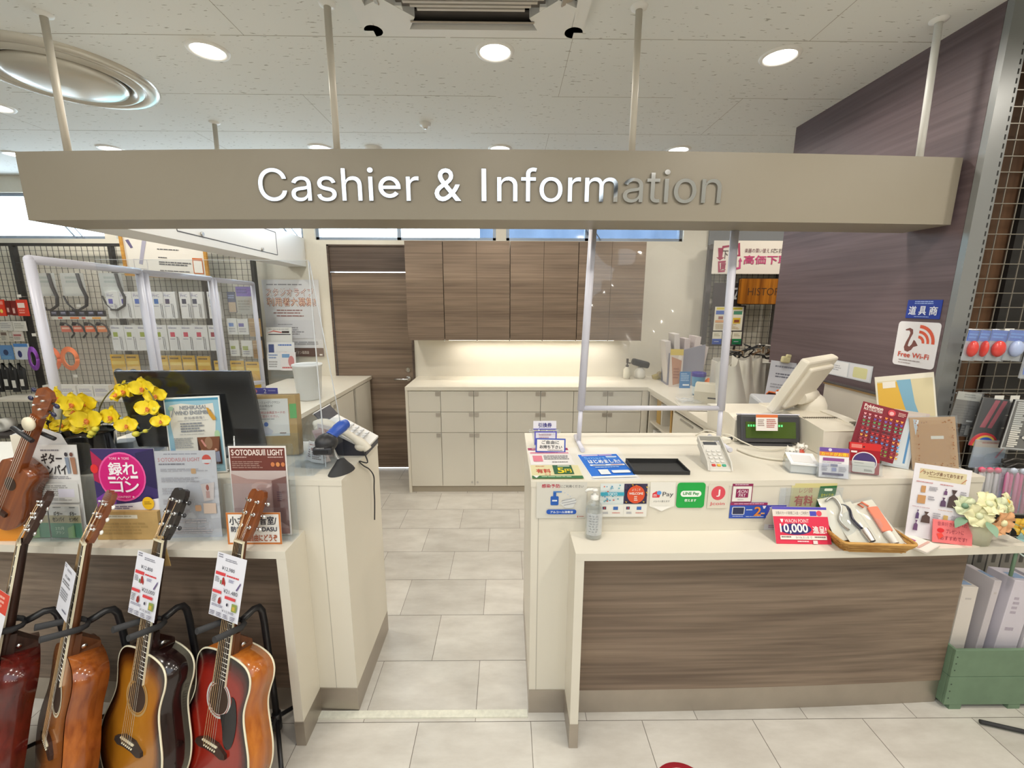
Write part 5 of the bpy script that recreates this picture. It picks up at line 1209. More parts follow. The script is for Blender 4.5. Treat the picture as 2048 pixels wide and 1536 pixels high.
mb = MB(); mb.prism(rrect(-w_ / 2 - .008, -.006, w_ / 2 + .022, h_ + .006, .008), .005, .008, ACRYL); mb.box((.006, -.016, -.003), (w_ + .03, .05, .004), ACRYL); mb.prism(rrect(-w_ / 2 - .008, -.004, w_ / 2 + .012, h_ * .62, .006), -.032, -.030, ACRYL); mb.add([(w_ / 2 + .02, -.03, 0), (w_ / 2 + .02, .006, 0), (w_ / 2 + .02, .006, h_ + .01), (w_ / 2 + .02, -.03, h_ * .62)], [(0, 1, 2, 3)], ACRYL); mb.build('clear_holder', fl)
b, w_, h_ = pxbox(456, 1026, 565, 1087, 1.392)
sheet('notice_card', 'white card with an orange border inviting people to take a brochure', 'card', w_, h_, [('f', 0, 0, 1, 1, .035, 'c87838'), ('b', .06, .12, .92, .38, '小さい防音室/', '3c3c44'), ('b', .08, .43, .92, .60, '防音室OTODASU', '3c3c4c'), ('b', .33, .68, .92, .90, 'ご自由にどうぞ', 'b05a34')], pose((b.x, 1.392, HS), 0, 4), 'efece6', .001)
b, w_, h_ = pxbox(331, 1068, 352, 1126, 1.352)
o = MB(); o.prism([(-w_ * .35, 0), (w_ * .5, 0), (w_ * .25, h_), (-w_ * .3, h_)], -.001, .001, KR); tag(o.build('kraft_tag', mat4=pose((b.x, 1.330, b.z + .004), 0, 0, 0)), 'small kraft paper flap hanging over the left shelf edge by a guitar neck', 'paper tag')

# ================================================================== LEFT COUNTER TOP
b, w_, h_ = pxbox(353, 796, 460, 945, 1.56)
fl = sheet('ensemble_poster', 'framed wind ensemble poster with blue border standing on the left counter', 'poster', w_, h_,
    [('r', .02, .02, .98, .98, '8fb8c8'), ('r', .02, .02, .98, .05, '4a90b0'), ('p', [(.10, .10), (.3, .08), (.6, .11), (.88, .09), (.90, .3), (.86, .52), (.88, .64), (.60, .66), (.55, .97), (.10, .97), (.12, .6), (.08, .35)], 'd8d6cc'), ('e', .12, .14, .05, .03, 'a8c8b0'), ('e', .9, .5, .05, .06, 'a8c8a0'), ('e', .06, .7, .03, .05, '88b0d0'),
     ('b', .28, .11, .74, .16, 'NISHIKASAI', '8a9098'), ('b', .18, .175, .84, .225, 'WIND ENSEMBLE', '8a9098'), ('t', .34, .25, .70, .285, '参加者募集！', '7a7e88'), ('g', .22, .30, .8, .308, 1, '90949a'), ('g', .26, .33, .72, .46, 4, '84888e'), ('g', .24, .475, .84, .485, 1, '90949a'), ('g', .12, .52, .52, .66, 6, '9a9c9c'), ('g', .18, .70, .48, .78, 4, '9a9c9c'), ('p', [(.76, .14), (.80, .15), (.90, .26), (.92, .30), (.86, .31), (.80, .24)], 'c09030'), ('p', [(.12, .24), (.18, .13), (.19, .135), (.13, .25)], '80889a'),
     ('r', .54, .52, .95, .88, '402820'), ('p', [(.54, .52), (.95, .52), (.90, .74), (.60, .72)], '7a4c34'), ('e', .74, .60, .07, .08, '96745a'), ('p', [(.60, .56), (.63, .55), (.70, .64), (.67, .65)], 'c88a80'), ('e', .61, .70, .025, .018, 'd0a070'), ('p', [(.57, .73), (.65, .72), (.66, .85), (.57, .85)], '181418'), ('e', .86, .69, .025, .018, 'd0a088'), ('p', [(.84, .72), (.92, .71), (.93, .85), (.85, .85)], '8a90a8'), ('r', .12, .88, .42, .92, 'cfcdc4'), ('g', .16, .885, .4, .915, 1, '8a8c90'), ('r', .43, .885, .54, .91, '8a8a98'), ('g', .7, .93, .94, .95, 1, '6a98a8')], pose((b.x - .004, 1.55, HT), 3, 5, -2), 'e8ebe8', .004)
mb = MB(); mb.tube([(-w_ / 2 - .02, .02, .002), (-w_ / 2 - .02, .03, h_ * .62), (-w_ / 2 - .006, .03, h_ * .66)], .003, CHROME, 8); mb.tube([(w_ / 2 + .02, .02, .002), (w_ / 2 + .02, .03, h_ * .45)], .003, CHROME, 8); mb.tube([(-w_ / 2 - .02, .02, .003), (w_ / 2 + .02, .02, .003)], .003, CHROME, 8); mb.build('wire_stand', fl)
b, w_, h_ = pxbox(470, 788, 598, 905, 1.74)
kb = thing('kraft_box', 'tall kraft cardboard box with a white music school notice taped on', 'cardboard box', mat4=pose((b.x, 1.76, HT), 2, 5, -1))
mb = MB(); mb.box((0, 0, h_ / 2), (w_, .045, h_), KR); mb.box((0, .01, h_ - .002), (w_ * .98, .03, .008), M('kraft_inside', (.32, .23, .12), .8)); mb.build('box', kb)
sheet('notice', None, None, w_ * .84, h_ * .62, [('t', .10, .06, .86, .13, 'ミュージックスクール・ミュージックサロン', '4c4a4e'), ('t', .28, .155, .72, .22, '会員募集のお知らせ', '4c4a4e'), ('g', .28, .26, .72, .29, 1, '8a8a8c'), ('t', .06, .33, .94, .40, 'レッスンルーム入室時は会員証カードの', 'c04848'), ('t', .2, .43, .82, .50, 'バーコードをご提示ください。', 'c04848'), ('g', .28, .53, .76, .56, 1, '8a8a8c'), ('p', [(.38, .60), (.44, .58), (.58, .74), (.56, .78), (.40, .66)], 'c0c2c8'), ('e', .58, .68, .04, .06, '3a68b8'), ('p', [(.52, .78), (.60, .74), (.70, .86), (.66, .96), (.54, .96)], 'cdced4'), ('g', .82, .91, .96, .95, 1, '7a5a50')], Matrix.Translation((-.01, -.0235, h_ * .33)), 'e6e3da', .001, parent=kb)
mb = MB(); GRT = P('62b060'); mb.box((w_ / 2 - .012, -.0235, h_ * .74), (.028, .001, h_ * .24), GRT); mb.box((-w_ / 2 - .004, -.024, h_ * .62), (.02, .001, h_ * .16), GRT); mb.tube([(-w_ / 2 - .03, -.02, h_ * .5), (-w_ / 2 - .012, -.03, h_ * .54), (-w_ / 2 + .002, -.024, h_ * .5)], .006, GRT, 6); mb.build('green_tape', kb)
mb = MB(); mb.box((0, -.034, h_ * .19), (w_ + .02, .003, h_ * .38), ACRYL); mb.box((0, -.01, .003), (w_ + .03, .07, .005), ACRYL); mb.add([(w_ / 2 + .012, -.034, 0), (w_ / 2 + .012, .025, 0), (w_ / 2 + .03, .025, h_ * .62), (w_ / 2 + .012, -.034, h_ * .38)], [(0, 1, 2, 3)], ACRYL); mb.build('clear_holder', kb)
b, w_, h_ = pxbox(505, 776, 556, 788, 1.82)
st = thing('blue_sign', 'small blue numbered strip sign peeking over the kraft box', 'sign', (b.x, 1.82, HT)); hz = b.z - HT
mb = MB(); mb.box((0, 0, hz + h_ / 2), (w_, .003, h_), P('4a4aa8')); pl = mb.build('plate', st); mb = MB(); draw(mb, [('t', .46, .15, .56, .85, '2', 'f0f0f4'), ('e', .14, .5, .07, .3, 'd88a9a'), ('g', .64, .3, .94, .7, 1, '9a9ad0')], w_, h_, -.0016, Matrix.Translation((0, 0, hz))); mb.build('print', pl)
mb = MB(); mb.box((0, .004, hz / 2), (.02, .003, hz), ACRYL); mb.box((0, .01, .002), (.06, .05, .004), ACRYL); mb.build('clear_stem', st)
# paper tray and desk clutter left of the poster
b = atZ(285, 915, HT); tr = thing('paper_tray', 'white paper tray with dark pens and papers between orchid and poster', 'tray', (b.x - .02, 1.665, HT), radians(16))
mb = MB(); mb.box((0, 0, .003), (.25, .10, .006), P('dfe3ea'))
for c, d in (((0, -.05, .018), (.25, .004, .034)), ((0, .05, .022), (.25, .004, .044)), ((-.125, 0, .02), (.004, .10, .04)), ((.125, 0, .02), (.004, .10, .04))): mb.box(c, d, P('e4e8ee'))
mb.build('tray', tr)
for k, (x, y, a, c) in enumerate(((-.05, .0, 20, '1e2026'), (.02, -.01, -14, '24262e'), (.06, .015, 30, '2a2c36'))):
    mb = MB(); T = Matrix.Translation((b.x - .02 + x * .9, 1.66 + y, HT + .018)) @ Matrix.Rotation(radians(a + 16), 4, 'Z') @ Matrix.Rotation(radians(8), 4, 'Y')
    mb.tube([(-.07, 0, 0), (.045, 0, 0), (.062, 0, 0)], [.006, .006, .002], P(c, .3), 8); tag(mb.build('pen', mat4=T), 'dark pen lying in the white paper tray, %s' % ('nearest the orchid', 'in the middle', 'nearest the poster')[k], 'pen', 'pens in the white tray')
mb = MB(); mb.box((0, 0, .035), (.075, .07, .07), P('8a9298'), None, .004); tag(mb.build('grey_box', mat4=pose((b.x - .075, 1.742, HT), 20)), 'small blue-grey box behind the white paper tray by the orchid', 'box')

# holder with price cards, telephone, scanner
b = atZ(618, 945, HT); t = thing('card_holder', 'clear stepped card holder with loose cards behind the barcode scanner', 'card holder', (b.x, 1.66, HT), radians(-8))
mb = MB(); mb.box((0, 0, .003), (.14, .13, .005), ACRYL); mb.box((0, -.06, .03), (.14, .003, .055), ACRYL); mb.box((0, .0, .06), (.14, .003, .115), ACRYL); mb.box((0, .06, .09), (.14, .003, .175), ACRYL)
for s in (-1, 1): mb.add([(s * .07, -.06, 0), (s * .07, .06, 0), (s * .07, .06, .175), (s * .07, -.06, .055)], [(0, 1, 2, 3)], ACRYL)
mb.build('clear_steps', t)
for k, (x, y, h_, a, c) in enumerate(((-.02, .05, .15, 12, 'd8d2d0'), (.015, .045, .13, -14, 'c8b0ac'), (-.03, -.01, .09, 20, 'e4e0dc'), (.03, -.014, .085, -18, 'd4c0b8'), (.0, -.02, .075, 6, 'e8e4e0'))):
    cd = MB(); cd.box((0, 0, h_ / 2), (.055, .002, h_), P(c)); o = cd.build('paper_card', mat4=t.matrix_basis @ pose((x, y, .008), 0, -8, a)); tag(o, 'paper card standing in the clear stepped holder, %s' % ('tall one at back left', 'tall pink one at back right', 'front left one', 'front right pinkish one', 'front middle one')[k], 'card', 'cards in the stepped holder')
    pm = MB(); draw(pm, [('r', .1, .12, .9, .3, 'b89a94'), ('g', .12, .4, .88, .85, 4, '8a7c7c')], .055, h_, -.001); pm.build('print', o)
b = atZ(680, 915, HT); t = thing('desk_telephone', 'desk telephone with cream handset turned away, on the left counter end', 'telephone', (-.695, 1.825, HT), radians(-90))
DK = M('dark_blue_phone_plastic', (.035, .035, .05), .4)
mb = MB(); mb.prism([(-.09, .0), (.09, .0), (.09, .03), (-.09, .135), (-.10, .13)], -.085, .085, DK, Matrix.Rotation(pi / 2, 4, 'Z')); mb.build('base', t)
mb = MB(); mb.prism([(-.10, .132), (-.09, .138), (.092, .034), (.092, .026)], -.088, .088, P('d8d6d2'), Matrix.Rotation(pi / 2, 4, 'Z')); mb.build('top_plate', t)
mb = MB(); mb.box((0, 0, .035), (.16, .006, .07), DK, Matrix.Translation((-.02, -.085, .125)) @ Matrix.Rotation(radians(40), 4, 'X')); mb.box((0, 0, .071), (.166, .008, .004), P('e8e6e2'), Matrix.Translation((-.02, -.085, .125)) @ Matrix.Rotation(radians(40), 4, 'X')); mb.build('display', t)
mb = MB(); mb.tube(spline([(.108, -.105, .142), (.11, -.06, .150), (.11, .02, .112), (.11, .085, .062), (.108, .105, .036)], 4), [.017] * 3 + [.018] * 3 + [.0125] * 5 + [.017] * 6, CREAM, 12, flat=1.2); mb.ball((.108, -.082, .132), (.022, .030, .020), CREAM, 14); mb.ball((.108, .082, .050), (.022, .030, .020), CREAM, 14); mb.build('handset', t)
mb = MB()
for k in range(4):
    for j in range(3): mb.box((-.03 + .034 * j, -.005 + .022 * k, .112 - (.022 * k + .035) * .58 + .012), (.022, .013, .008), P('c8c8c8'))
mb.build('keypad', t)
mb = MB(); p = [tuple(atY(*q)) for q in ((716, 880, 1.74), (728, 905, 1.70), (735, 925, 1.66))]; p += [(-.607, 1.66, 1.026), (-.604, 1.70, .99), (-.602, 1.76, .95), (-.598, 1.80, .90), (-.600, 1.80, .84), (-.598, 1.79, .78), (-.600, 1.78, .70)]
mb.tube(spline(p, 5), .0028, RUBBER, 6); tag(mb.build('telephone_cord'), 'thin dark cord hanging down the aisle side of the left counter', 'cord')
t = thing('barcode_scanner', 'black and blue barcode scanner resting on its gooseneck stand', 'scanner', (-.655, 1.565, HT))
def S(px, py, y): v = atY(px, py, y); return (v.x + .655, y - 1.565, v.z - HT)
mb = MB(); mb.lathe([(1e-4, .055), (.012, .052), (.022, .035), (.038, .012), (.044, .0)], RUBBER, 28, Matrix.Translation((.012, .0, 0)) @ Matrix.Rotation(radians(-24), 4, 'Z'), sx=.85, sy=1.35); mb.build('stand_base', t)
mb = MB(); mb.tube(spline([(.008, .0, .045), S(673, 914, 1.57), S(666, 900, 1.58), S(662, 890, 1.585)], 4), .0075, M('grey_gooseneck', (.30, .30, .29), .35, metal=.5), 10); mb.build('gooseneck', t)
SB = M('scanner_blue', (.03, .09, .42), .35)
h0 = S(653, 885, 1.555); mb = MB(); mb.ball(h0, (.041, .045, .036), BLKPL, 18); mb.box((h0[0] - .002, h0[1] - .028, h0[2] - .022), (.074, .03, .030), BLKPL, None, .008); hd = mb.build('head', t)
mb = MB(); mb.box((h0[0] - .004, h0[1] - .0435, h0[2] - .022), (.05, .002, .012), P('15151a', .2)); mb.text('DENSO', h0[0] - .022, h0[2] - .0105, h0[0] + .008, h0[2] - .006, h0[1] - .0438, P('c8c8c8')); mb.build('window', hd)
mb = MB(); mb.tube(spline([S(660, 874, 1.57), S(672, 862, 1.60), S(686, 851, 1.63), S(692, 848, 1.645)], 4), [.022] * 5 + [.024] * 4 + [.020] * 4, SB, 14); mb.build('handle', t)

# ================================================================== RIGHT COUNTER
def face_sheet(name, label, cat, x0, y0, x1, y1, items, col='e8e6e0', th=.0008, corner=0, roll=0):
    b, w_, h_ = pxbox(x0, y0, x1, y1, 1.474); b, w_, h_ = pxbox(x0, y0, x1, y1, front(b.x) - .0015)
    return sheet(name, label, cat, w_, h_, items, pose((b.x, front(b.x) - .0032, b.z), 0, 0, roll), col, th, None, corner)
def flat_sheet(name, label, cat, cx, y0, w_, h_, items, yaw=0, col='e8e6e0', z=HT, th=.0008, corner=0):
    return sheet(name, label, cat, w_, h_, items, pose((cx, y0, z + th * .6), yaw, 90), col, th, None, corner)
# --- notices stuck on the front
face_sheet('hygiene_notice', 'clear-backed hand sanitising notice with blue bottle, leftmost on the counter front', 'notice', 1072, 964, 1172, 1036,
    [('b', .10, .05, .46, .15, '感染予防', 'c04a5a'), ('t', .47, .07, .93, .15, 'にご利用ください', '5a5a5c'), ('rr', .28, .38, .44, .63, .03, '1f5ab0'), ('r', .33, .27, .39, .38, '1f5ab0'), ('r', .33, .24, .50, .275, '4a80c0'), ('r', .31, .48, .41, .52, 'dfe6ee'), ('p', [(.46, .58), (.58, .46), (.76, .44), (.80, .52), (.72, .70), (.58, .70)], 'd5d6d4'), ('p', [(.50, .50), (.70, .44), (.71, .455), (.51, .515)], '9a9ca4'), ('p', [(.50, .56), (.78, .49), (.79, .50), (.51, .575)], '9a9ca4'), ('p', [(.54, .62), (.78, .55), (.78, .565), (.55, .635)], '9a9ca4'), ('e', .62, .33, .008, .012, '9ab8e0'), ('e', .56, .28, .007, .010, '9ab8e0'), ('e', .67, .38, .007, .010, '9ab8e0'),
     ('rr', .20, .74, .80, .87, .06, '1f56b4'), ('b', .28, .775, .73, .84, 'アルコール消毒液', 'e8eef6'), ('r', .82, .91, .835, .96, 'b04a40'), ('g', .85, .92, .97, .955, 1, 'b06a60')], 'd3d0c6')
def cards(y): return [('r', .10, y, .26, y + .09, '3a3a60'), ('r', .16, y + .02, .22, y + .07, 'c04a40'), ('r', .56, y, .76, y + .10, '3a68b0'), ('g', .12, y + .16, .36, y + .24, 2, 'a8a8b0'), ('g', .52, y + .18, .88, y + .22, 1, 'c86a60')]
rn = random.Random(4); pat = []
for k in range(26): a, b_ = rn.uniform(.03, .93), rn.uniform(.02, .54); pat.append(('r', a, b_, a + .06, b_ + .035, rn.choice(['4a90c0', 'd86a5a', '5aa8b8', '8ab0c8', 'c85040'])))
face_sheet('credit_sticker', 'payment sticker with small blue and red drawings and a teal city name band', 'sticker', 1198, 967, 1245, 1031, pat + [('r', 0, .24, 1, .35, '3aa0b8'), ('b', .30, .255, .70, .335, 'TOKYO', 'd8ecf0'), ('r', 0, .62, 1, 1, 'e4e2da')] + cards(.68), 'dde4e2')
pat = []
for k in range(22): a, b_ = rn.uniform(0, .92), rn.uniform(0, .56); pat.append(('p', [(a, b_), (a + .10, b_ + .02), (a + .05, b_ + .06)], rn.choice(['c8a03a', '1e1a30', 'd8b850', '2a2440'])))
face_sheet('welcome_sticker', 'dark patterned sticker with an orange-red disc reading WELCOME', 'sticker', 1245, 967, 1291, 1031, [('r', 0, 0, 1, .62, '3a3250')] + pat + [('e', .5, .31, .38, .275, 'd8502a'), ('t', .32, .13, .68, .20, 'ようこそ', 'f4e4dc'), ('b', .20, .245, .80, .315, 'WELCOME', 'f8ece4'), ('g', .42, .36, .58, .52, 3, 'f0d8cc'), ('r', 0, .62, 1, 1, 'e4e2da')] + cards(.68), 'e2e0d8')
b, w_, h_ = pxbox(1297, 964, 1347, 1022, 1.4725)
m = MB(); m.prism([(-w_ / 2, h_ * .18), (0, 0), (w_ / 2, h_ * .18), (w_ / 2, h_), (-w_ / 2, h_)], -.0004, .0004, P('e6e3da')); o = m.build('payment_sticker', mat4=pose((b.x, front(b.x) - .0032, b.z))); tag(o, 'white pointed sticker with a red and blue mark and the word Pay', 'sticker')
m = MB(); draw(m, [('p', [(.10, .38), (.26, .30), (.42, .38), (.38, .52), (.10, .52)], 'd8343e'), ('e', .36, .36, .09, .07, '5a9ad8'), ('t', .14, .41, .26, .49, 'm', 'f8e8e8'), ('t', .50, .33, .93, .52, 'Pay', '3a3a3e'), ('t', .14, .61, .80, .68, 'メルペイ使えます', '6a6a6a'), ('p', [(.12, .82), (.5, .99), (.88, .82)], 'f2f0ea')], w_, h_, -.0004); m.build('print', o)
face_sheet('payment_sticker', 'bright green rounded payment sticker with a white pill', 'sticker', 1351, 965, 1407, 1015, [('rr', .13, .32, .87, .56, .12, 'eef4ec'), ('b', .22, .37, .78, .51, 'LINE Pay', '2a9a48'), ('b', .28, .64, .70, .75, '使えます', 'e8f4e8')], '16a344', corner=.012)
face_sheet('payment_sticker', 'white sticker with a red circled J above the word Jcoin', 'sticker', 1413, 967, 1453, 1016, [('e', .5, .38, .35, .285, 'd84a58'), ('b', .42, .24, .58, .52, 'J', 'f6e8e8'), ('t', .12, .74, .86, .90, 'Jcoin', 'd84a58')], 'dad3c4')
face_sheet('payment_sticker', 'small maroon framed sticker with a maroon square reading AEON Pay', 'sticker', 1461, 967, 1502, 1004, [('f', 0, 0, 1, 1, .04, '8a2050'), ('r', 0, 0, 1, .14, '8a2050'), ('g', .12, .03, .88, .11, 1, 'd8b8c8'), ('r', .20, .28, .80, .74, '8a1c50'), ('t', .26, .33, .74, .50, 'ÆON', 'f0e0e8'), ('t', .34, .52, .68, .71, 'PAY', 'f0e0e8'), ('g', .3, .83, .7, .88, 1, 'a8a0a4')], 'e8e4de')
face_sheet('card_ad', 'blue credit card leaflet with an orange figure two on the counter front', 'leaflet', 1457, 1005, 1531, 1036, [('r', 0, 0, 1, .16, '9a2a5a'), ('g', .1, .04, .9, .13, 1, 'd8a8c0'), ('rr', .06, .26, .40, .76, .06, 'dfe2ea'), ('r', .08, .30, .38, .72, '2a3050'), ('g', .44, .42, .62, .52, 1, 'dfe4f0'), ('b', .66, .26, .84, .82, '2', 'e08838'), ('g', .84, .62, .96, .8, 1, 'e8a868'), ('g', .08, .82, .42, .9, 1, 'b8c0e0'), ('g', .44, .84, .94, .92, 1, 'b8c0e0'), ('p', [(.86, .18), (.96, .18), (.93, .36), (.89, .36)], 'e8e0ea')], '2c50b0')
face_sheet('card_ad', 'white leaflet with a purple head half hidden by the red tent card', 'leaflet', 1527, 1010, 1566, 1059, [('r', 0, 0, 1, .42, '4a48b0'), ('g', .15, .08, .9, .38, 3, 'c8c8f0'), ('r', .20, .50, .62, .72, '2e2648'), ('g', .2, .80, .8, .94, 2, 'b08aa0')], 'dedce0')
o = face_sheet('bag_charge_notice', 'pale yellow notice with red lettering and a green panel about paid bags', 'notice', 1574, 967, 1664, 1036, [('p', [(.05, .0), (1, 0), (.95, 1), (.0, 1)], 'd6cc8e'), ('t', .18, .12, .47, .27, 'レジ袋', 'b85030'), ('b', .10, .34, .50, .63, '有料', 'c03a2a'), ('t', .28, .72, .48, .86, 'です', 'c03a2a'), ('p', [(.62, .08), (.99, .06), (.95, .97), (.56, .97)], '1e6a3a'), ('rr', .72, .14, .90, .21, .03, 'e4ecd8'), ('t', .66, .28, .94, .38, '全サイズ1枚', 'd8d848'), ('r', .64, .41, .94, .425, 'd8d848'), ('b', .64, .48, .84, .92, '5', 'e8c81e')], 'd8d0a0')
m = MB(); m.box((0, -.002, .06), (.115 * 1.9, .0006, .13), FILM); m.box((-.118, -.0022, .06), (.022, .0008, .13), clear('tape', haze=.25)); m.build('clear_sleeve', o)
# --- flat on the counter, left part
MATC = P('dcd8cc')
flat_sheet('counter_mat', 'clear-edged white display mat under the leaflets at the left of the right counter', 'mat', .30, 1.482, .405, .36, [], 0, 'dedad0', th=.0006)
flat_sheet('point_leaflet', 'white and pink points leaflet lying behind the yellow bag notice', 'leaflet', .186, 1.632, .18, .20, [('r', 0, 0, 1, .16, '9a3a5a'), ('g', .1, .04, .6, .12, 1, 'e0b8c0'), ('r', .03, .28, .97, .38, 'd89aa8'), ('g', .06, .30, .94, .36, 1, 'c05a70'), ('r', .08, .50, .30, .84, 'd87888'), ('g', .34, .50, .95, .76, 3, '8a888c'), ('g', .5, .86, .95, .92, 1, '6a686c')], 1, 'e6e2de', HT + .001)
flat_sheet('bag_price_sheet', 'yellow and green bag price sheet lying at the front left corner of the right counter', 'notice', .190, 1.482, .20, .145, [('r', .02, .02, .98, .98, 'd8cfa0'), ('g', .12, .08, .36, .16, 1, 'b86040'), ('b', .12, .30, .40, .58, '有料', 'c04a34'), ('t', .26, .64, .40, .74, 'です', 'c04a34'), ('r', .46, .04, .84, .66, '1e5a34'), ('r', .56, .08, .80, .14, 'd8e0c8'), ('b', .54, .24, .66, .60, '5', 'e8d020'), ('b', .68, .34, .80, .58, '円', 'e8d020'), ('r', .02, .80, .98, .97, '2e6a3a'), ('g', .2, .84, .9, .93, 1, 'a8c0a0'), ('p', [(.04, .80), (.16, .80), (.10, .95)], 'e8e8e4')], 0, 'e2ddc8', HT + .001)
flat_sheet('blue_leaflet', 'bright blue leaflet announcing a new payment, lying beside the black tray', 'leaflet', .408, 1.488, .178, .268, [('r', .02, .03, .98, .90, '1f6ed0'), ('r', .10, .05, .5, .09, 'e8c8d8'), ('r', .52, .05, .84, .09, 'c8a0d0'), ('t', .12, .14, .62, .24, 'Smart', '8ac0f0'), ('r', .66, .13, .92, .17, 'dfe8f4'), ('g', .66, .19, .92, .24, 1, '8ac0f0'), ('b', .16, .28, .90, .42, 'はじめました!', 'eef4fa'), ('rr', .14, .47, .94, .53, .02, 'e0e8f2'), ('r', .2, .49, .5, .51, '3a4a80'), ('r', .62, .49, .9, .51, 'c05a50'), ('g', .22, .58, .8, .62, 1, 'b8d8f4'), ('r', .24, .68, .46, .86, 'dfe4e8'), ('rr', .52, .72, .92, .82, .03, 'e4ecf2'), ('r', .02, .92, .98, .98, 'ece9e4')], 4, 'e6e6e6', HT + .001)
t = thing('cash_tray', 'shallow black cash tray on the right counter', 'tray', (.595, 1.592, HT), radians(-1)); mb = MB(); BT_ = M('matt_black_tray', (.02, .02, .02), .55)
mb.box((0, 0, .003), (.215, .125, .004), BT_)
mb.build('base', t); mb = MB()
for c, d in (((0, -.061, .008), (.215, .005, .014)), ((0, .061, .010), (.215, .005, .018)), ((-.105, 0, .009), (.005, .125, .016)), ((.105, 0, .009), (.005, .125, .016))): mb.box(c, d, BT_)
mb.build('rim', t)
# ticket tub with two cards
t = thing('ticket_tub', 'clear tub of exchange tickets with a violet lettered card and a blue framed card', 'tub', (.172, 1.865, HT), 0)
mb = MB(); mb.lathe([(.050, .002), (.060, .065), (.074, .070), (.074, .074), (.058, .072), (.048, .005)], FILM, 28, sy=.7); mb.build('tub', t)
mb = MB(); mb.box((0, 0, .03), (.075, .045, .05), P('dcdae4')); mb.build('ticket', t)
sheet('header_card', None, None, .105, .040, [('r', 0, .88, 1, 1, '4a4ab0'), ('b', .22, .22, .80, .74, '引換券', '403a86')], Matrix.Translation((0, .0, .078)) @ Matrix.Rotation(radians(-8), 4, 'X'), 'e8e6ee', .001, parent=t)
sheet('ticket_card', None, None, .10, .062, [('f', 0, 0, 1, 1, .06, '5a58b8'), ('g', .2, .2, .8, .6, 2, 'c8a8b0')], Matrix.Translation((0, -.05, .022)) @ Matrix.Rotation(radians(-8), 4, 'X'), 'e2e0ea', .001, parent=t)
sheet('take_one_card', 'blue framed card inviting to take one, leaning on the ticket tub', 'card', .132, .062, [('f', 0, 0, 1, 1, .045, '3a52b0'), ('b', .20, .16, .78, .40, 'ご自由に', '4a4a50'), ('b', .14, .48, .88, .72, 'お持ち下さい', '4a4a50'), ('g', .4, .80, .9, .88, 1, '8a8a90')], pose((.190, 1.772, HT + .002), 2, 14, 2), 'ece9e4', .001)
# card terminal
tm = pose((.838, 1.555, HT + .006), -4, 72); t = thing('card_terminal', 'pale card payment terminal with keypad, tilted on its stand', 'card terminal', (.838, 1.62, HT), radians(-4)); TI = Matrix.Translation((0, -.065, .006)) @ Matrix.Rotation(radians(-62), 4, 'X')
PG = M('pale_grey_plastic', (.60, .58, .53), .45)
mb = MB(); mb.box((0, .012, .078), (.086, .028, .16), PG, TI, .008); bd = mb.build('body', t)
mb = MB()
for s in (-1, 1): mb.prism([(0, .0), (.0, .16), (-.022, .165), (-.018, .03)], -.0025, .0025, PG, TI @ Matrix.Translation((s * .045, 0, 0)) @ Matrix.Rotation(pi / 2, 4, 'Z'))
mb.box((0, -.012, .163), (.09, .026, .004), PG, TI); mb.build('privacy_shield', bd)
mb = MB(); mb.box((0, -.0035, .135), (.052, .003, .028), P('4a4c50'), TI); mb.build('display', bd)
for r in range(5):
    for c in range(3):
        mb = MB(); col = 'd8d6d0' if r < 4 else ('c83c34', 'd8b03a', '3aa080')[c]; mb.box((-.020 + .020 * c, -.004, .100 - .019 * r), (.014, .005, .011), P(col), TI, .002); mb.build('key', bd)
mb = MB(); mb.prism([(-.05, 0), (.03, 0), (.05, .055), (.02, .075)], -.035, .035, PG, Matrix.Translation((0, .02, 0)) @ Matrix.Rotation(pi / 2, 4, 'Z')); mb.build('stand', t)
# ------------------------------------------------------------------ hanging film screen on its tube frame
l0 = atZ(1157, 889, HT); fy = l0.y; rr0 = atY(1437, 880, fy)
lt = atY(1186, 458, fy + .10); rt = atY(1470, 458, fy + .10)
t = thing('film_screen', 'clear film screen stretched in a pale tube frame on the right counter', 'screen', ((l0.x + rr0.x) / 2, fy, HT)); T = Matrix.Translation((-(l0.x + rr0.x) / 2, -fy, -HT))
def along(a, b, z): k = (z - a.z) / (b.z - a.z); return Vector((a.x + (b.x - a.x) * k, a.y + (b.y - a.y) * k, z))
a0 = Vector((l0.x, fy, HT)); b0 = Vector((rr0.x, fy, HT)); zb_ = atY(1300, 816, fy + .02).z; zt_ = 2.05
for p in (a0, b0):
    q = lt if p is a0 else rt
    mb = MB(); mb.tube([tuple(p + Vector((0, 0, .012))), tuple(along(p, q, zb_ + .005))], .0105, LILAC, 12, T); mb.build('lower_post', t)
    mb = MB(); mb.tube([tuple(along(p, q, zb_ - .01)), tuple(along(p, q, zt_))], .0175, LILAC, 14, T); mb.build('upper_post', t)
    mb = MB(); mb.tube([tuple(p + Vector((-.0, -.11, .012))), tuple(p + Vector((0, .09, .012)))], .0105, LILAC, 10, T); mb.build('foot', t)
mb = MB(); mb.tube([tuple(along(a0, lt, zb_)), tuple(along(b0, rt, zb_))], .0115, LILAC, 12, T); mb.build('crossbar', t)
mb = MB(); mb.tube([tuple(along(a0, lt, zt_ - .01)), tuple(along(b0, rt, zt_ - .01))], .015, LILAC, 12, T); mb.build('top_bar', t)
mb = MB(); A0, B0, A1, B1 = along(a0, lt, zb_), along(b0, rt, zb_), along(a0, lt, zt_ - .02), along(b0, rt, zt_ - .02)
def film(u, v):
    p = (A0 * (1 - u) + B0 * u) * (1 - v) + (A1 * (1 - u) + B1 * u) * v
    return (p.x, p.y - .012 * sin(pi * u) * sin(pi * v) + .0035 * sin(u * 17 + v * 9) * sin(v * 13 + u * 5) - .004 * sin(9 * (u - v)), p.z)
mb.sheetgrid(film, 40, 40, FILM, T); mb.build('clear_film', t)
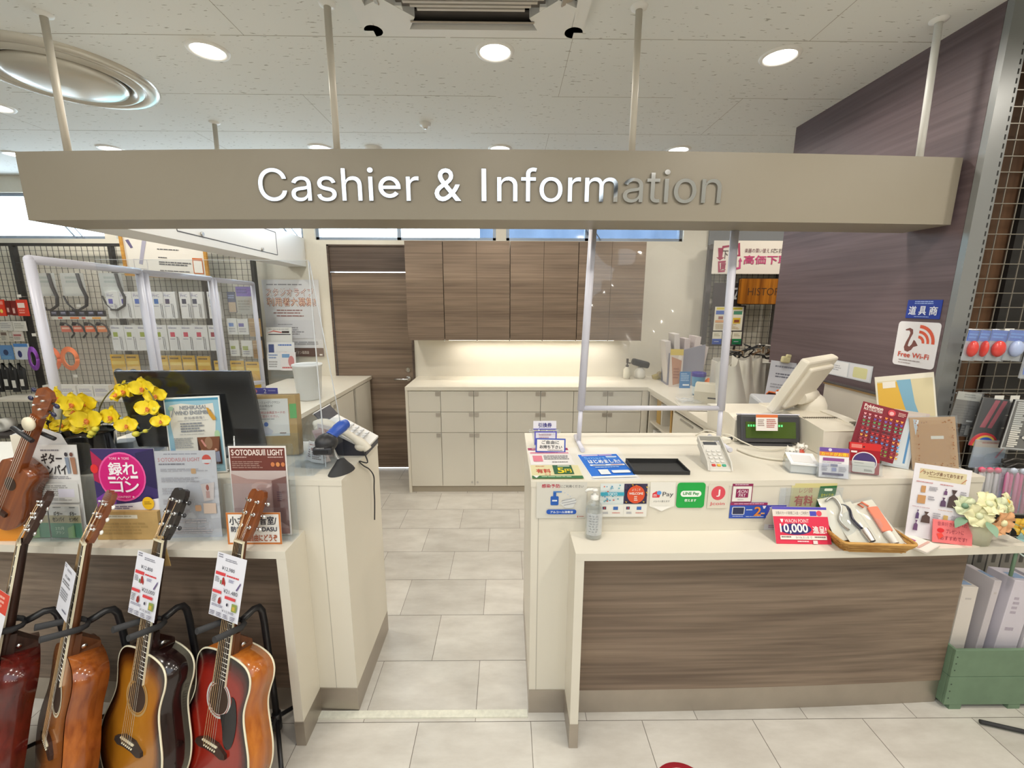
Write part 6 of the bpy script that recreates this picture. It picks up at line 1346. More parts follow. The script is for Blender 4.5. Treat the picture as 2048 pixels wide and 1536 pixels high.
# ------------------------------------------------------------------ cash register, its display pole and screen
t = thing('customer_display', 'dark customer display with a green readout facing the aisle, before the register', 'display', (1.215, 1.86, HT), radians(-3)); TL_ = Matrix.Translation((0, 0, .012)) @ Matrix.Rotation(radians(-14), 4, 'X')
DG = M('charcoal_plastic', (.05, .05, .055), .4)
mb = MB(); mb.box((0, .02, .068), (.268, .045, .128), DG, TL_, .008); hs = mb.build('housing', t)
mb = MB(); mb.box((0, -.0035, .062), (.225, .003, .075), M('lcd_olive', (.05, .075, .015), .25, emit='2a4010', es=.5), TL_); sc = mb.build('screen', hs)
mb = MB(); LC = M('lcd_green_text', (.1, .5, .2), .5, emit='50d070', es=.9); x = -.10
while x < .06: mb.box((x, -.0055, .082), (.007, .001, .010), LC, TL_); x += .0115
mb.build('readout', sc)
mb = MB(); mb.box((0, .02, .134), (.266, .05, .006), P('c6c6d4', .25), TL_, .002); mb.build('top_highlight', hs)  # pale slab stands in for the highlight along the dark housing's top
mb = MB(); mb.bx((-.10, .0, .0), (.10, .06, .012), DG); mb.build('base', t)
b, w_, h_ = pxbox(1513, 831, 1556, 862, 1.835)
sheet('price_card', 'white card with an orange stripe clipped on top of the customer display', 'card', w_, h_, [('r', 0, 0, 1, .18, 'd8703a'), ('g', .08, .3, .42, .75, 4, 'a08a84'), ('g', .48, .28, .94, .85, 5, 'b87068')], pose((b.x, 1.838, b.z), -2, 12), 'e8e2dc', .001)
t = thing('cash_register', 'cream cash register with a tilted operator screen, by the dark wall', 'cash register', (1.40, 2.05, HT)); T = Matrix.Translation((-1.40, -2.05, -HT))
mb = MB(); 
def gx_(poly, x0, x1, m, mm=mb): mm.prism(poly, x0, x1, m, T @ Matrix(((0, 1, 0, 0), (1, 0, 0, 0), (0, 0, 1, 0), (0, 0, 0, 1))))
gx_([(1.73, HT + .002), (2.20, HT + .002), (2.22, HT + .12), (2.0, HT + .132), (1.86, HT + .128), (1.74, HT + .112)], 1.36, 1.575, CREAM)
gx_([(1.925, HT + .002), (2.20, HT + .002), (2.22, HT + .115), (2.0, HT + .122), (1.93, HT + .104)], 1.08, 1.36, CREAM); bd = mb.build('body', t)
mb = MB(); gx_([(1.80, HT + .122), (1.86, HT + .133), (2.0, HT + .137), (2.0, HT + .133), (1.86, HT + .129), (1.80, HT + .118)], 1.52, 1.572, M('cream_cover', (.80, .76, .66), .4), mb); mb.build('printer_cover', bd)
mb = MB()
for k in range(16): mb.box((1.37 + .0105 * k, 1.882 + .0 * k, HT + .1295), (.0045, .016, .004), P('6e685a'), T @ Matrix.Rotation(0, 4, 'X'))
for k in range(5): mb.box((1.545, 1.765 + .012 * k, HT + .1165 + .0030 * k), (.034, .004, .003), P('6e685a'), T)
mb.build('vent_slot', bd)
mb = MB(); mb.tube([(1.365, 1.742, HT + .108), (1.47, 1.74, HT + .110), (1.565, 1.742, HT + .111)], .003, P('e8e0cc'), 6, T); mb.tube([(1.09, 1.928, HT + .103), (1.36, 1.928, HT + .103)], .003, P('e8e0cc'), 6, T); mb.build('edge_trim', bd)
S0 = T @ atY(1612, 806, 2.02).to_4d().to_3d() if False else Vector((0, 0, 0))
ped = atY(1622, 806, 2.05); mb = MB(); mb.lathe([(.075, -.05), (.070, .0), (.055, .035), (.030, .055), (1e-4, .06)], CREAM, 28, T @ Matrix.Translation((ped.x, 2.05, HT + .155)), sx=1.0, sy=.9); mb.build('pedestal', t)
cc = atY(1572, 812, 2.0); SM = T @ Matrix.Translation((cc.x + .01, 2.02, cc.z - .005)) @ Matrix.Rotation(radians(-146), 4, 'Z') @ Matrix.Rotation(radians(-26), 4, 'X')
mb = MB(); mb.box((0, 0, .14), (.33, .040, .285), CREAM, SM, .010); mb.box((0, .026, .14), (.25, .022, .22), CREAM, SM, .010); hs = mb.build('operator_screen', t)
mb = MB(); mb.box((0, -.0205, .143), (.29, .002, .23), M('screen_black', '000000'), SM); mb.box((0, -.004, -.004), (.28, .03, .010), BLKPL, SM); mb.build('display_glass', hs)
mb = MB(); mb.tube([tuple(T @ Vector((ped.x, 2.05, HT + .20))), tuple(SM @ Vector((0, .03, .07)))], [.035, .03], CREAM, 14); mb.build('screen_arm', t)
# cables and adapter
CB = M('cream_cable', (.66, .62, .52), .5)
for k, (lab, p, r) in enumerate((('thick cream cable curling in front of the customer display', [(1.03, 1.80, .006), (1.06, 1.72, .006), (1.14, 1.67, .007), (1.24, 1.68, .007), (1.29, 1.74, .008), (1.27, 1.79, .01)], .0055), ('thin cream cable looping left of the customer display', [(.98, 1.93, .02), (1.02, 1.88, .05), (1.07, 1.83, .03), (1.12, 1.79, .014), (1.18, 1.78, .012), (1.25, 1.80, .015)], .003), ('white cord curling by the right foot of the film screen', [(.93, 2.0, .006), (.96, 1.97, .04), (1.0, 1.96, .035), (1.04, 1.93, .01), (1.0, 1.90, .006), (.95, 1.93, .006)], .003))):
    mb = MB(); mb.tube(spline([(x, y, HT + z) for x, y, z in p], 6), r, CB, 8); tag(mb.build('cable'), lab, 'cable')
mb = MB(); mb.box((0, 0, .014), (.05, .035, .026), P('e4e0d4'), None, .004); mb.cyl((.02, 0, .02), (.045, 0, .02), .008, DG, 10); tag(mb.build('power_adapter', mat4=pose((1.02, 1.90, HT), 20)), 'white power adapter with a dark plug beside the customer display', 'adapter')
# lucky cat figures
for k, (px, py, s, lab, c2) in enumerate(((1578, 924, 1.0, 'white beckoning cat figure with tan body in front of the register', 'd8c8a0'), (1598, 912, .85, 'small white and red cat figure behind the clear card box', 'c8503a'))):
    b = atZ(px, py, HT); t = thing('cat_figure', lab, 'figurine', (b.x, b.y, HT), radians(-20), 'cat figures by the register'); WC = M('glazed_white_ceramic', (.80, .77, .70), .2)
    mb = MB(); mb.lathe([(1e-4, 0), (.018 * s, 0), (.024 * s, .012 * s), (.020 * s, .030 * s), (.012 * s, .04 * s)], P(c2, .3), 20); mb.build('body', t)
    mb = MB(); mb.ball((0, -.002, .05 * s), (.020 * s, .018 * s, .016 * s), WC, 14)
    for q in (-1, 1): mb.add([(q * .016 * s, 0, .058 * s), (q * .004 * s, 0, .064 * s), (q * .014 * s, -.002, .074 * s), (q * .010 * s, .008 * s, .060 * s)], [(0, 1, 2), (0, 3, 2), (1, 3, 2)], WC)
    hd = mb.build('head', t)
    mb = MB()
    for q in (-1, 1): mb.ball((q * .007 * s, -.0195 * s, .053 * s), .002 * s, BLKPL, 6)
    mb.ball((0, -.021 * s, .048 * s), .0018 * s, P('c05040'), 6); mb.build('eye', hd)
    mb = MB(); mb.tube([(.016 * s, -.006, .03 * s), (.024 * s, -.008, .05 * s), (.020 * s, -.012, .062 * s)], [.006 * s, .006 * s, .007 * s], WC, 8); mb.build('raised_paw', t)
    mb = MB(); mb.lathe([(.0145 * s, .036 * s), (.0165 * s, .039 * s), (.0145 * s, .042 * s)], P('c83a30'), 18); mb.build('collar', t)
# clear card box and calendar-like card
b = atZ(1614, 950, HT); t = thing('card_box', 'clear box of white cards with a white slanted lid beside the purple headed card', 'card box', (b.x, b.y + .04, HT), radians(-14))
mb = MB(); 
for c, d in (((0, -.035, .022), (.10, .002, .042)), ((0, .035, .03), (.10, .002, .058)), ((-.05, 0, .024), (.002, .07, .046)), ((.05, 0, .024), (.002, .07, .046)), ((0, 0, .003), (.10, .07, .003))): mb.box(c, d, FILM)
mb.build('clear_box', t)
mb = MB(); mb.box((0, 0, .022), (.088, .06, .036), P('e4e2dc')); mb.build('card_stack', t)
mb = MB(); mb.box((0, 0, 0), (.098, .075, .002), P('ecebea'), Matrix.Translation((0, -.002, .050)) @ Matrix.Rotation(radians(20), 4, 'X')); mb.box((0, 0, .0015), (.07, .045, .001), P('d8d6d4'), Matrix.Translation((0, -.002, .050)) @ Matrix.Rotation(radians(20), 4, 'X')); mb.build('lid', t)
b = atZ(1671, 960, HT); t = sheet('loan_card', 'card with a purple and orange header in a clear stand at the counter edge', 'card', .098, .112, [('r', .0, .0, 1, .14, '6a4a9a'), ('e', .36, .07, .06, .05, 'd8d0e8'), ('r', 0, .14, 1, .28, 'd8803a'), ('b', .06, .155, .94, .265, 'カードがお得!', 'f4d838'), ('r', .12, .34, .84, .44, '8a4a8a'), ('g', .1, .48, .95, .52, 1, 'a8a6ac'), ('r', .10, .54, .34, .62, 'c8c6d4'), ('r', .38, .54, .62, .62, '7a7a98'), ('g', .08, .64, .3, .8, 3, '9a98a8'), ('r', .42, .66, .58, .78, '8a90b8'), ('g', .66, .62, .94, .8, 4, 'a8a6b0'), ('r', .10, .84, .82, .92, '4a4668'), ('g', .2, .95, .7, .98, 1, 'a0a0a8')], pose((b.x, b.y + .012, HT + .004), -13, 12), 'e6e2e4', .001)
mb = MB(); mb.box((0, -.006, .028), (.108, .002, .05), FILM); mb.box((0, .01, .001), (.108, .04, .002), FILM); mb.box((0, .004, .055), (.108, .002, .11), FILM); mb.build('clear_stand', t)
# ------------------------------------------------------------------ character-free collection board and packs
b = atY(1740, 915, 1.60); bm_ = pose((b.x, 1.60, b.z), -16, 14, 13); w_, h_ = .155, .212
it = [('b', .05, .03, .46, .095, 'Pokémon', 'efe2d8'), ('b', .05, .105, .46, .145, 'PICK COLLECTION', 'e8d8d0'), ('r', .04, .158, .46, .165, 'b04a50'), ('e', .66, .09, .085, .062, 'c8404a'), ('e', .66, .10, .05, .036, 'e0a8a8'), ('g', .80, .05, .97, .13, 3, 'd8a8a0')]
HC = [['e09aa0', 'e09aa0', 'e89040', 'e8a040'], ['b8a0b0', '6a50a0', '7a60b0', '6a58b0'], ['5a9a5a', '5a9a5a', '6aa06a', '5a9a6a'], ['6a8a7a', '8a8090', '6a9a8a', '6aa08a'], ['b03a40', '3a2a30', '4a3038', 'a83a40'], ['6aa0c8', 'c83a3a', 'd0443a', '6aa0d0'], ['e0a04a', '5a8ac0', 'd84a3a', 'e8a050'], ['c0505a', '5a80c0', '5a80c0', '5a9ac8'], ['b8505a', 'c8606a', 'b84a54', '5a98c8'], ['6a9a4a', 'a84850', '6a9a4a', 'b04850'], ['a84048', '6a9a4a', '88a048', 'd8a030']]
def heart(cx, cz, s, c): return ('p', [(cx, cz + s * .78), (cx - s * 1.0, cz - s * .05), (cx - s * .95, cz - s * .5), (cx - s * .5, cz - s * .68), (cx, cz - s * .42), (cx + s * .5, cz - s * .68), (cx + s * .95, cz - s * .5), (cx + s * 1.0, cz - s * .05)], c)
for r in range(11):
    for c in range(4):
        for q in (0, 1): it.append(heart(.105 + .235 * c + .105 * q, .215 + .069 * r, .030, HC[r][c]))
        it.append(('r', .06 + .235 * c, .242 + .069 * r, .25 + .235 * c, .247 + .069 * r, 'b0707a'))
sheet('pick_board', 'dark red display board with rows of paired heart shaped picks, leaning before the register', 'display board', w_, h_, it, bm_, '7e1c2c', .003)
b = atZ(1738, 955, HT); t = thing('red_pack', 'glossy red packet with a white rounded label in a clear stand before the pick board', 'packet', mat4=pose((b.x, b.y + .03, HT + .003), -20, 12))
mb = MB(); mb.box((0, 0, .06), (.10, .012, .118), P('9a1826', .25), None, .003); pk = mb.build('packet', t)
mb = MB(); draw(mb, [('r', .0, .0, 1, .22, 'c8201e'), ('r', .06, .05, .40, .17, 'd87a70'), ('e', .46, .12, .03, .025, '1a1012'), ('r', .06, .27, .25, .33, 'e8d8d4'), ('e', .5, .62, .40, .34, 'e8dfe0'), ('e', .5, .62, .37, .31, '43306a'), ('rr', .12, .58, .84, .96, .05, 'dcd8cc'), ('g', .18, .64, .5, .68, 1, '9a988a'), ('r', .16, .74, .80, .755, 'a8b0a0'), ('g', .5, .84, .78, .92, 3, '8a887c')], .10, .118, -.0063); mb.build('print', pk)
mb = MB(); mb.box((0, -.012, .025), (.112, .002, .045), FILM); mb.box((0, 0, .001), (.112, .05, .002), FILM); mb.build('clear_stand', t)
for k in range(6):
    b, w_, h_ = pxbox(1706 + 5 * k, 778 + 3 * k, 1734 + 6 * k, 900, 1.74 - .012 * k)
    sheet('price_sheet', 'white edged sheet standing in the bundle behind the pick board, %s from the back' % ORD[k], 'paper', .075, .21, [('r', .05, .04, .95, .9, ('b89aa8', 'd8d2d4', 'c8a0b0', 'd0ccd4', 'a890a0', 'd8d4d8')[k])], pose((b.x, 1.75 - .014 * k, HT + .003), -30, 6, 8), 'e2dee0', .0015, 'sheets behind the pick board')
# hanging packs with map-like patterns, and stationery packs
b = atY(1828, 868, 1.68); sheet('map_pack', 'tall clear pack with a yellow, blue and cream printed sheet standing by the wall sticker', 'packet', .215, .30, [('r', .03, .07, .97, .98, 'cfc4a0'), ('p', [(.03, .09), (.40, .09), (.46, .42), (.52, .70), (.66, .98), (.03, .98)], 'd8ad45'), ('p', [(.36, .07), (.60, .07), (.64, .40), (.74, .70), (.82, .98), (.64, .98), (.56, .70), (.46, .44)], '7aa8c0'), ('r', .12, .08, .34, .17, 'e2dcd0'), ('p', [(.2, .6), (.3, .54), (.36, .64), (.3, .72)], 'c89838')], pose((b.x + .01, 1.70, HT + .06), -12, 8, -8), 'ddd8c8', .003)
bq = atY(1876, 900, 1.56); o = sheet('kraft_pouch', 'tan kraft pouch with a floral printed border in a clear bag', 'pouch', .158, .205, [('r', .06, .06, .94, .94, 'c2935c'), ('r', .16, .14, .84, .86, 'bd8d56'), ('r', .44, .36, .72, .42, 'e0dacb')] + [('e', .08 + .84 * rn.random(), (.06 + .05 * rn.random()) if k % 2 else (.88 + .06 * rn.random()), .014, .011, '9a6a44') for k in range(20)] + [('e', (.09 + .05 * rn.random()) if k % 2 else (.86 + .05 * rn.random()), .08 + .84 * rn.random(), .014, .011, '9a6a4a') for k in range(26)], pose((bq.x, 1.555, HT + .010), -10, 13, -4), 'c69a66', .004)
mb = MB(); mb.box((0, -.0045, .103), (.168, .001, .215), FILM); mb.build('clear_bag', o)
for k, (px, y, w_, h_, yaw, c, lab, it) in enumerate(((1800, 1.60, .085, .20, -28, 'c9d2d8', 'pale blue music stationery pack with a gold ornament, left of the kraft pouch', [('r', .08, .05, .9, .95, 'd4dce0'), ('r', .74, .1, .82, .9, '5a90c0'), ('g', .3, .2, .45, .6, 6, 'a8b8a8'), ('p', [(.2, .78), (.45, .70), (.55, .74), (.35, .86)], 'c8a850')]), (1806, 1.655, .10, .215, -32, 'cfc4b8', 'thin tan edged packet between the pick board and the kraft pouch', [('r', .1, .05, .3, .95, 'b8a078'), ('r', .34, .05, .9, .95, 'd4c8c0')]), (1822, 1.69, .09, .20, -24, 'c8b8b4', 'pinkish clear packet right behind the kraft pouch edge', [('r', .1, .06, .9, .94, 'cdb8b4')]))):
    b = atZ(px, 958, HT); sheet('stationery_pack', lab, 'packet', w_, h_, it, pose((atY(px, 900, y).x - .01, y, HT + .003), yaw, 10, 4), c, .006)
# ------------------------------------------------------------------ things on the lower shelf
b = atZ(1186, 1074, HS); t = thing('sanitizer_bottle', 'clear pump bottle of hand sanitizer at the left end of the right shelf', 'bottle', (b.x, b.y, HS)); LQ = clear('clear_gel', tint=(.90, .92, .93), gloss=.2, haze=.10)
SB_ = clear('clear_bottle', tint=(.93, .95, .95), gloss=.3, haze=.05)
mb = MB(); mb.lathe([(1e-4, .002), (.029, .002), (.031, .006), (.031, .115), (.028, .130), (.016, .146), (.0125, .150), (.0125, .156)], SB_, 32, sy=.85); mb.build('bottle', t)
mb = MB(); mb.lathe([(1e-4, .005), (.0285, .005), (.0285, .118), (1e-4, .1185)], LQ, 28, sy=.85); mb.build('gel', t)
mb = MB(); mb.lathe([(.0145, .152), (.0145, .166), (.006, .168), (.0055, .182), (.011, .183), (.012, .190), (1e-4, .192)], P('e4e2dc', .3), 20); mb.tube([(0, 0, .188), (-.025, -.004, .189), (-.036, -.006, .183)], [.006, .005, .004], P('e4e2dc', .3), 10); mb.build('pump', t)
mb = MB()
def lab_(u, v): a = radians(-150 + 120 * u); return (.0316 * cos(a), .0316 * .85 * sin(a), .02 + .085 * v)
mb.sheetgrid(lab_, 14, 1, clear('clear_label', haze=.35)); 
for k in range(7): 
    for j in range(3): a = radians(-125 + 22 * j + 5 * (k % 2)); mb.box((0, 0, 0), (.007, .0005, .0025), P('8a8c90'), Matrix.Translation((.0320 * cos(a), .0320 * .85 * sin(a), .035 + .010 * k)) @ Matrix.Rotation(a + pi / 2, 4, 'Z'))
mb.build('label_print', t)
# tent card
b = atZ(1614, 1088, HS); t = thing('tent_card', 'red and white tent card for ten thousand bonus points on the lower shelf', 'card', (b.x - .012, b.y, HS), radians(-2)); w_, h_ = .196, .128
TM = Matrix.Rotation(radians(-24), 4, 'X')
mb = MB(); mb.box((0, 0, h_ / 2), (w_, .001, h_), P('e6dcd4'), TM); fr = mb.build('front_leaf', t)
mb = MB(); draw(mb, [('r', 0, 0, 1, .07, '5048b0'), ('r', 0, .07, 1, .26, 'ddd2c8'), ('t', .06, .12, .66, .21, '対象のカード新規ご入会・ご利用で', '6a605c'), ('r', .68, .11, .80, .24, '4a48b0'), ('e', .85, .17, .05, .075, 'd8485a'), ('r', 0, .26, 1, 1, 'd8304e'), ('p', [(.12, .33), (.18, .33), (.16, .42), (.14, .42)], 'f0e4e4'), ('t', .20, .33, .64, .43, 'WAON POINT', 'f4e0e0'), ('e', .38, .60, .29, .15, '322868'), ('b', .10, .46, .60, .72, '10,000', 'f6f0ec'), ('b', .69, .52, .93, .71, '進呈!', 'f4e4e0'), ('r', .08, .77, .92, .88, 'ece4da'), ('t', .36, .785, .66, .865, '5/10(土)まで', '6a5a54'), ('g', .1, .79, .34, .86, 1, '8a7a74'), ('g', .7, .79, .9, .86, 1, '8a7a74'), ('g', .38, .91, .64, .97, 1, 'f0c8cc'), ('r', .66, .90, .74, .99, 'e0d4d0')], w_, h_, -.0006, TM); mb.build('print', fr)
mb = MB(); mb.box((0, 0, h_ / 2), (w_, .001, h_), P('e4dcd4'), Matrix.Translation((0, 2 * h_ * sin(radians(24)), 0)) @ Matrix.Rotation(radians(24), 4, 'X')); mb.build('back_leaf', t)
# wicker basket with packets
WK = wood('wicker', '9a6a2c', 'd0a25c', 'x', fine=180, long=24, rough=.6)
c_ = [atZ(1706, 1106, HS), atZ(1822, 1104, HS), atZ(1806, 1050, HS), atZ(1672, 1050, HS)]
cx = sum(v.x for v in c_) / 4; cy = 1.395; t = thing('wicker_basket', 'shallow woven wicker basket holding packets on the lower shelf', 'basket', (1.282, 1.378, HS), radians(-4))
bw, bd_, bh = .225, .125, .040; mb = MB()
for k in range(6):
    z = .004 + .0065 * k; e = .004 * k; ring = rrect(-bw / 2 - e + .012, -bd_ / 2 - e + .012, bw / 2 + e - .012, bd_ / 2 + e - .012, .018, 4)
    mb.tube([(x + (.001 if (j + k) % 2 else -.001), y, z + (.0012 if (j + k) % 2 else -.0012)) for j, (x, y) in enumerate(ring)] + [(ring[0][0], ring[0][1], z)], .0042, WK, 6, caps=False)
mb.build('woven_wall', t)
mb = MB(); e = .022; ring = rrect(-bw / 2 - e + .012, -bd_ / 2 - e + .012, bw / 2 + e - .012, bd_ / 2 + e - .012, .02, 5); mb.tube([(x, y, bh + .003) for x, y in ring] + [(ring[0][0], ring[0][1], bh + .003)], .0055, WK, 8, caps=False); mb.build('rim', t)
mb = MB(); mb.box((0, 0, .005), (bw - .02, bd_ - .02, .004), WK); mb.build('base', t)
def packet(lab, x, y, z, yaw, lean, roll, item):
    t = thing('strap_packet', lab, 'packet', mat4=pose((x, y, z), yaw, lean, roll), group='packets in the wicker basket')
    mb = MB(); mb.box((0, .003, .085), (.086, .0015, .17), P('dfd8c4')); mb.build('backing_card', t)
    mb = MB(); item(mb); mb.build('strap', t)
    mb = MB(); mb.sheetgrid(lambda u, v: ((u - .5) * .092, -.010 * sin(pi * u) * sin(pi * min(1, v * 1.1)) - .002, .18 * v), 8, 8, FILM); mb.build('clear_bag', t)
    return t
def dark_item(mb):
    mb.tube(spline([(-.02, -.004, .15), (.0, -.006, .158), (.016, -.004, .14), (.004, -.006, .10), (.014, -.005, .06)], 4), .010, M('dark_shiny_ribbon', (.03, .03, .05), .2, metal=.3), 8, flat=.5); mb.lathe([(.010, .0), (.013, .03), (.012, .045)], SATIN, 14, Matrix.Translation((.02, -.008, .015)))
def coral_item(mb):
    mb.box((.008, -.006, .095), (.036, .010, .095), P('dc7a5c'), Matrix.Rotation(radians(5), 4, 'Y'), .004); mb.tube([(-.006, -.006, .145), (-.016, -.006, .16), (.0, -.006, .165), (.012, -.006, .145)], .004, P('dc7a5c'), 6); mb.lathe([(.012, .0), (.015, .03), (.013, .042)], P('d8d4cc', .3), 14, Matrix.Translation((.008, -.008, .004)))
packet('clear packet with a dark shiny strap, front left in the wicker basket', 1.262, 1.335, HS + .014, -22, 52, -22, dark_item)
packet('clear packet with a coral orange strap, right in the wicker basket', 1.352, 1.340, HS + .016, -22, 50, -24, coral_item)
packet('clear packet with a silvery strap at the left rear of the wicker basket', 1.225, 1.375, HS + .02, -10, 40, -12, lambda mb: mb.tube(spline([(-.02, -.004, .14), (.01, -.006, .15), (.02, -.005, .11), (-.005, -.005, .07), (.01, -.005, .03)], 4), .007, SATIN, 8, flat=.5))
flat_sheet('picture_packet', 'clear packet with white card of small violet and red strips, right of the wicker basket', 'packet', 1.488, 1.330, .10, .20, [('rr', .03, .02, .97, .98, .05, 'e6dfd6'), ('p', [(.2, .12), (.6, .08), (.62, .12), (.22, .16)], '6a6478'), ('p', [(.26, .22), (.68, .16), (.70, .20), (.28, .26)], 'a83a44'), ('p', [(.3, .30), (.74, .24), (.76, .28), (.32, .34)], '4a4258'), ('r', .30, .55, .62, .74, 'a83a8a'), ('g', .2, .42, .9, .48, 1, 'b09a94'), ('r', .08, .84, .92, .88, 'd0a89c')], 26, 'ddd6cc', HS + .004, .006)
# wrapping price sheet, pink card
b, w_, h_ = pxbox(1838, 924, 1945, 1080, 1.43)
bag = lambda x0, y0, x1, y1, c: [('p', [(x0, y1), (x0 + (x1 - x0) * .1, y0 + (y1 - y0) * .42), (x0 + (x1 - x0) * .45, y0 + (y1 - y0) * .25), (x0 + (x1 - x0) * .25, y0), (x0 + (x1 - x0) * .8, y0), (x0 + (x1 - x0) * .58, y0 + (y1 - y0) * .25), (x0 + (x1 - x0) * .95, y0 + (y1 - y0) * .42), (x1, y1)], c)]
sheet('wrapping_sheet', 'white laminated gift wrapping price sheet with bag pictures, leaning at the shelf end', 'notice', .178, .272,
    [('r', .10, .06, .92, .20, 'd2c5a0'), ('b', .16, .085, .86, .135, 'ラッピング承っております', '8a6a54'), ('g', .26, .15, .76, .165, 1, 'a8926a'), ('p', [(.10, .12), (.16, .07), (.17, .075), (.11, .125)], 'c07a5a'), ('p', [(.84, .19), (.92, .13), (.93, .135), (.85, .195)], 'c07a5a'), ('g', .06, .235, .40, .255, 1, 'c08080'), ('g', .48, .235, .78, .255, 1, 'c08080'), ('r', .16, .29, .24, .38, 'c09060'), ('g', .3, .29, .46, .35, 3, '9a98a0'), ('r', .12, .42, .26, .53, 'c09060'), ('g', .3, .42, .42, .48, 2, '9a98a0')] + bag(.56, .29, .62, .37, '6a4a70') + bag(.52, .41, .62, .53, '5a4460') + bag(.64, .29, .82, .53, '4a3c3c') + [('g', .84, .3, .96, .50, 7, '9a98a0'), ('g', .04, .575, .42, .59, 1, 'c0a0a8'), ('g', .5, .575, .84, .59, 1, 'c0a090')] + bag(.12, .62, .18, .74, '5a4470') + bag(.22, .63, .38, .78, '54423e') + [('g', .42, .63, .56, .74, 4, '9a98a0'), ('r', .60, .64, .68, .73, 'c0a060'), ('g', .74, .63, .9, .7, 2, '9a98a0')] + bag(.10, .76, .18, .90, '6a4a70') + [('g', .48, .78, .84, .8, 1, 'c09098')], pose((1.555, 1.400, HS + .002), -12, 11, 5), 'e0dde2', .002)
b = atZ(1890, 1086, HS); sheet('pink_card', 'glossy salmon pink card with handwritten lettering before the wrapping sheet', 'card', .128, .082, [('t', .12, .08, .86, .26, '音楽好きの方への', '9a3a4a'), ('e', .20, .46, .09, .10, 'd82a30'), ('t', .34, .38, .78, .56, 'プレゼントに', '9a3a4a'), ('t', .20, .68, .86, .86, 'おすすめです!', '9a3a4a'), ('p', [(.10, .62), (.22, .56), (.28, .70), (.16, .86)], 'e84a40')], pose((1.60, 1.375, HS + .002), -8, 14, 3), 'e8787a', .0015)

# ================================================================== DARK WALL SIGNS, SLOTTED POST, RIGHT GRID
WALLM = lambda y, z: Matrix.Translation((WX - .002, y, z)) @ Matrix.Rotation(radians(-90), 4, 'Z')      # a sheet on the dark wall, facing the aisle
def wallsheet(name, label, cat, p, items, col, corner=0.0):
    a, b_, c = (atX(*q, WX) for q in p)         # top left, top right, bottom left
    w_ = abs(a.y - b_.y); h_ = a.z - c.z; ym = (a.y + b_.y) / 2
    return sheet(name, label, cat, w_, h_, items, WALLM(ym, c.z), col, .002, None, corner)
wallsheet('dealer_plate', 'blue second-hand dealer licence plate on the dark wall above the wifi sign', 'sign', ((1818, 600), (1888, 596), (1815, 636)), [('g', .22, .06, .8, .26, 2, '9ab0e0'), ('b', .08, .34, .30, .80, '道', 'e4e8f4'), ('b', .39, .34, .60, .80, '具', 'e4e8f4'), ('b', .70, .34, .92, .80, '商', 'e4e8f4'), ('g', .28, .88, .74, .95, 1, '9ab0e0')], '1c3a9a')
arcs = []
for r0, r1 in ((.10, .16), (.21, .27), (.32, .39)):
    pts = [(.54 + r1 * sin(radians(a)), .46 - r1 * cos(radians(a)) * 1.02) for a in range(0, 91, 9)] + [(.54 + r0 * sin(radians(a)), .46 - r0 * cos(radians(a)) * 1.02) for a in range(90, -1, -9)]
    arcs.append(('p', pts, 'd8583a'))
sax = [('p', [(.20, .18), (.30, .14), (.38, .17), (.40, .26), (.36, .36), (.33, .46), (.32, .54), (.36, .56), (.41, .50), (.44, .40), (.48, .42), (.56, .52), (.46, .56), (.42, .63), (.34, .68), (.26, .66), (.23, .58), (.26, .46), (.31, .34), (.33, .25), (.30, .20), (.21, .205)], '7a4a44')]
wallsheet('wifi_sign', 'white rounded free wifi sign with saxophone and orange waves on the dark wall', 'sign', ((1800, 642), (1886, 642), (1790, 728)), sax + arcs + [('b', .12, .69, .86, .80, 'Free Wi-Fi', 'd0503a'), ('g', .16, .86, .80, .89, 1, '8a7a78'), ('g', .16, .92, .48, .95, 1, 'a89a98')], 'e8e6e8', .016)
a = atX(1640, 708, WX); sheet('wall_card', 'white and pale yellow paper card fixed low on the dark wall behind the register screen', 'card', .34, .085, [('r', .02, .06, .55, .94, 'e6e6e6'), ('g', .1, .3, .45, .7, 3, 'b8b8bc'), ('r', .58, .06, .98, .94, 'd8d8dc'), ('rr', .66, .2, .92, .85, .1, 'd2cf9a')], WALLM(atX(1690, 750, WX).y, atX(1690, 755, WX).z), 'c8ccd0', .002)
a = atX(1700, 765, WX); mb = MB(); mb.box((0, -.014, .07), (.60, .022, .16), P('c6beb0')); mb.box((0, -.016, .152), (.61, .03, .010), wood('tan_edge_wood', '9a7a4a', 'c0a070', 'x')); mb.box((0, -.018, .160), (.61, .035, .006), P('4a4644'))
tag(mb.build('wall_board', mat4=WALLM(2.05, HT + .055)), 'pale grey board with dark tan top edge on the dark wall behind the register', 'board')

post = thing('slotted_post', 'grey slotted steel upright at the front edge of the dark wall', 'post', (WX + .03, 1.755, 0)); mb = MB()
mb.bx((-.032, -.012, 0), (.028, .014, CEIL - .005), GREYPOST); mb.bx((.028, -.004, 0), (.050, .014, CEIL - .005), GREYPOST); mb.build('upright', post)
mb = MB()
for k in range(80): mb.box((.039, -.0045, .15 + .032 * k), (.006, .001, .018), M('slot_dark', (.02, .02, .02), .8))
mb.build('slot', post)
GW = M('grey_grid_wire', (.30, .28, .24), .35, metal=.6)
GX0, GX1, GYR = WX + .085, 2.75, 1.78
grid_panel('tall dark wire grid at the right edge hung with egg shakers and pencil packs', GX0, GX1, .55, 2.70, GYR, [(WX + .15, 1.555, .10), (WX + .23, 1.555, .10), (WX + .30, 1.555, .10), (WX + .17, 1.285, .10), (WX + .235, 1.285, .10), (WX + .30, 1.285, .10)], pitch=.058, pitchz=.058, wire=.0016, post=.02, mats=(GW, GREYPOST), postside=(1, 0))
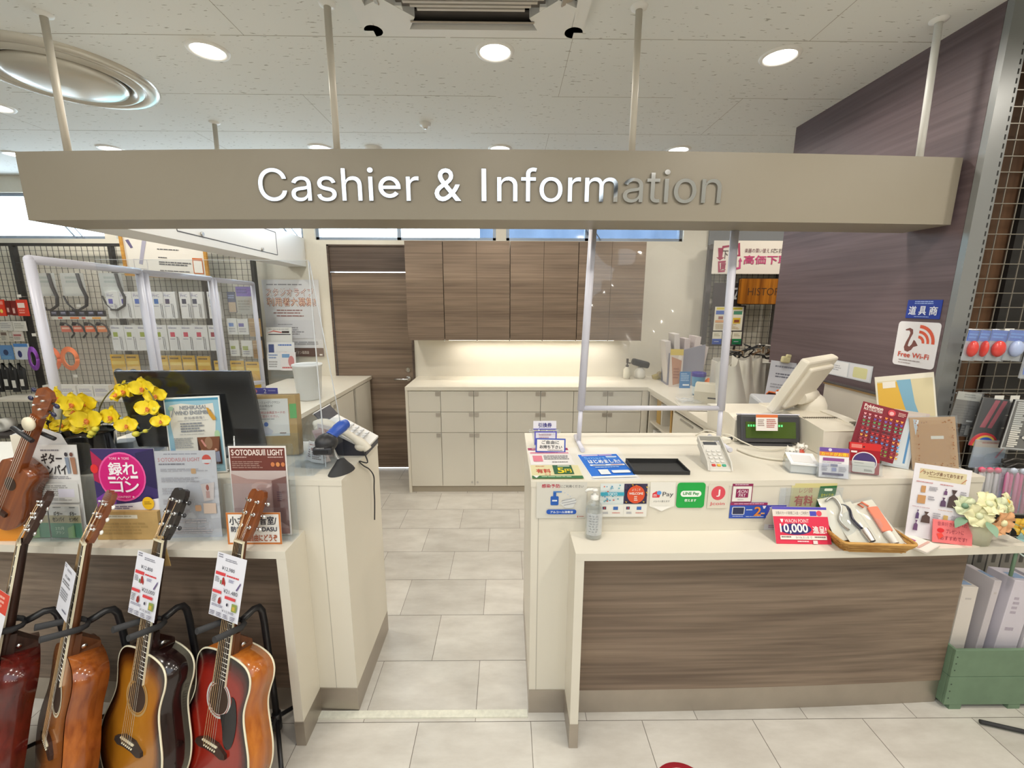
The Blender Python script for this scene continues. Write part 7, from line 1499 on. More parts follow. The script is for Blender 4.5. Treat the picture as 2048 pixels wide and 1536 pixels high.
mb = MB(); mb.tube([(WX + .09, GYR - .02, 1.563), (WX + .45, GYR - .02, 1.563)], .003, CHROME, 8); mb.tube([(WX + .09, GYR - .02, 1.293), (WX + .45, GYR - .02, 1.293)], .003, CHROME, 8)
o = mb.build('hook_bar'); tag(o, 'pair of thin chrome hook bars across the right grid', 'hook bar')
RED_ = M('red_shaker', (.62, .06, .05), .25); BLUE_ = M('pale_blue_shaker', (.38, .46, .68), .3)
def rpack(nm, lab, cat, x0, y0, x1, y1, Y, col, items, yaw=0, roll=0, th=.004, group=None, film=True, extra=None, lean=0):
    b, w_, h_ = pxbox(x0, y0, x1, y1, Y)
    o = sheet(nm, lab, cat, w_, h_, items, pose(b, yaw, lean, roll), col, th, group)
    if film: m = MB(); m.box((0, -th / 2 - .004, h_ / 2), (w_ * 1.06, .0008, h_ * 1.04), FILM); m.build('clear_bag', o)
    if extra: m = MB(); extra(m, w_, h_); m.build(extra.__name__.strip('_'), o)
    return o
for k, (x0, x1, c, l) in enumerate(((1921, 1945, RED_, 'a red shaker, first of the row'), (1944, 1967, RED_, 'a red shaker turned sideways, second of the row'), (1967, 2002, RED_, 'a large red heart-shaped shaker, third of the row'), (2002, 2038, BLUE_, 'a pale blue shaker, fourth of the row'))):
    def egg(mb, w_, h_, c=c, k=k): mb.ball((0, -.010, h_ * .40), (w_ * (.36 if k != 1 else .22), .016, h_ * .27), c, 16)
    rpack('shaker_pack', 'blue headed clear pack with ' + l, 'packet', x0, 662, x1, 721, 1.665 - .004 * k, clear('bag_back', haze=.35, gloss=.1), [('r', 0, 0, 1, .36, '1f62c8'), ('g', .1, .1, .9, .3, 2, '5a98e8')], 0, 4, .002, 'shaker packs on the right grid', True, egg)
rpack('bead_pack', 'pack with orange and blue pieces cut by the right photo edge', 'packet', 2036, 664, 2080, 757, 1.645, clear('bag_back', haze=.35), [('r', 0, 0, 1, .3, 'b8a898'), ('e', .4, .42, .3, .1, 'd86a30'), ('p', [(.05, .6), (.9, .5), (.95, .96), (.1, .92)], '2a6ad0')], 0, 3)
rpack('mesh_bag', 'grey meshed bag pack left under the lower price plates', 'packet', 1895, 786, 1944, 846, 1.68, '4a4642', [('r', .0, 0, 1, .25, 'b8b4a8'), ('g', .3, .05, .9, .2, 2, '8a8880'), ('g', .1, .4, .9, .9, 6, '2e2a28'), ('r', .7, .88, .95, .93, 'c8c6c0')], 0, 7)
rpack('grey_card_pack', 'narrow dark pack under the grey mesh bag', 'packet', 1915, 848, 1934, 872, 1.685, '3a3836', [('r', .55, .1, .95, .9, 'a8a49c'), ('g', .1, .2, .5, .8, 3, '6a6660')], 0, 4)
def rainbow(mb, w_, h_):
    for r, c in ((.50, 'c84048'), (.42, 'd8b858'), (.35, '3a5ab0'), (.26, '4a88c0'), (.18, 'd86a80')):
        mb.prism([(x * w_, z * w_ - h_ * .02) for x, z in circle(0, 0, r, r, 16, 0, pi)], -.010 - (.5 - r) * .01, -.003, P(c))
rpack('pencil_pack', 'clear pack of two pink pencils above a rainbow half disc on the right grid', 'packet', 1934, 800, 1990, 890, 1.655, '24201e', [('p', [(.48, .02), (.66, .02), (.42, .62), (.22, .62)], 'c84a5a'), ('p', [(.76, .02), (.92, .02), (.66, .62), (.50, .62)], 'c84a5a')], 0, 6, .003, None, True, rainbow)
rpack('pale_blue_case', 'pale blue clear case under the rainbow pack', 'case', 1936, 882, 2001, 936, 1.64, 'b0bcc8', [('r', .0, .0, 1, .25, 'c8b8a8'), ('g', .2, .06, .9, .18, 1, 'c08878'), ('p', [(.7, .6), (.95, .1), (.98, .14), (.76, .62)], 'c87a8a')], 0, 3)
keys = [('r', .0, .0, 1, .02, 'd8d6d0'), ('r', .0, .98, 1, 1, 'd8d6d0'), ('r', .0, 0, .02, 1, 'd8d6d0')]
for k in range(22): keys.append(('r', .06, .04 + .042 * k, .24 if k % 3 else .20, .070 + .042 * k, 'd8d6ce'))
keys += [('e', .55, .82, .12, .07, 'd0cec8'), ('e', .55, .82, .08, .045, '1a1818'), ('e', .34, .74, .06, .035, 'd0cec8'), ('p', [(.6, .62), (.66, .60), (.58, .95), (.53, .94)], 'd0cec8'), ('p', [(.36, .76), (.5, .86), (.48, .88), (.34, .79)], 'd0cec8')]
rpack('piano_bag', 'black bag printed with piano keys and a treble clef at the right edge', 'bag', 1996, 806, 2110, 900, 1.60, '141214', keys, 0, 5, .008)
for k, (x0, y0, x1, y1, c, c2, lab) in enumerate(((1945, 936, 1992, 1018, 'b8b0b4', 'cfc6c4', 'clear bag of white pens with pink flower tops behind the wrapping sheet'), (1996, 938, 2056, 1026, 'c890a8', 'd85a90', 'clear bag of pink pens at the right photo edge'))):
    b, w_, h_ = pxbox(x0, y0, x1, y1, 1.56 - .02 * k); t = thing('pen_bag', lab, 'bag', mat4=pose(b, 0, 6, 3), group='pen bags at the shelf end')
    for j in range(6):
        mb = MB(); x = (-.42 + .17 * j) * w_; mb.tube([(x, .004 * (j % 2), 0), (x + .004, .004 * (j % 2), h_ * .80), (x + .004, .004 * (j % 2), h_ * .86)], [.0065, .0065, .002], P(c2 if j % 2 else ('dcd4d4' if k == 0 else 'd87aa4'), .3), 8); mb.build('pen', t)
        if j % 2 == k: mb = MB(); mb.ball((x + .004, -.002, h_ * .90), (.014, .010, .012), P('d85a78' if k == 0 else 'c8d0e0'), 8); mb.build('flower_top', t)
    mb = MB(); mb.box((0, -.012, h_ * .46), (w_ * 1.05, .001, h_ * .95), FILM); mb.box((0, .012, h_ * .46), (w_ * 1.05, .001, h_ * .95), BAG); mb.build('clear_bag', t)
for k in range(3):
    b, w_, h_ = pxbox(2004 + 6 * k, 906 + 10 * k, 2048 + 6 * k, 934 + 10 * k, 1.60 - .01 * k); mb = MB(); DKP = M('smoky_plastic', (.05, .045, .04), .2)
    mb.tube([(-w_ / 2, 0, h_ * .3), (0, 0, h_ * .6), (w_ / 2, 0, h_ * .5)], .004, DKP, 6); mb.tube([(-w_ / 2, .01, 0), (w_ / 2, .01, h_ * .2)], .004, DKP, 6); mb.box((0, .006, h_ * .4), (w_, .004, h_ * .3), DKP)
    tag(mb.build('clip_pack', mat4=pose(b)), 'smoky plastic clip hanging under the piano bag, %s from the top' % ORD[k], 'clip', 'smoky clips under the piano bag')
mb = MB(); b, w_, h_ = pxbox(1930, 1000, 2060, 1030, 1.60); mb.box((0, 0, h_ / 2), (w_, .05, h_), P('4a8ac0')); tag(mb.build('blue_tray', mat4=pose((b.x, 1.66, b.z))), 'blue display tray behind the flower arrangement at the shelf end', 'tray')
mb = MB(); mb.bx((1.90, 1.66, b.z - .02), (2.7, 1.76, b.z), M('black_shelf', (.02, .02, .02), .6)); tag(mb.build('black_shelf'), 'black shelf on the right grid behind the flowers', 'shelf')
# flower arrangement
b = atZ(1972, 1092, HS); t = thing('flower_arrangement', 'cream and peach artificial flower arrangement in a pale ribbed vase at the shelf end', 'flowers', (b.x - .01, 1.405, HS)); VM = clear('pale_vase', tint=(.93, .94, .86), gloss=.2, haze=.35, hazecol=(.85, .85, .68))
mb = MB(); mb.lathe([(1e-4, .001), (.046, .001), (.050, .05), (.056, .092), (.053, .092), (.046, .05), (.042, .006), (1e-4, .006)], VM, 24); mb.build('vase', t)
random.seed(5); CRM = P('e0dcb0'); PEA = P('e0a878'); GRN = P('7a9a80'); PALE = P('d2d8b4')
def blossom(c, s, m, m2, yaw, pitch, name='blossom'):
    T = Matrix.Translation(c) @ Matrix.Rotation(radians(yaw), 4, 'Z') @ Matrix.Rotation(radians(pitch), 4, 'X'); mb = MB()
    for k in range(6):
        a = 2 * pi * k / 6; ca, sa = cos(a), sin(a)
        def f(u, v, ca=ca, sa=sa):
            q = (v - .5) * 2 * s * .55 * sin(pi * (u * .8 + .18)) ** .5; r = s * u
            return (ca * r - sa * q, -.35 * s * sin(u * 2.2) + .10 * s * sin(v * 6 + u * 5), sa * r + ca * q)
        mb.sheetgrid(f, 6, 6, m, T)
    o = mb.build(name, t); mb = MB(); mb.ball((0, -.28 * s, 0), (s * .28, s * .2, s * .28), m2, 10, T); mb.build('centre', o)
for c, s, m, m2, y_, p_ in (((-.035, -.03, .115, ), .042, CRM, PALE, -20, -10), ((.0, -.02, .150), .044, CRM, PALE, 0, -40), ((.045, -.02, .135), .044, PALE, CRM, 20, -20), ((.03, -.045, .098), .046, PEA, CRM, 10, 0), ((-.055, .0, .135), .036, PALE, GRN, -30, -20), ((.085, -.015, .108), .038, CRM, PEA, 30, -5), ((.10, .01, .145), .035, CRM, P('d8a838'), 30, -25)): blossom(c, s, m, m2, y_, p_)
for c, a in (((-.06, -.02, .10), 200), ((.06, -.04, .08), -20), ((.11, -.02, .075), -10), ((.0, .03, .14), 90), ((-.02, -.05, .10), 250)):
    mb = MB(); ca, sa = cos(radians(a)), sin(radians(a))
    mb.sheetgrid(lambda u, v, ca=ca, sa=sa, c=c: (c[0] + ca * .06 * u - sa * (v - .5) * .03 * sin(pi * u), c[1] + sa * .06 * u + ca * (v - .5) * .03 * sin(pi * u), c[2] - .03 * u * u), 6, 3, GRN); mb.build('leaf', t)
b = atY(2030, 1075, 1.52); t2 = thing('flower_bunch', 'yellow and teal artificial flower bunch cut by the right edge, beyond the shelf end', 'flowers', (b.x, 1.52, b.z - .02)); t = t2
for c, s, m, m2 in (((0, 0, .07), .035, P('d8b040'), P('b88a20')), ((.05, 0, .08), .035, P('e0a030'), P('b88a20')), ((.02, -.01, .03), .04, P('8ab0b0'), P('d8dcd0')), ((.07, -.01, .02), .04, P('9ac0bc'), P('d8dcd0'))): blossom(c, s, m, m2, 0, -15)
for k in range(3): mb = MB(); mb.tube(spline([(-.01, 0, .01 - .01 * k), (.03, -.02, -.02 - .015 * k), (.08, -.01, .0 - .02 * k)], 4), .010, P('c8d8d4'), 6, flat=.3); mb.build('ribbon', t)
mb = MB(); mb.tube([(.02, 0, .05), (.02, .0, -.15)], .006, GRN, 6); mb.build('stem', t)
# green crate with boxes
c0 = atZ(1890, 1423, 0); CRW = M('green_painted_wood', (.16, .25, .16), .6, noise=.14, nscale=18); t = thing('wooden_crate', 'green painted wooden crate of white boxes on the floor at the right end', 'crate', (c0.x + .30, c0.y + .11, 0))
cw, cd, ch = .60, .20, .285; mb = MB(); z0 = .022
for nm, (p0, p1) in (('front_board', ((-cw / 2, -cd / 2, z0), (cw / 2, -cd / 2 + .012, z0 + .135))), ('front_board', ((-cw / 2, -cd / 2, z0 + .137), (cw / 2, -cd / 2 + .012, ch))), ('back_board', ((-cw / 2, cd / 2 - .012, z0), (cw / 2, cd / 2, ch))), ('end_board', ((-cw / 2, -cd / 2 + .0125, z0), (-cw / 2 + .012, cd / 2 - .0125, z0 + .135))), ('end_board', ((-cw / 2, -cd / 2 + .0125, z0 + .137), (-cw / 2 + .012, cd / 2 - .0125, ch))), ('end_board', ((cw / 2 - .012, -cd / 2 + .0125, z0), (cw / 2, cd / 2 - .0125, ch))), ('base_board', ((-cw / 2 + .012, -cd / 2 + .0125, z0), (cw / 2 - .012, cd / 2 - .0125, z0 + .012)))):
    mb = MB(); mb.bx(p0, p1, CRW, None, .0015); o = mb.build(nm, t)
    if nm == 'front_board':
        m = MB()
        for q in (.25, .5, .75): z = p0[2] + (p1[2] - p0[2]) * q; m.cyl((-cw / 2 + .012, -cd / 2 - .001, z), (-cw / 2 + .012, -cd / 2 + .001, z), .003, M('nail_dark', (.04, .06, .04), .6), 8)
        m.build('nail', o)
for x in (-cw / 2 + .05, 0, cw / 2 - .05): mb = MB(); mb.bx((x - .025, -cd / 2, 0), (x + .025, cd / 2, z0), CRW); mb.build('foot', t)
for k, (dx, w_, h_, d_, roll, c, lab) in enumerate(((-.245, .066, .49, .075, 3, 'dcd4cc', 'tall white box standing first in the green crate'), (-.158, .030, .52, .12, 5, 'cbc4c8', 'thin pale box behind the first white box in the crate'), (-.065, .095, .525, .10, 6, 'd2ccd6', 'wide lilac-white box with pale print in the middle of the crate'), (.055, .10, .52, .10, 5, 'dad4d8', 'white box third in the crate, cut by the right edge'))):
    mb = MB(); mb.box((0, 0, h_ / 2), (w_, d_, h_), P(c), None, .002); o = mb.build('tall_box', mat4=pose((c0.x + .30 + dx, c0.y + .11 - .015 + .02 * (k == 1), z0 + .014), 0, 2, roll)); tag(o, lab, 'box', 'white boxes in the green crate')
    pm = MB(); draw(pm, [('g', .2, .14, .5, .3, 4, 'b4aab8'), ('g', .2, .4, .6, .45, 1, 'b4aab8')] if k > 1 else [('g', .3, .1, .8, .13, 1, 'c0b8b4')], w_, h_, -d_ / 2); pm.box((0, -d_ * .1, h_ + .0006), (w_ * .6, d_ * .4, .001), P('9ab0d0')); pm.build('print', o)
for k in range(9):
    mb = MB(); mb.box((0, 0, .21), (.060, .22, .42), P('8a8680' if k % 2 else '9a968e'), None, .002); o = mb.build('grey_box', mat4=pose((1.905 + .066 * k, 1.90, .12), 0, 0, 0)); tag(o, 'grey carton standing in the dark row behind the crate, %s from left' % ORD[k], 'box', 'grey cartons behind the crate')
    pm = MB(); draw(pm, [('g', .3, .05, .7, .5, 2, '5a5854')], .060, .42, -.111); pm.build('print', o)
mb = MB(); mb.bx((1.86, 1.79, 0), (2.6, 2.0, .118), M('black_plinth', (.02, .018, .016), .7)); tag(mb.build('low_plinth'), 'low black plinth under the grey cartons behind the crate', 'plinth')
p0, p1 = atZ(1960, 1443, .012), atZ(2052, 1464, .012); mb = MB(); mb.tube([tuple(p0), tuple(p1 + (p1 - p0) * .6)], .008, RUBBER, 10); o = mb.build('stand_foot'); tag(o, 'black rod of a stand leg lying on the floor at the right edge', 'stand leg')
rc = atZ(1352, 1536, 0); mb = MB(); mb.lathe([(1e-4, .001), (.105, .001), (.105, 0)], P('c8283a'), 40); mb.lathe([(1e-4, .0014), (.085, .0014)], P('e0e0dc'), 40); tag(mb.build('floor_sticker', loc=(rc.x, rc.y - .085, 0)), 'round red floor sticker just showing at the bottom edge of the photo', 'sticker')

# ================================================================== BACK RIGHT: GRID RECESS AND WORKTOP CLUTTER
grid_panel('grey framed wire grid in the recess right of the cream wall, carrying the trade-in banner', 1.86, 2.52, HB + .02, 2.18, 4.02, pitch=.05, wire=.0014, post=.045, mats=(GRIDM, M('dark_grey_frame', (.13, .12, .12), .5)), group='grid panels in the right recess', postside=(1, 1))
grid_panel('wire grid in the recess behind the wooden name board', 2.52, 3.20, HB + .02, 2.18, 4.02, pitch=.05, wire=.0014, post=.045, mats=(GRIDM, M('dark_grey_frame', '000000')), group='grid panels in the right recess', postside=(0, 1))
b, w_, h_ = pxbox(1422, 482, 1640, 548, 3.93)
sheet('trade_in_banner', 'white trade-in banner with maroon arrows and pink lettering in the right recess', 'banner', w_, h_,
    [('p', [(.04, .22), (.075, .22), (.078, .16), (.17, .12), (.17, .18), (.09, .225), (.085, .50), (.11, .50), (.065, .60), (.03, .50), (.05, .50)], 'a03a58'), ('p', [(.215, .08), (.235, .06), (.25, .47), (.21, .47), (.21, .42), (.23, .42)], 'a03a58'), ('b', .085, .30, .135, .55, '下', '5a4a4a'), ('b', .17, .55, .22, .80, '取', '4a4040'), ('p', [(.05, .62), (.12, .60), (.12, .66), (.065, .67), (.075, .90), (.12, .88), (.12, .94), (.06, .96)], 'a84060'), ('b', .075, .68, .125, .88, '買', 'a84060'), ('p', [(.235, .62), (.25, .50), (.27, .62), (.258, .62), (.262, .84), (.18, .90), (.18, .84), (.245, .79), (.243, .62)], 'c05080'), ('t', .285, .23, .51, .36, '楽器の買い替え', '7a4a58'), ('t', .52, .23, .66, .36, '応援', '6a5a5a'), ('b', .285, .44, .70, .70, '高価下取', 'c04878'), ('b', .72, .44, .95, .70, '買取', 'c04878')], pose(b), 'e4ddd2', .004)
b, w_, h_ = pxbox(1476, 558, 1572, 608, 3.90); t = thing('name_board', 'glossy wooden name board carved with dark lettering in the right recess', 'sign', mat4=pose(b)); TG = wood('striped_zebrano', '5a2c0c', 'c07a24', 'z', fine=34, long=1.2, rough=.3)
mb = MB(); mb.prism(rrect(-w_ / 2, 0, w_ / 2, h_, .012), -.015, .02, TG); bd = mb.build('board', t); mb = MB(); draw(mb, [('t', .16, .36, .94, .66, 'HISTORY', '4a2c14')], w_, h_, -.0152); mb.build('lettering', bd)
mb = MB(); mb.box((0, .024, h_ * .5), (w_ * 1.02, .006, h_ * 1.06), BLACK); mb.build('backing', t)
b, w_, h_ = pxbox(1424, 566, 1482, 612, 3.95); sheet('letter_plate', 'dark plate with a white letter Z half hidden by the wooden name board', 'sign', w_, h_, [('b', .70, .22, .90, .70, 'Z', 'e4e4e8')], pose(b), '423c3e', .004)
b, w_, h_ = pxbox(1418, 611, 1484, 692, 3.93); t = thing('notice_board', 'dark framed notice board with colour leaflets under the trade-in banner', 'notice board', mat4=pose(b))
mb = MB(); mb.box((0, .004, h_ / 2), (w_, .014, h_), P('3a3436')); mb.build('board', t)
sheet('flyer', None, None, w_ * .86, h_ * .58, [('r', .05, .03, .95, .12, 'd8c850'), ('r', .04, .16, .34, .32, '4a6ab8'), ('r', .38, .14, .62, .32, 'd86a60'), ('r', .66, .18, .96, .32, '4a8a70'), ('r', .14, .40, .30, .52, '9a6a60'), ('r', .66, .46, .92, .70, 'd8b840'), ('r', .70, .54, .88, .66, '8a4a30'), ('r', .04, .56, .34, .66, 'd8a070'), ('r', .40, .48, .56, .68, 'c07068'), ('g', .06, .72, .92, .95, 5, 'd0c0a0')], Matrix.Translation((.0, -.005, h_ * .385)), 'e0dccc', .002, parent=t)
for k, (x, c) in enumerate(((-.30, '2a52b0'), (.0, 'a03a4a'), (.30, '1a7a4a'))): sheet('leaflet', None, None, w_ * .28, h_ * .31, [('r', 0, .56, 1, 1, c), ('g', .15, .15, .85, .4, 2, 'b0aa90'), ('g', .2, .75, .8, .85, 1, 'dfe2ea')], Matrix.Translation((x * w_, -.008, h_ * .045)), 'dedac8', .003, parent=t)
mb = MB(); mb.box((0, -.012, h_ * .09), (w_ * .96, .002, h_ * .10), ACRYL); mb.build('clear_ledge', t)
# worktop things from the splashback corner rightwards
def onwork(px, py): v = atZ(px, py, HB); return v.x, v.y
x, y = onwork(1253, 757); t = thing('pump_bottle', 'small white pump bottle with a dark head at the wall in the back corner', 'bottle', (x, min(y, 4.04), HB)); mb = MB(); mb.lathe([(1e-4, 0), (.030, 0), (.032, .01), (.032, .09), (.014, .105), (.012, .115)], P('d8d4c4'), 20); mb.build('bottle', t); mb = MB(); mb.lathe([(.014, .113), (.014, .13), (.006, .132), (.006, .15), (1e-4, .152)], P('4a4440'), 14); mb.tube([(0, 0, .15), (.03, -.005, .148)], .006, P('4a4440'), 8); mb.box((0, 0, .17), (.018, .018, .04), P('4a4440')); mb.build('pump', t)
x, y = onwork(1279, 756); t = thing('handheld_scanner', 'black headed scanner in a white round base on the back worktop', 'scanner', (x, y, HB)); mb = MB(); mb.lathe([(1e-4, 0), (.045, 0), (.052, .02), (.050, .065), (.032, .09), (.024, .105)], P('dedcd4', .3), 24); mb.build('base', t); mb = MB(); mb.box((0, 0, 0), (.165, .08, .062), BLKPL, Matrix.Translation((.0, 0, .142)) @ Matrix.Rotation(radians(14), 4, 'Y'), .018); mb.build('head', t)
x, y = onwork(1316, 758); t = thing('tape_dispenser', 'small tan and brass tape dispenser near the cream wall', 'tape dispenser', (x, y, HB)); mb = MB(); mb.box((0, 0, .022), (.09, .06, .044), P('b8a870'), Matrix.Rotation(radians(-16), 4, 'Y') @ Matrix.Translation((0, 0, .004)), .008); mb.build('body', t); mb = MB(); mb.cyl((.02, -.032, .042), (.02, .032, .042), .028, P('c8b898'), 20); mb.build('tape_roll', t)
x, y = onwork(1362, 783); y = 3.72; x = atY(1362, 760, y).x; t = thing('magazine_file', 'grey magazine file full of papers beside the recess grid', 'magazine file', (x, y, HB), radians(-6))
mb = MB()
for s in (-1, 1): mb.prism([(-.15, 0), (.15, 0), (.15, .36), (-.15, .28)], s * .10 - .002, s * .10 + .002, P('9a9aa8'), Matrix.Rotation(0, 4, 'Z'))
mb.box((0, 0, .002), (.30, .20, .004), P('9a9aa8')); mb.box((0, .10, .18), (.30, .004, .36), P('9c9cac')); mb.build('file', t)
for k, (dx, h_, c) in enumerate(((-.11, .38, 'd8d2ce'), (-.06, .44, 'dcd6d2'), (.0, .40, 'd0c4c4'), (.06, .42, 'e0d4d2'), (.11, .34, 'dcd0cc'))):
    mb = MB(); mb.box((0, 0, h_ / 2), (.045, .19, h_), P(c)); mb.build('paper_stack', t, loc=(dx, 0, .005), rot=(0, radians(4 * (k - 2)), 0))
b, w_, h_ = pxbox(1337, 705, 1362, 780, 3.55); sheet('magazine', 'brown pictured magazine with a yellow top leaning on the magazine file', 'magazine', w_, h_, [('r', 0, 0, 1, .16, 'd8c060'), ('p', [(.1, .2), (.9, .3), (.8, .9), (.3, .95)], 'b88a70'), ('e', .75, .22, .14, .06, 'e4dcd0'), ('g', .3, .5, .8, .8, 4, '9a6a58')], pose((b.x, 3.55, HB), -8, 4), 'd4c8be', .006)
b, w_, h_ = pxbox(1360, 730, 1381, 758, 3.5); sheet('blue_card', 'small blue and white card standing before the magazine file', 'card', w_, .14, [('g', .1, .1, .9, .6, 5, 'a8c4e0'), ('r', .3, .75, .9, .85, 'e0e8f0')], pose((b.x, 3.50, HB), -4, 5), '4a82b8', .003)
x, y = onwork(1394, 790); t = thing('tumbler', 'light blue tumbler with a violet lid on the right worktop', 'tumbler', (x, y, HB)); mb = MB(); mb.lathe([(1e-4, 0), (.032, 0), (.036, .01), (.050, .15), (.052, .155)], P('5a9ac4', .3), 24); mb.lathe([(.040, .012), (.0445, .07), (.046, .072)], P('d8e4ea', .3), 24); mb.build('cup', t); mb = MB(); mb.lathe([(.054, .150), (.055, .175), (.050, .182), (1e-4, .183)], P('32288a', .3), 24); mb.build('lid', t)
mb = MB(); x, y = onwork(1378, 800); mb.sheetgrid(lambda u, v: ((u - .5) * .22, (v - .5) * .14, .012 + .02 * abs(sin(u * 7 + v * 5)) * abs(cos(v * 6 - u * 3))), 18, 12, BAG); tag(mb.build('poly_bag', loc=(x, y - .08, HB)), 'crumpled clear poly bag lying before the blue tumbler', 'bag')
mb = MB(); mb.sheetgrid(lambda u, v: ((u - .5) * .16, (v - .5) * .09, .01 + .05 * abs(sin(u * 6.3)) * (1 - abs(v - .5) * 1.6)), 16, 8, P('e0742a')); x, y = onwork(1418, 768); tag(mb.build('orange_cloth', loc=(x + .02, y - .02, HB)), 'crumpled orange cloth between tumbler and the screen post', 'cloth')
x, y = onwork(1416, 808); t = thing('label_printer', 'beige label printer left of the right screen post', 'printer', (x + .03, y + .06, HB), radians(-30)); mb = MB(); mb.prism([(-.10, 0), (.10, 0), (.10, .10), (.03, .14), (-.06, .14), (-.10, .09)], -.09, .09, P('cfc8b4'), Matrix.Rotation(pi / 2, 4, 'Z')); mb.build('body', t); mb = MB(); mb.box((.0905, 0, .06), (.002, .10, .012), BLKPL); mb.box((.03, -.1005, .05), (.06, .002, .01), BLKPL); mb.build('paper_slot', t)
for k, (px, py, w_, d_, yaw, lab) in enumerate(((1385, 806, .26, .17, -12, 'upper white paper sheet lying on the right worktop'), (1400, 816, .26, .16, -4, 'lower white paper sheet lying at the worktop edge'))):
    x, y = onwork(px, py); sheet('paper_sheet', lab, 'paper', w_, d_, [('g', .05, .3, .9, .36, 1, 'b8b0a8')], pose((x, y - .1, HB + .002 + .003 * k), yaw, 90), 'd8d4c8', .002)
# cartons, folders and printer behind the register
x = atY(1517, 745, 2.95).x
t = thing('white_carton', 'open white carton with printed panel behind the grey printer', 'carton', (1.72, 3.02, HB), radians(-8)); mb = MB(); WCT = P('d6d2c8')
for c, d in (((0, -.15, .13), (.36, .006, .26)), ((0, .15, .15), (.36, .006, .30)), ((-.18, 0, .14), (.006, .30, .28)), ((.18, 0, .15), (.006, .30, .30)), ((0, 0, .004), (.36, .30, .008))): mb.box(c, d, WCT)
mb.build('walls', t); mb = MB(); draw(mb, [('r', .30, .42, .72, .44, '2a2a2a'), ('t', .32, .48, .44, .56, 'NK', '3a3a3a'), ('g', .48, .46, .72, .58, 2, '6a6a66'), ('g', .3, .64, .7, .7, 1, 'a8a49a')], .36, .26, -.1532); mb.build('print', t)
mb = MB(); mb.box((0, 0, 0), (.36, .12, .004), WCT, Matrix.Translation((0, -.19, .285)) @ Matrix.Rotation(radians(-35), 4, 'X')); mb.build('flap', t)
b, w_, h_ = pxbox(1538, 708, 1588, 778, 2.60); sheet('shipping_form', 'white printed form sheet standing right of the carton, by the dark wall', 'paper', .19, .345, [('g', .15, .08, .8, .14, 1, '8a8c98'), ('g', .2, .22, .9, .32, 2, '7a7c88'), ('g', .1, .42, .9, .52, 2, 'a8aab2'), ('r', .1, .58, .25, .7, 'a0a2ac'), ('r', .1, .78, .25, .9, 'a8a2b0'), ('g', .4, .6, .8, .9, 4, 'b8bac2')], pose((b.x + .01, 2.62, HB), -14, 8, 6), 'd4d6de', .003)
mb = MB(); YC = P('d8cfa0'); mb.box((0, 0, .02), (.05, .03, .04), YC, None, .008); mb.box((.01, -.006, .045), (.03, .02, .02), YC, None, .006); tag(mb.build('cream_clip', mat4=pose((b.x + .03, 2.645, HB + .338), -10, 0, 6)), 'cream plastic clip on top of the printed form sheet', 'clip')
random.seed(3)
for k, (px, w_, h_, c, lab) in enumerate(((1470, .20, .33, 'd2cfc4', 'white paper bag leaning left of the carton'), (1490, .17, .36, 'dad6ca', 'taller crumpled white bag beside the carton'), (1506, .16, .34, 'cfcabd', 'crumpled white bag against the carton edge'))):
    v = atY(px, 770, 2.66 + .05 * k); mb = MB(); mb.sheetgrid(lambda u, v_, w_=w_, h_=h_, k=k: ((u - .5) * w_ * (1 - .25 * v_), .03 * sin(u * 7 + k) * v_ - .04 * sin(pi * u), h_ * v_ + .02 * sin(u * 8 + k * 2) * v_), 14, 8, P(c)); tag(mb.build('paper_bag', mat4=pose((v.x, v.y, HB), -10, 6, -8 + 6 * k)), lab, 'bag', 'white bags behind the orange files')
mb = MB(); 
for k in range(34):
    v = atY(1456 + 88 * random.random(), 694 + 22 * random.random(), 3.2); a = random.uniform(0, 6.28); r = .03 + .05 * random.random(); mb.tube([(v.x - r * cos(a), v.y + random.uniform(-.06, .06), v.z - r * sin(a) * .5), (v.x, v.y - .05, v.z + .02), (v.x + r * cos(a), v.y, v.z + r * sin(a) * .5)], .009, RUBBER if k % 4 else P(('b89a78', 'd8d4cc', '8a6a50')[k % 3]), 6, flat=.5)
tag(mb.build('strap_tangle'), 'tangled black straps and tags piled above the white bags', 'straps', kind='stuff')
mb = MB(); v = atY(1500, 722, 3.2); mb.bx((v.x - .20, 3.22, HB), (v.x + .22, 3.40, v.z - .015), P('cfc9bb')); tag(mb.build('grey_bin'), 'pale bin under the tangled straps behind the white bags', 'bin')
for k, (px, py, h_, c, c2, lab) in enumerate(((1462, 806, .175, 'd8682a', '3a120c', 'orange edged black file holder just right of the screen post'), (1500, 802, .19, 'e07a3a', '5a1a10', 'orange edged dark red file holder next to the grey printer'))):
    v = atZ(px, py, HB); t = thing('file_holder', lab, 'file holder', (v.x + .06, 2.50 + .12 * k, HB), radians(-62)); mb = MB()
    for s in (-1, 1): mb.prism([(-.13, 0), (.13, 0), (.13, h_), (-.06, h_), (-.13, h_ * .45)], s * .045 - .002, s * .045 + .002, P(c2)); mb.tube([(-.13, s * .045, 0), (-.13, s * .045, h_ * .45), (-.06, s * .045, h_), (.13, s * .045, h_)], .005, P(c), 6)
    mb.box((.13, 0, h_ / 2), (.004, .09, h_), P(c2)); mb.build('file', t); mb = MB(); mb.box((.02, 0, h_ * .46), (.2, .07, h_ * .86), P('c8c2b4')); mb.build('paper_stack', t)
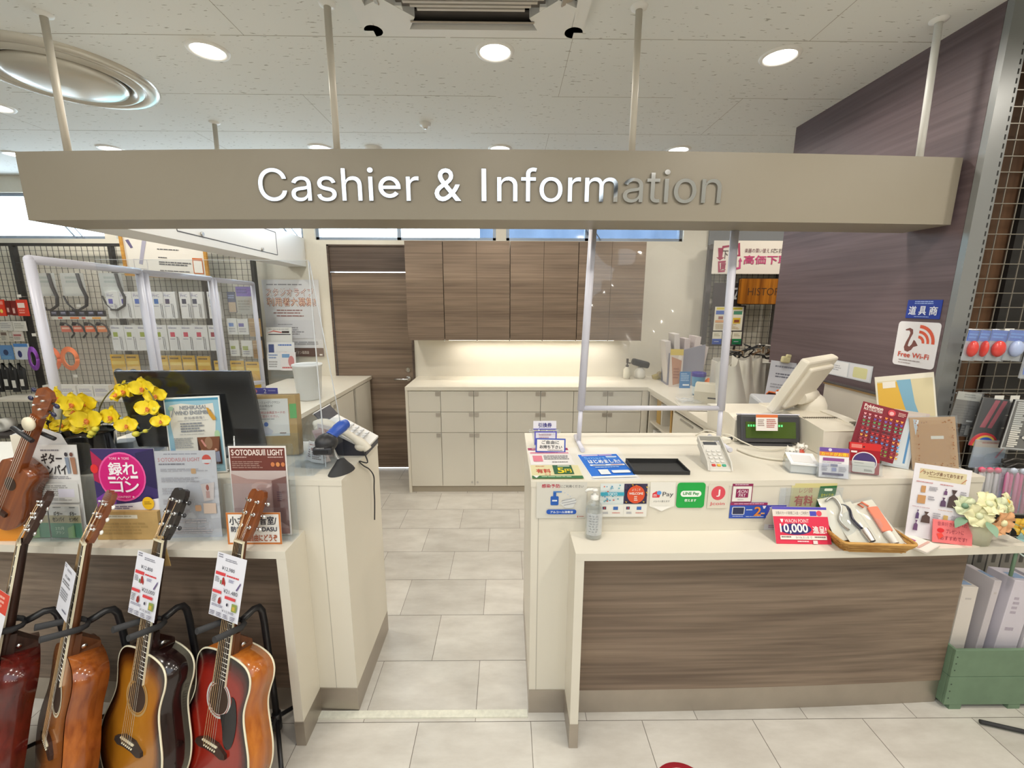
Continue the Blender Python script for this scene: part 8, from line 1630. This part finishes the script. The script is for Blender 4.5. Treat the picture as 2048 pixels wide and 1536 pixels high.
v = atZ(1522, 838, HB); t = thing('printer', 'grey and white desktop printer with stepped front, left of the operator screen', 'printer', (1.545, 2.36, HB), radians(-16)); GPR = P('c2c4c8'); 
mb = MB(); mb.box((0, 0, .105), (.22, .26, .13), GPR, None, .012); mb.box((0, 0, .02), (.20, .24, .038), P('4a4c50')); mb.build('body', t)
mb = MB(); mb.box((-.07, -.134, .105), (.075, .012, .115), P('6a6e72'), None, .004); mb.box((-.07, -.141, .075), (.055, .004, .022), BLKPL); mb.box((-.07, -.141, .135), (.055, .003, .02), P('8a8e92')); mb.build('front_panel', t)
mb = MB(); mb.box((.045, -.131, .075), (.12, .004, .03), BLKPL); mb.build('output_slot', t)
mb = MB(); mb.box((0, 0, 0), (.12, .07, .008), P('d8dce0'), Matrix.Translation((.05, -.03, .19)) @ Matrix.Rotation(radians(35), 4, 'X')); mb.box((0, 0, .005), (.03, .045, .002), P('4a5054'), Matrix.Translation((.05, -.03, .19)) @ Matrix.Rotation(radians(35), 4, 'X')); mb.build('control_panel', t)
mb = MB(); mb.box((0, 0, .012), (.22, .13, .022), DG, None, .004); mb.box((.01, 0, .024), (.18, .10, .003), P('6a6478', .25)); tag(mb.build('tablet_tray', mat4=pose((1.50, 2.165, HB + .045), -10) @ Matrix.Rotation(radians(12), 4, 'X')), 'dark tray with a greyish violet sheet tilted in front of the printer', 'tray')
mb = MB(); mb.box((0, 0, .022), (.20, .16, .044), DG, None, .004); tag(mb.build('tray_stand', loc=(1.50, 2.175, HB)), 'dark block under the tilted tray before the printer', 'stand')
mb = MB(); mb.box((0, 0, .03), (.15, .20, .06), BLKPL, None, .006); mb.box((0, -.02, .075), (.11, .12, .02), BLKPL, None, .005); tag(mb.build('black_drive', mat4=pose((1.355, 2.42, HB), -12)), 'low black device box between the screen post and the printer', 'device')
mb = MB(); mb.box((0, 0, .035), (.032, .03, .07), P('d4d8e8')); mb.box((.017, 0, .035), (.004, .031, .07), P('4a4aa8')); tag(mb.build('ink_box', mat4=pose((1.385, 2.24, HB), -20)), 'small white and blue box standing before the printer', 'box')
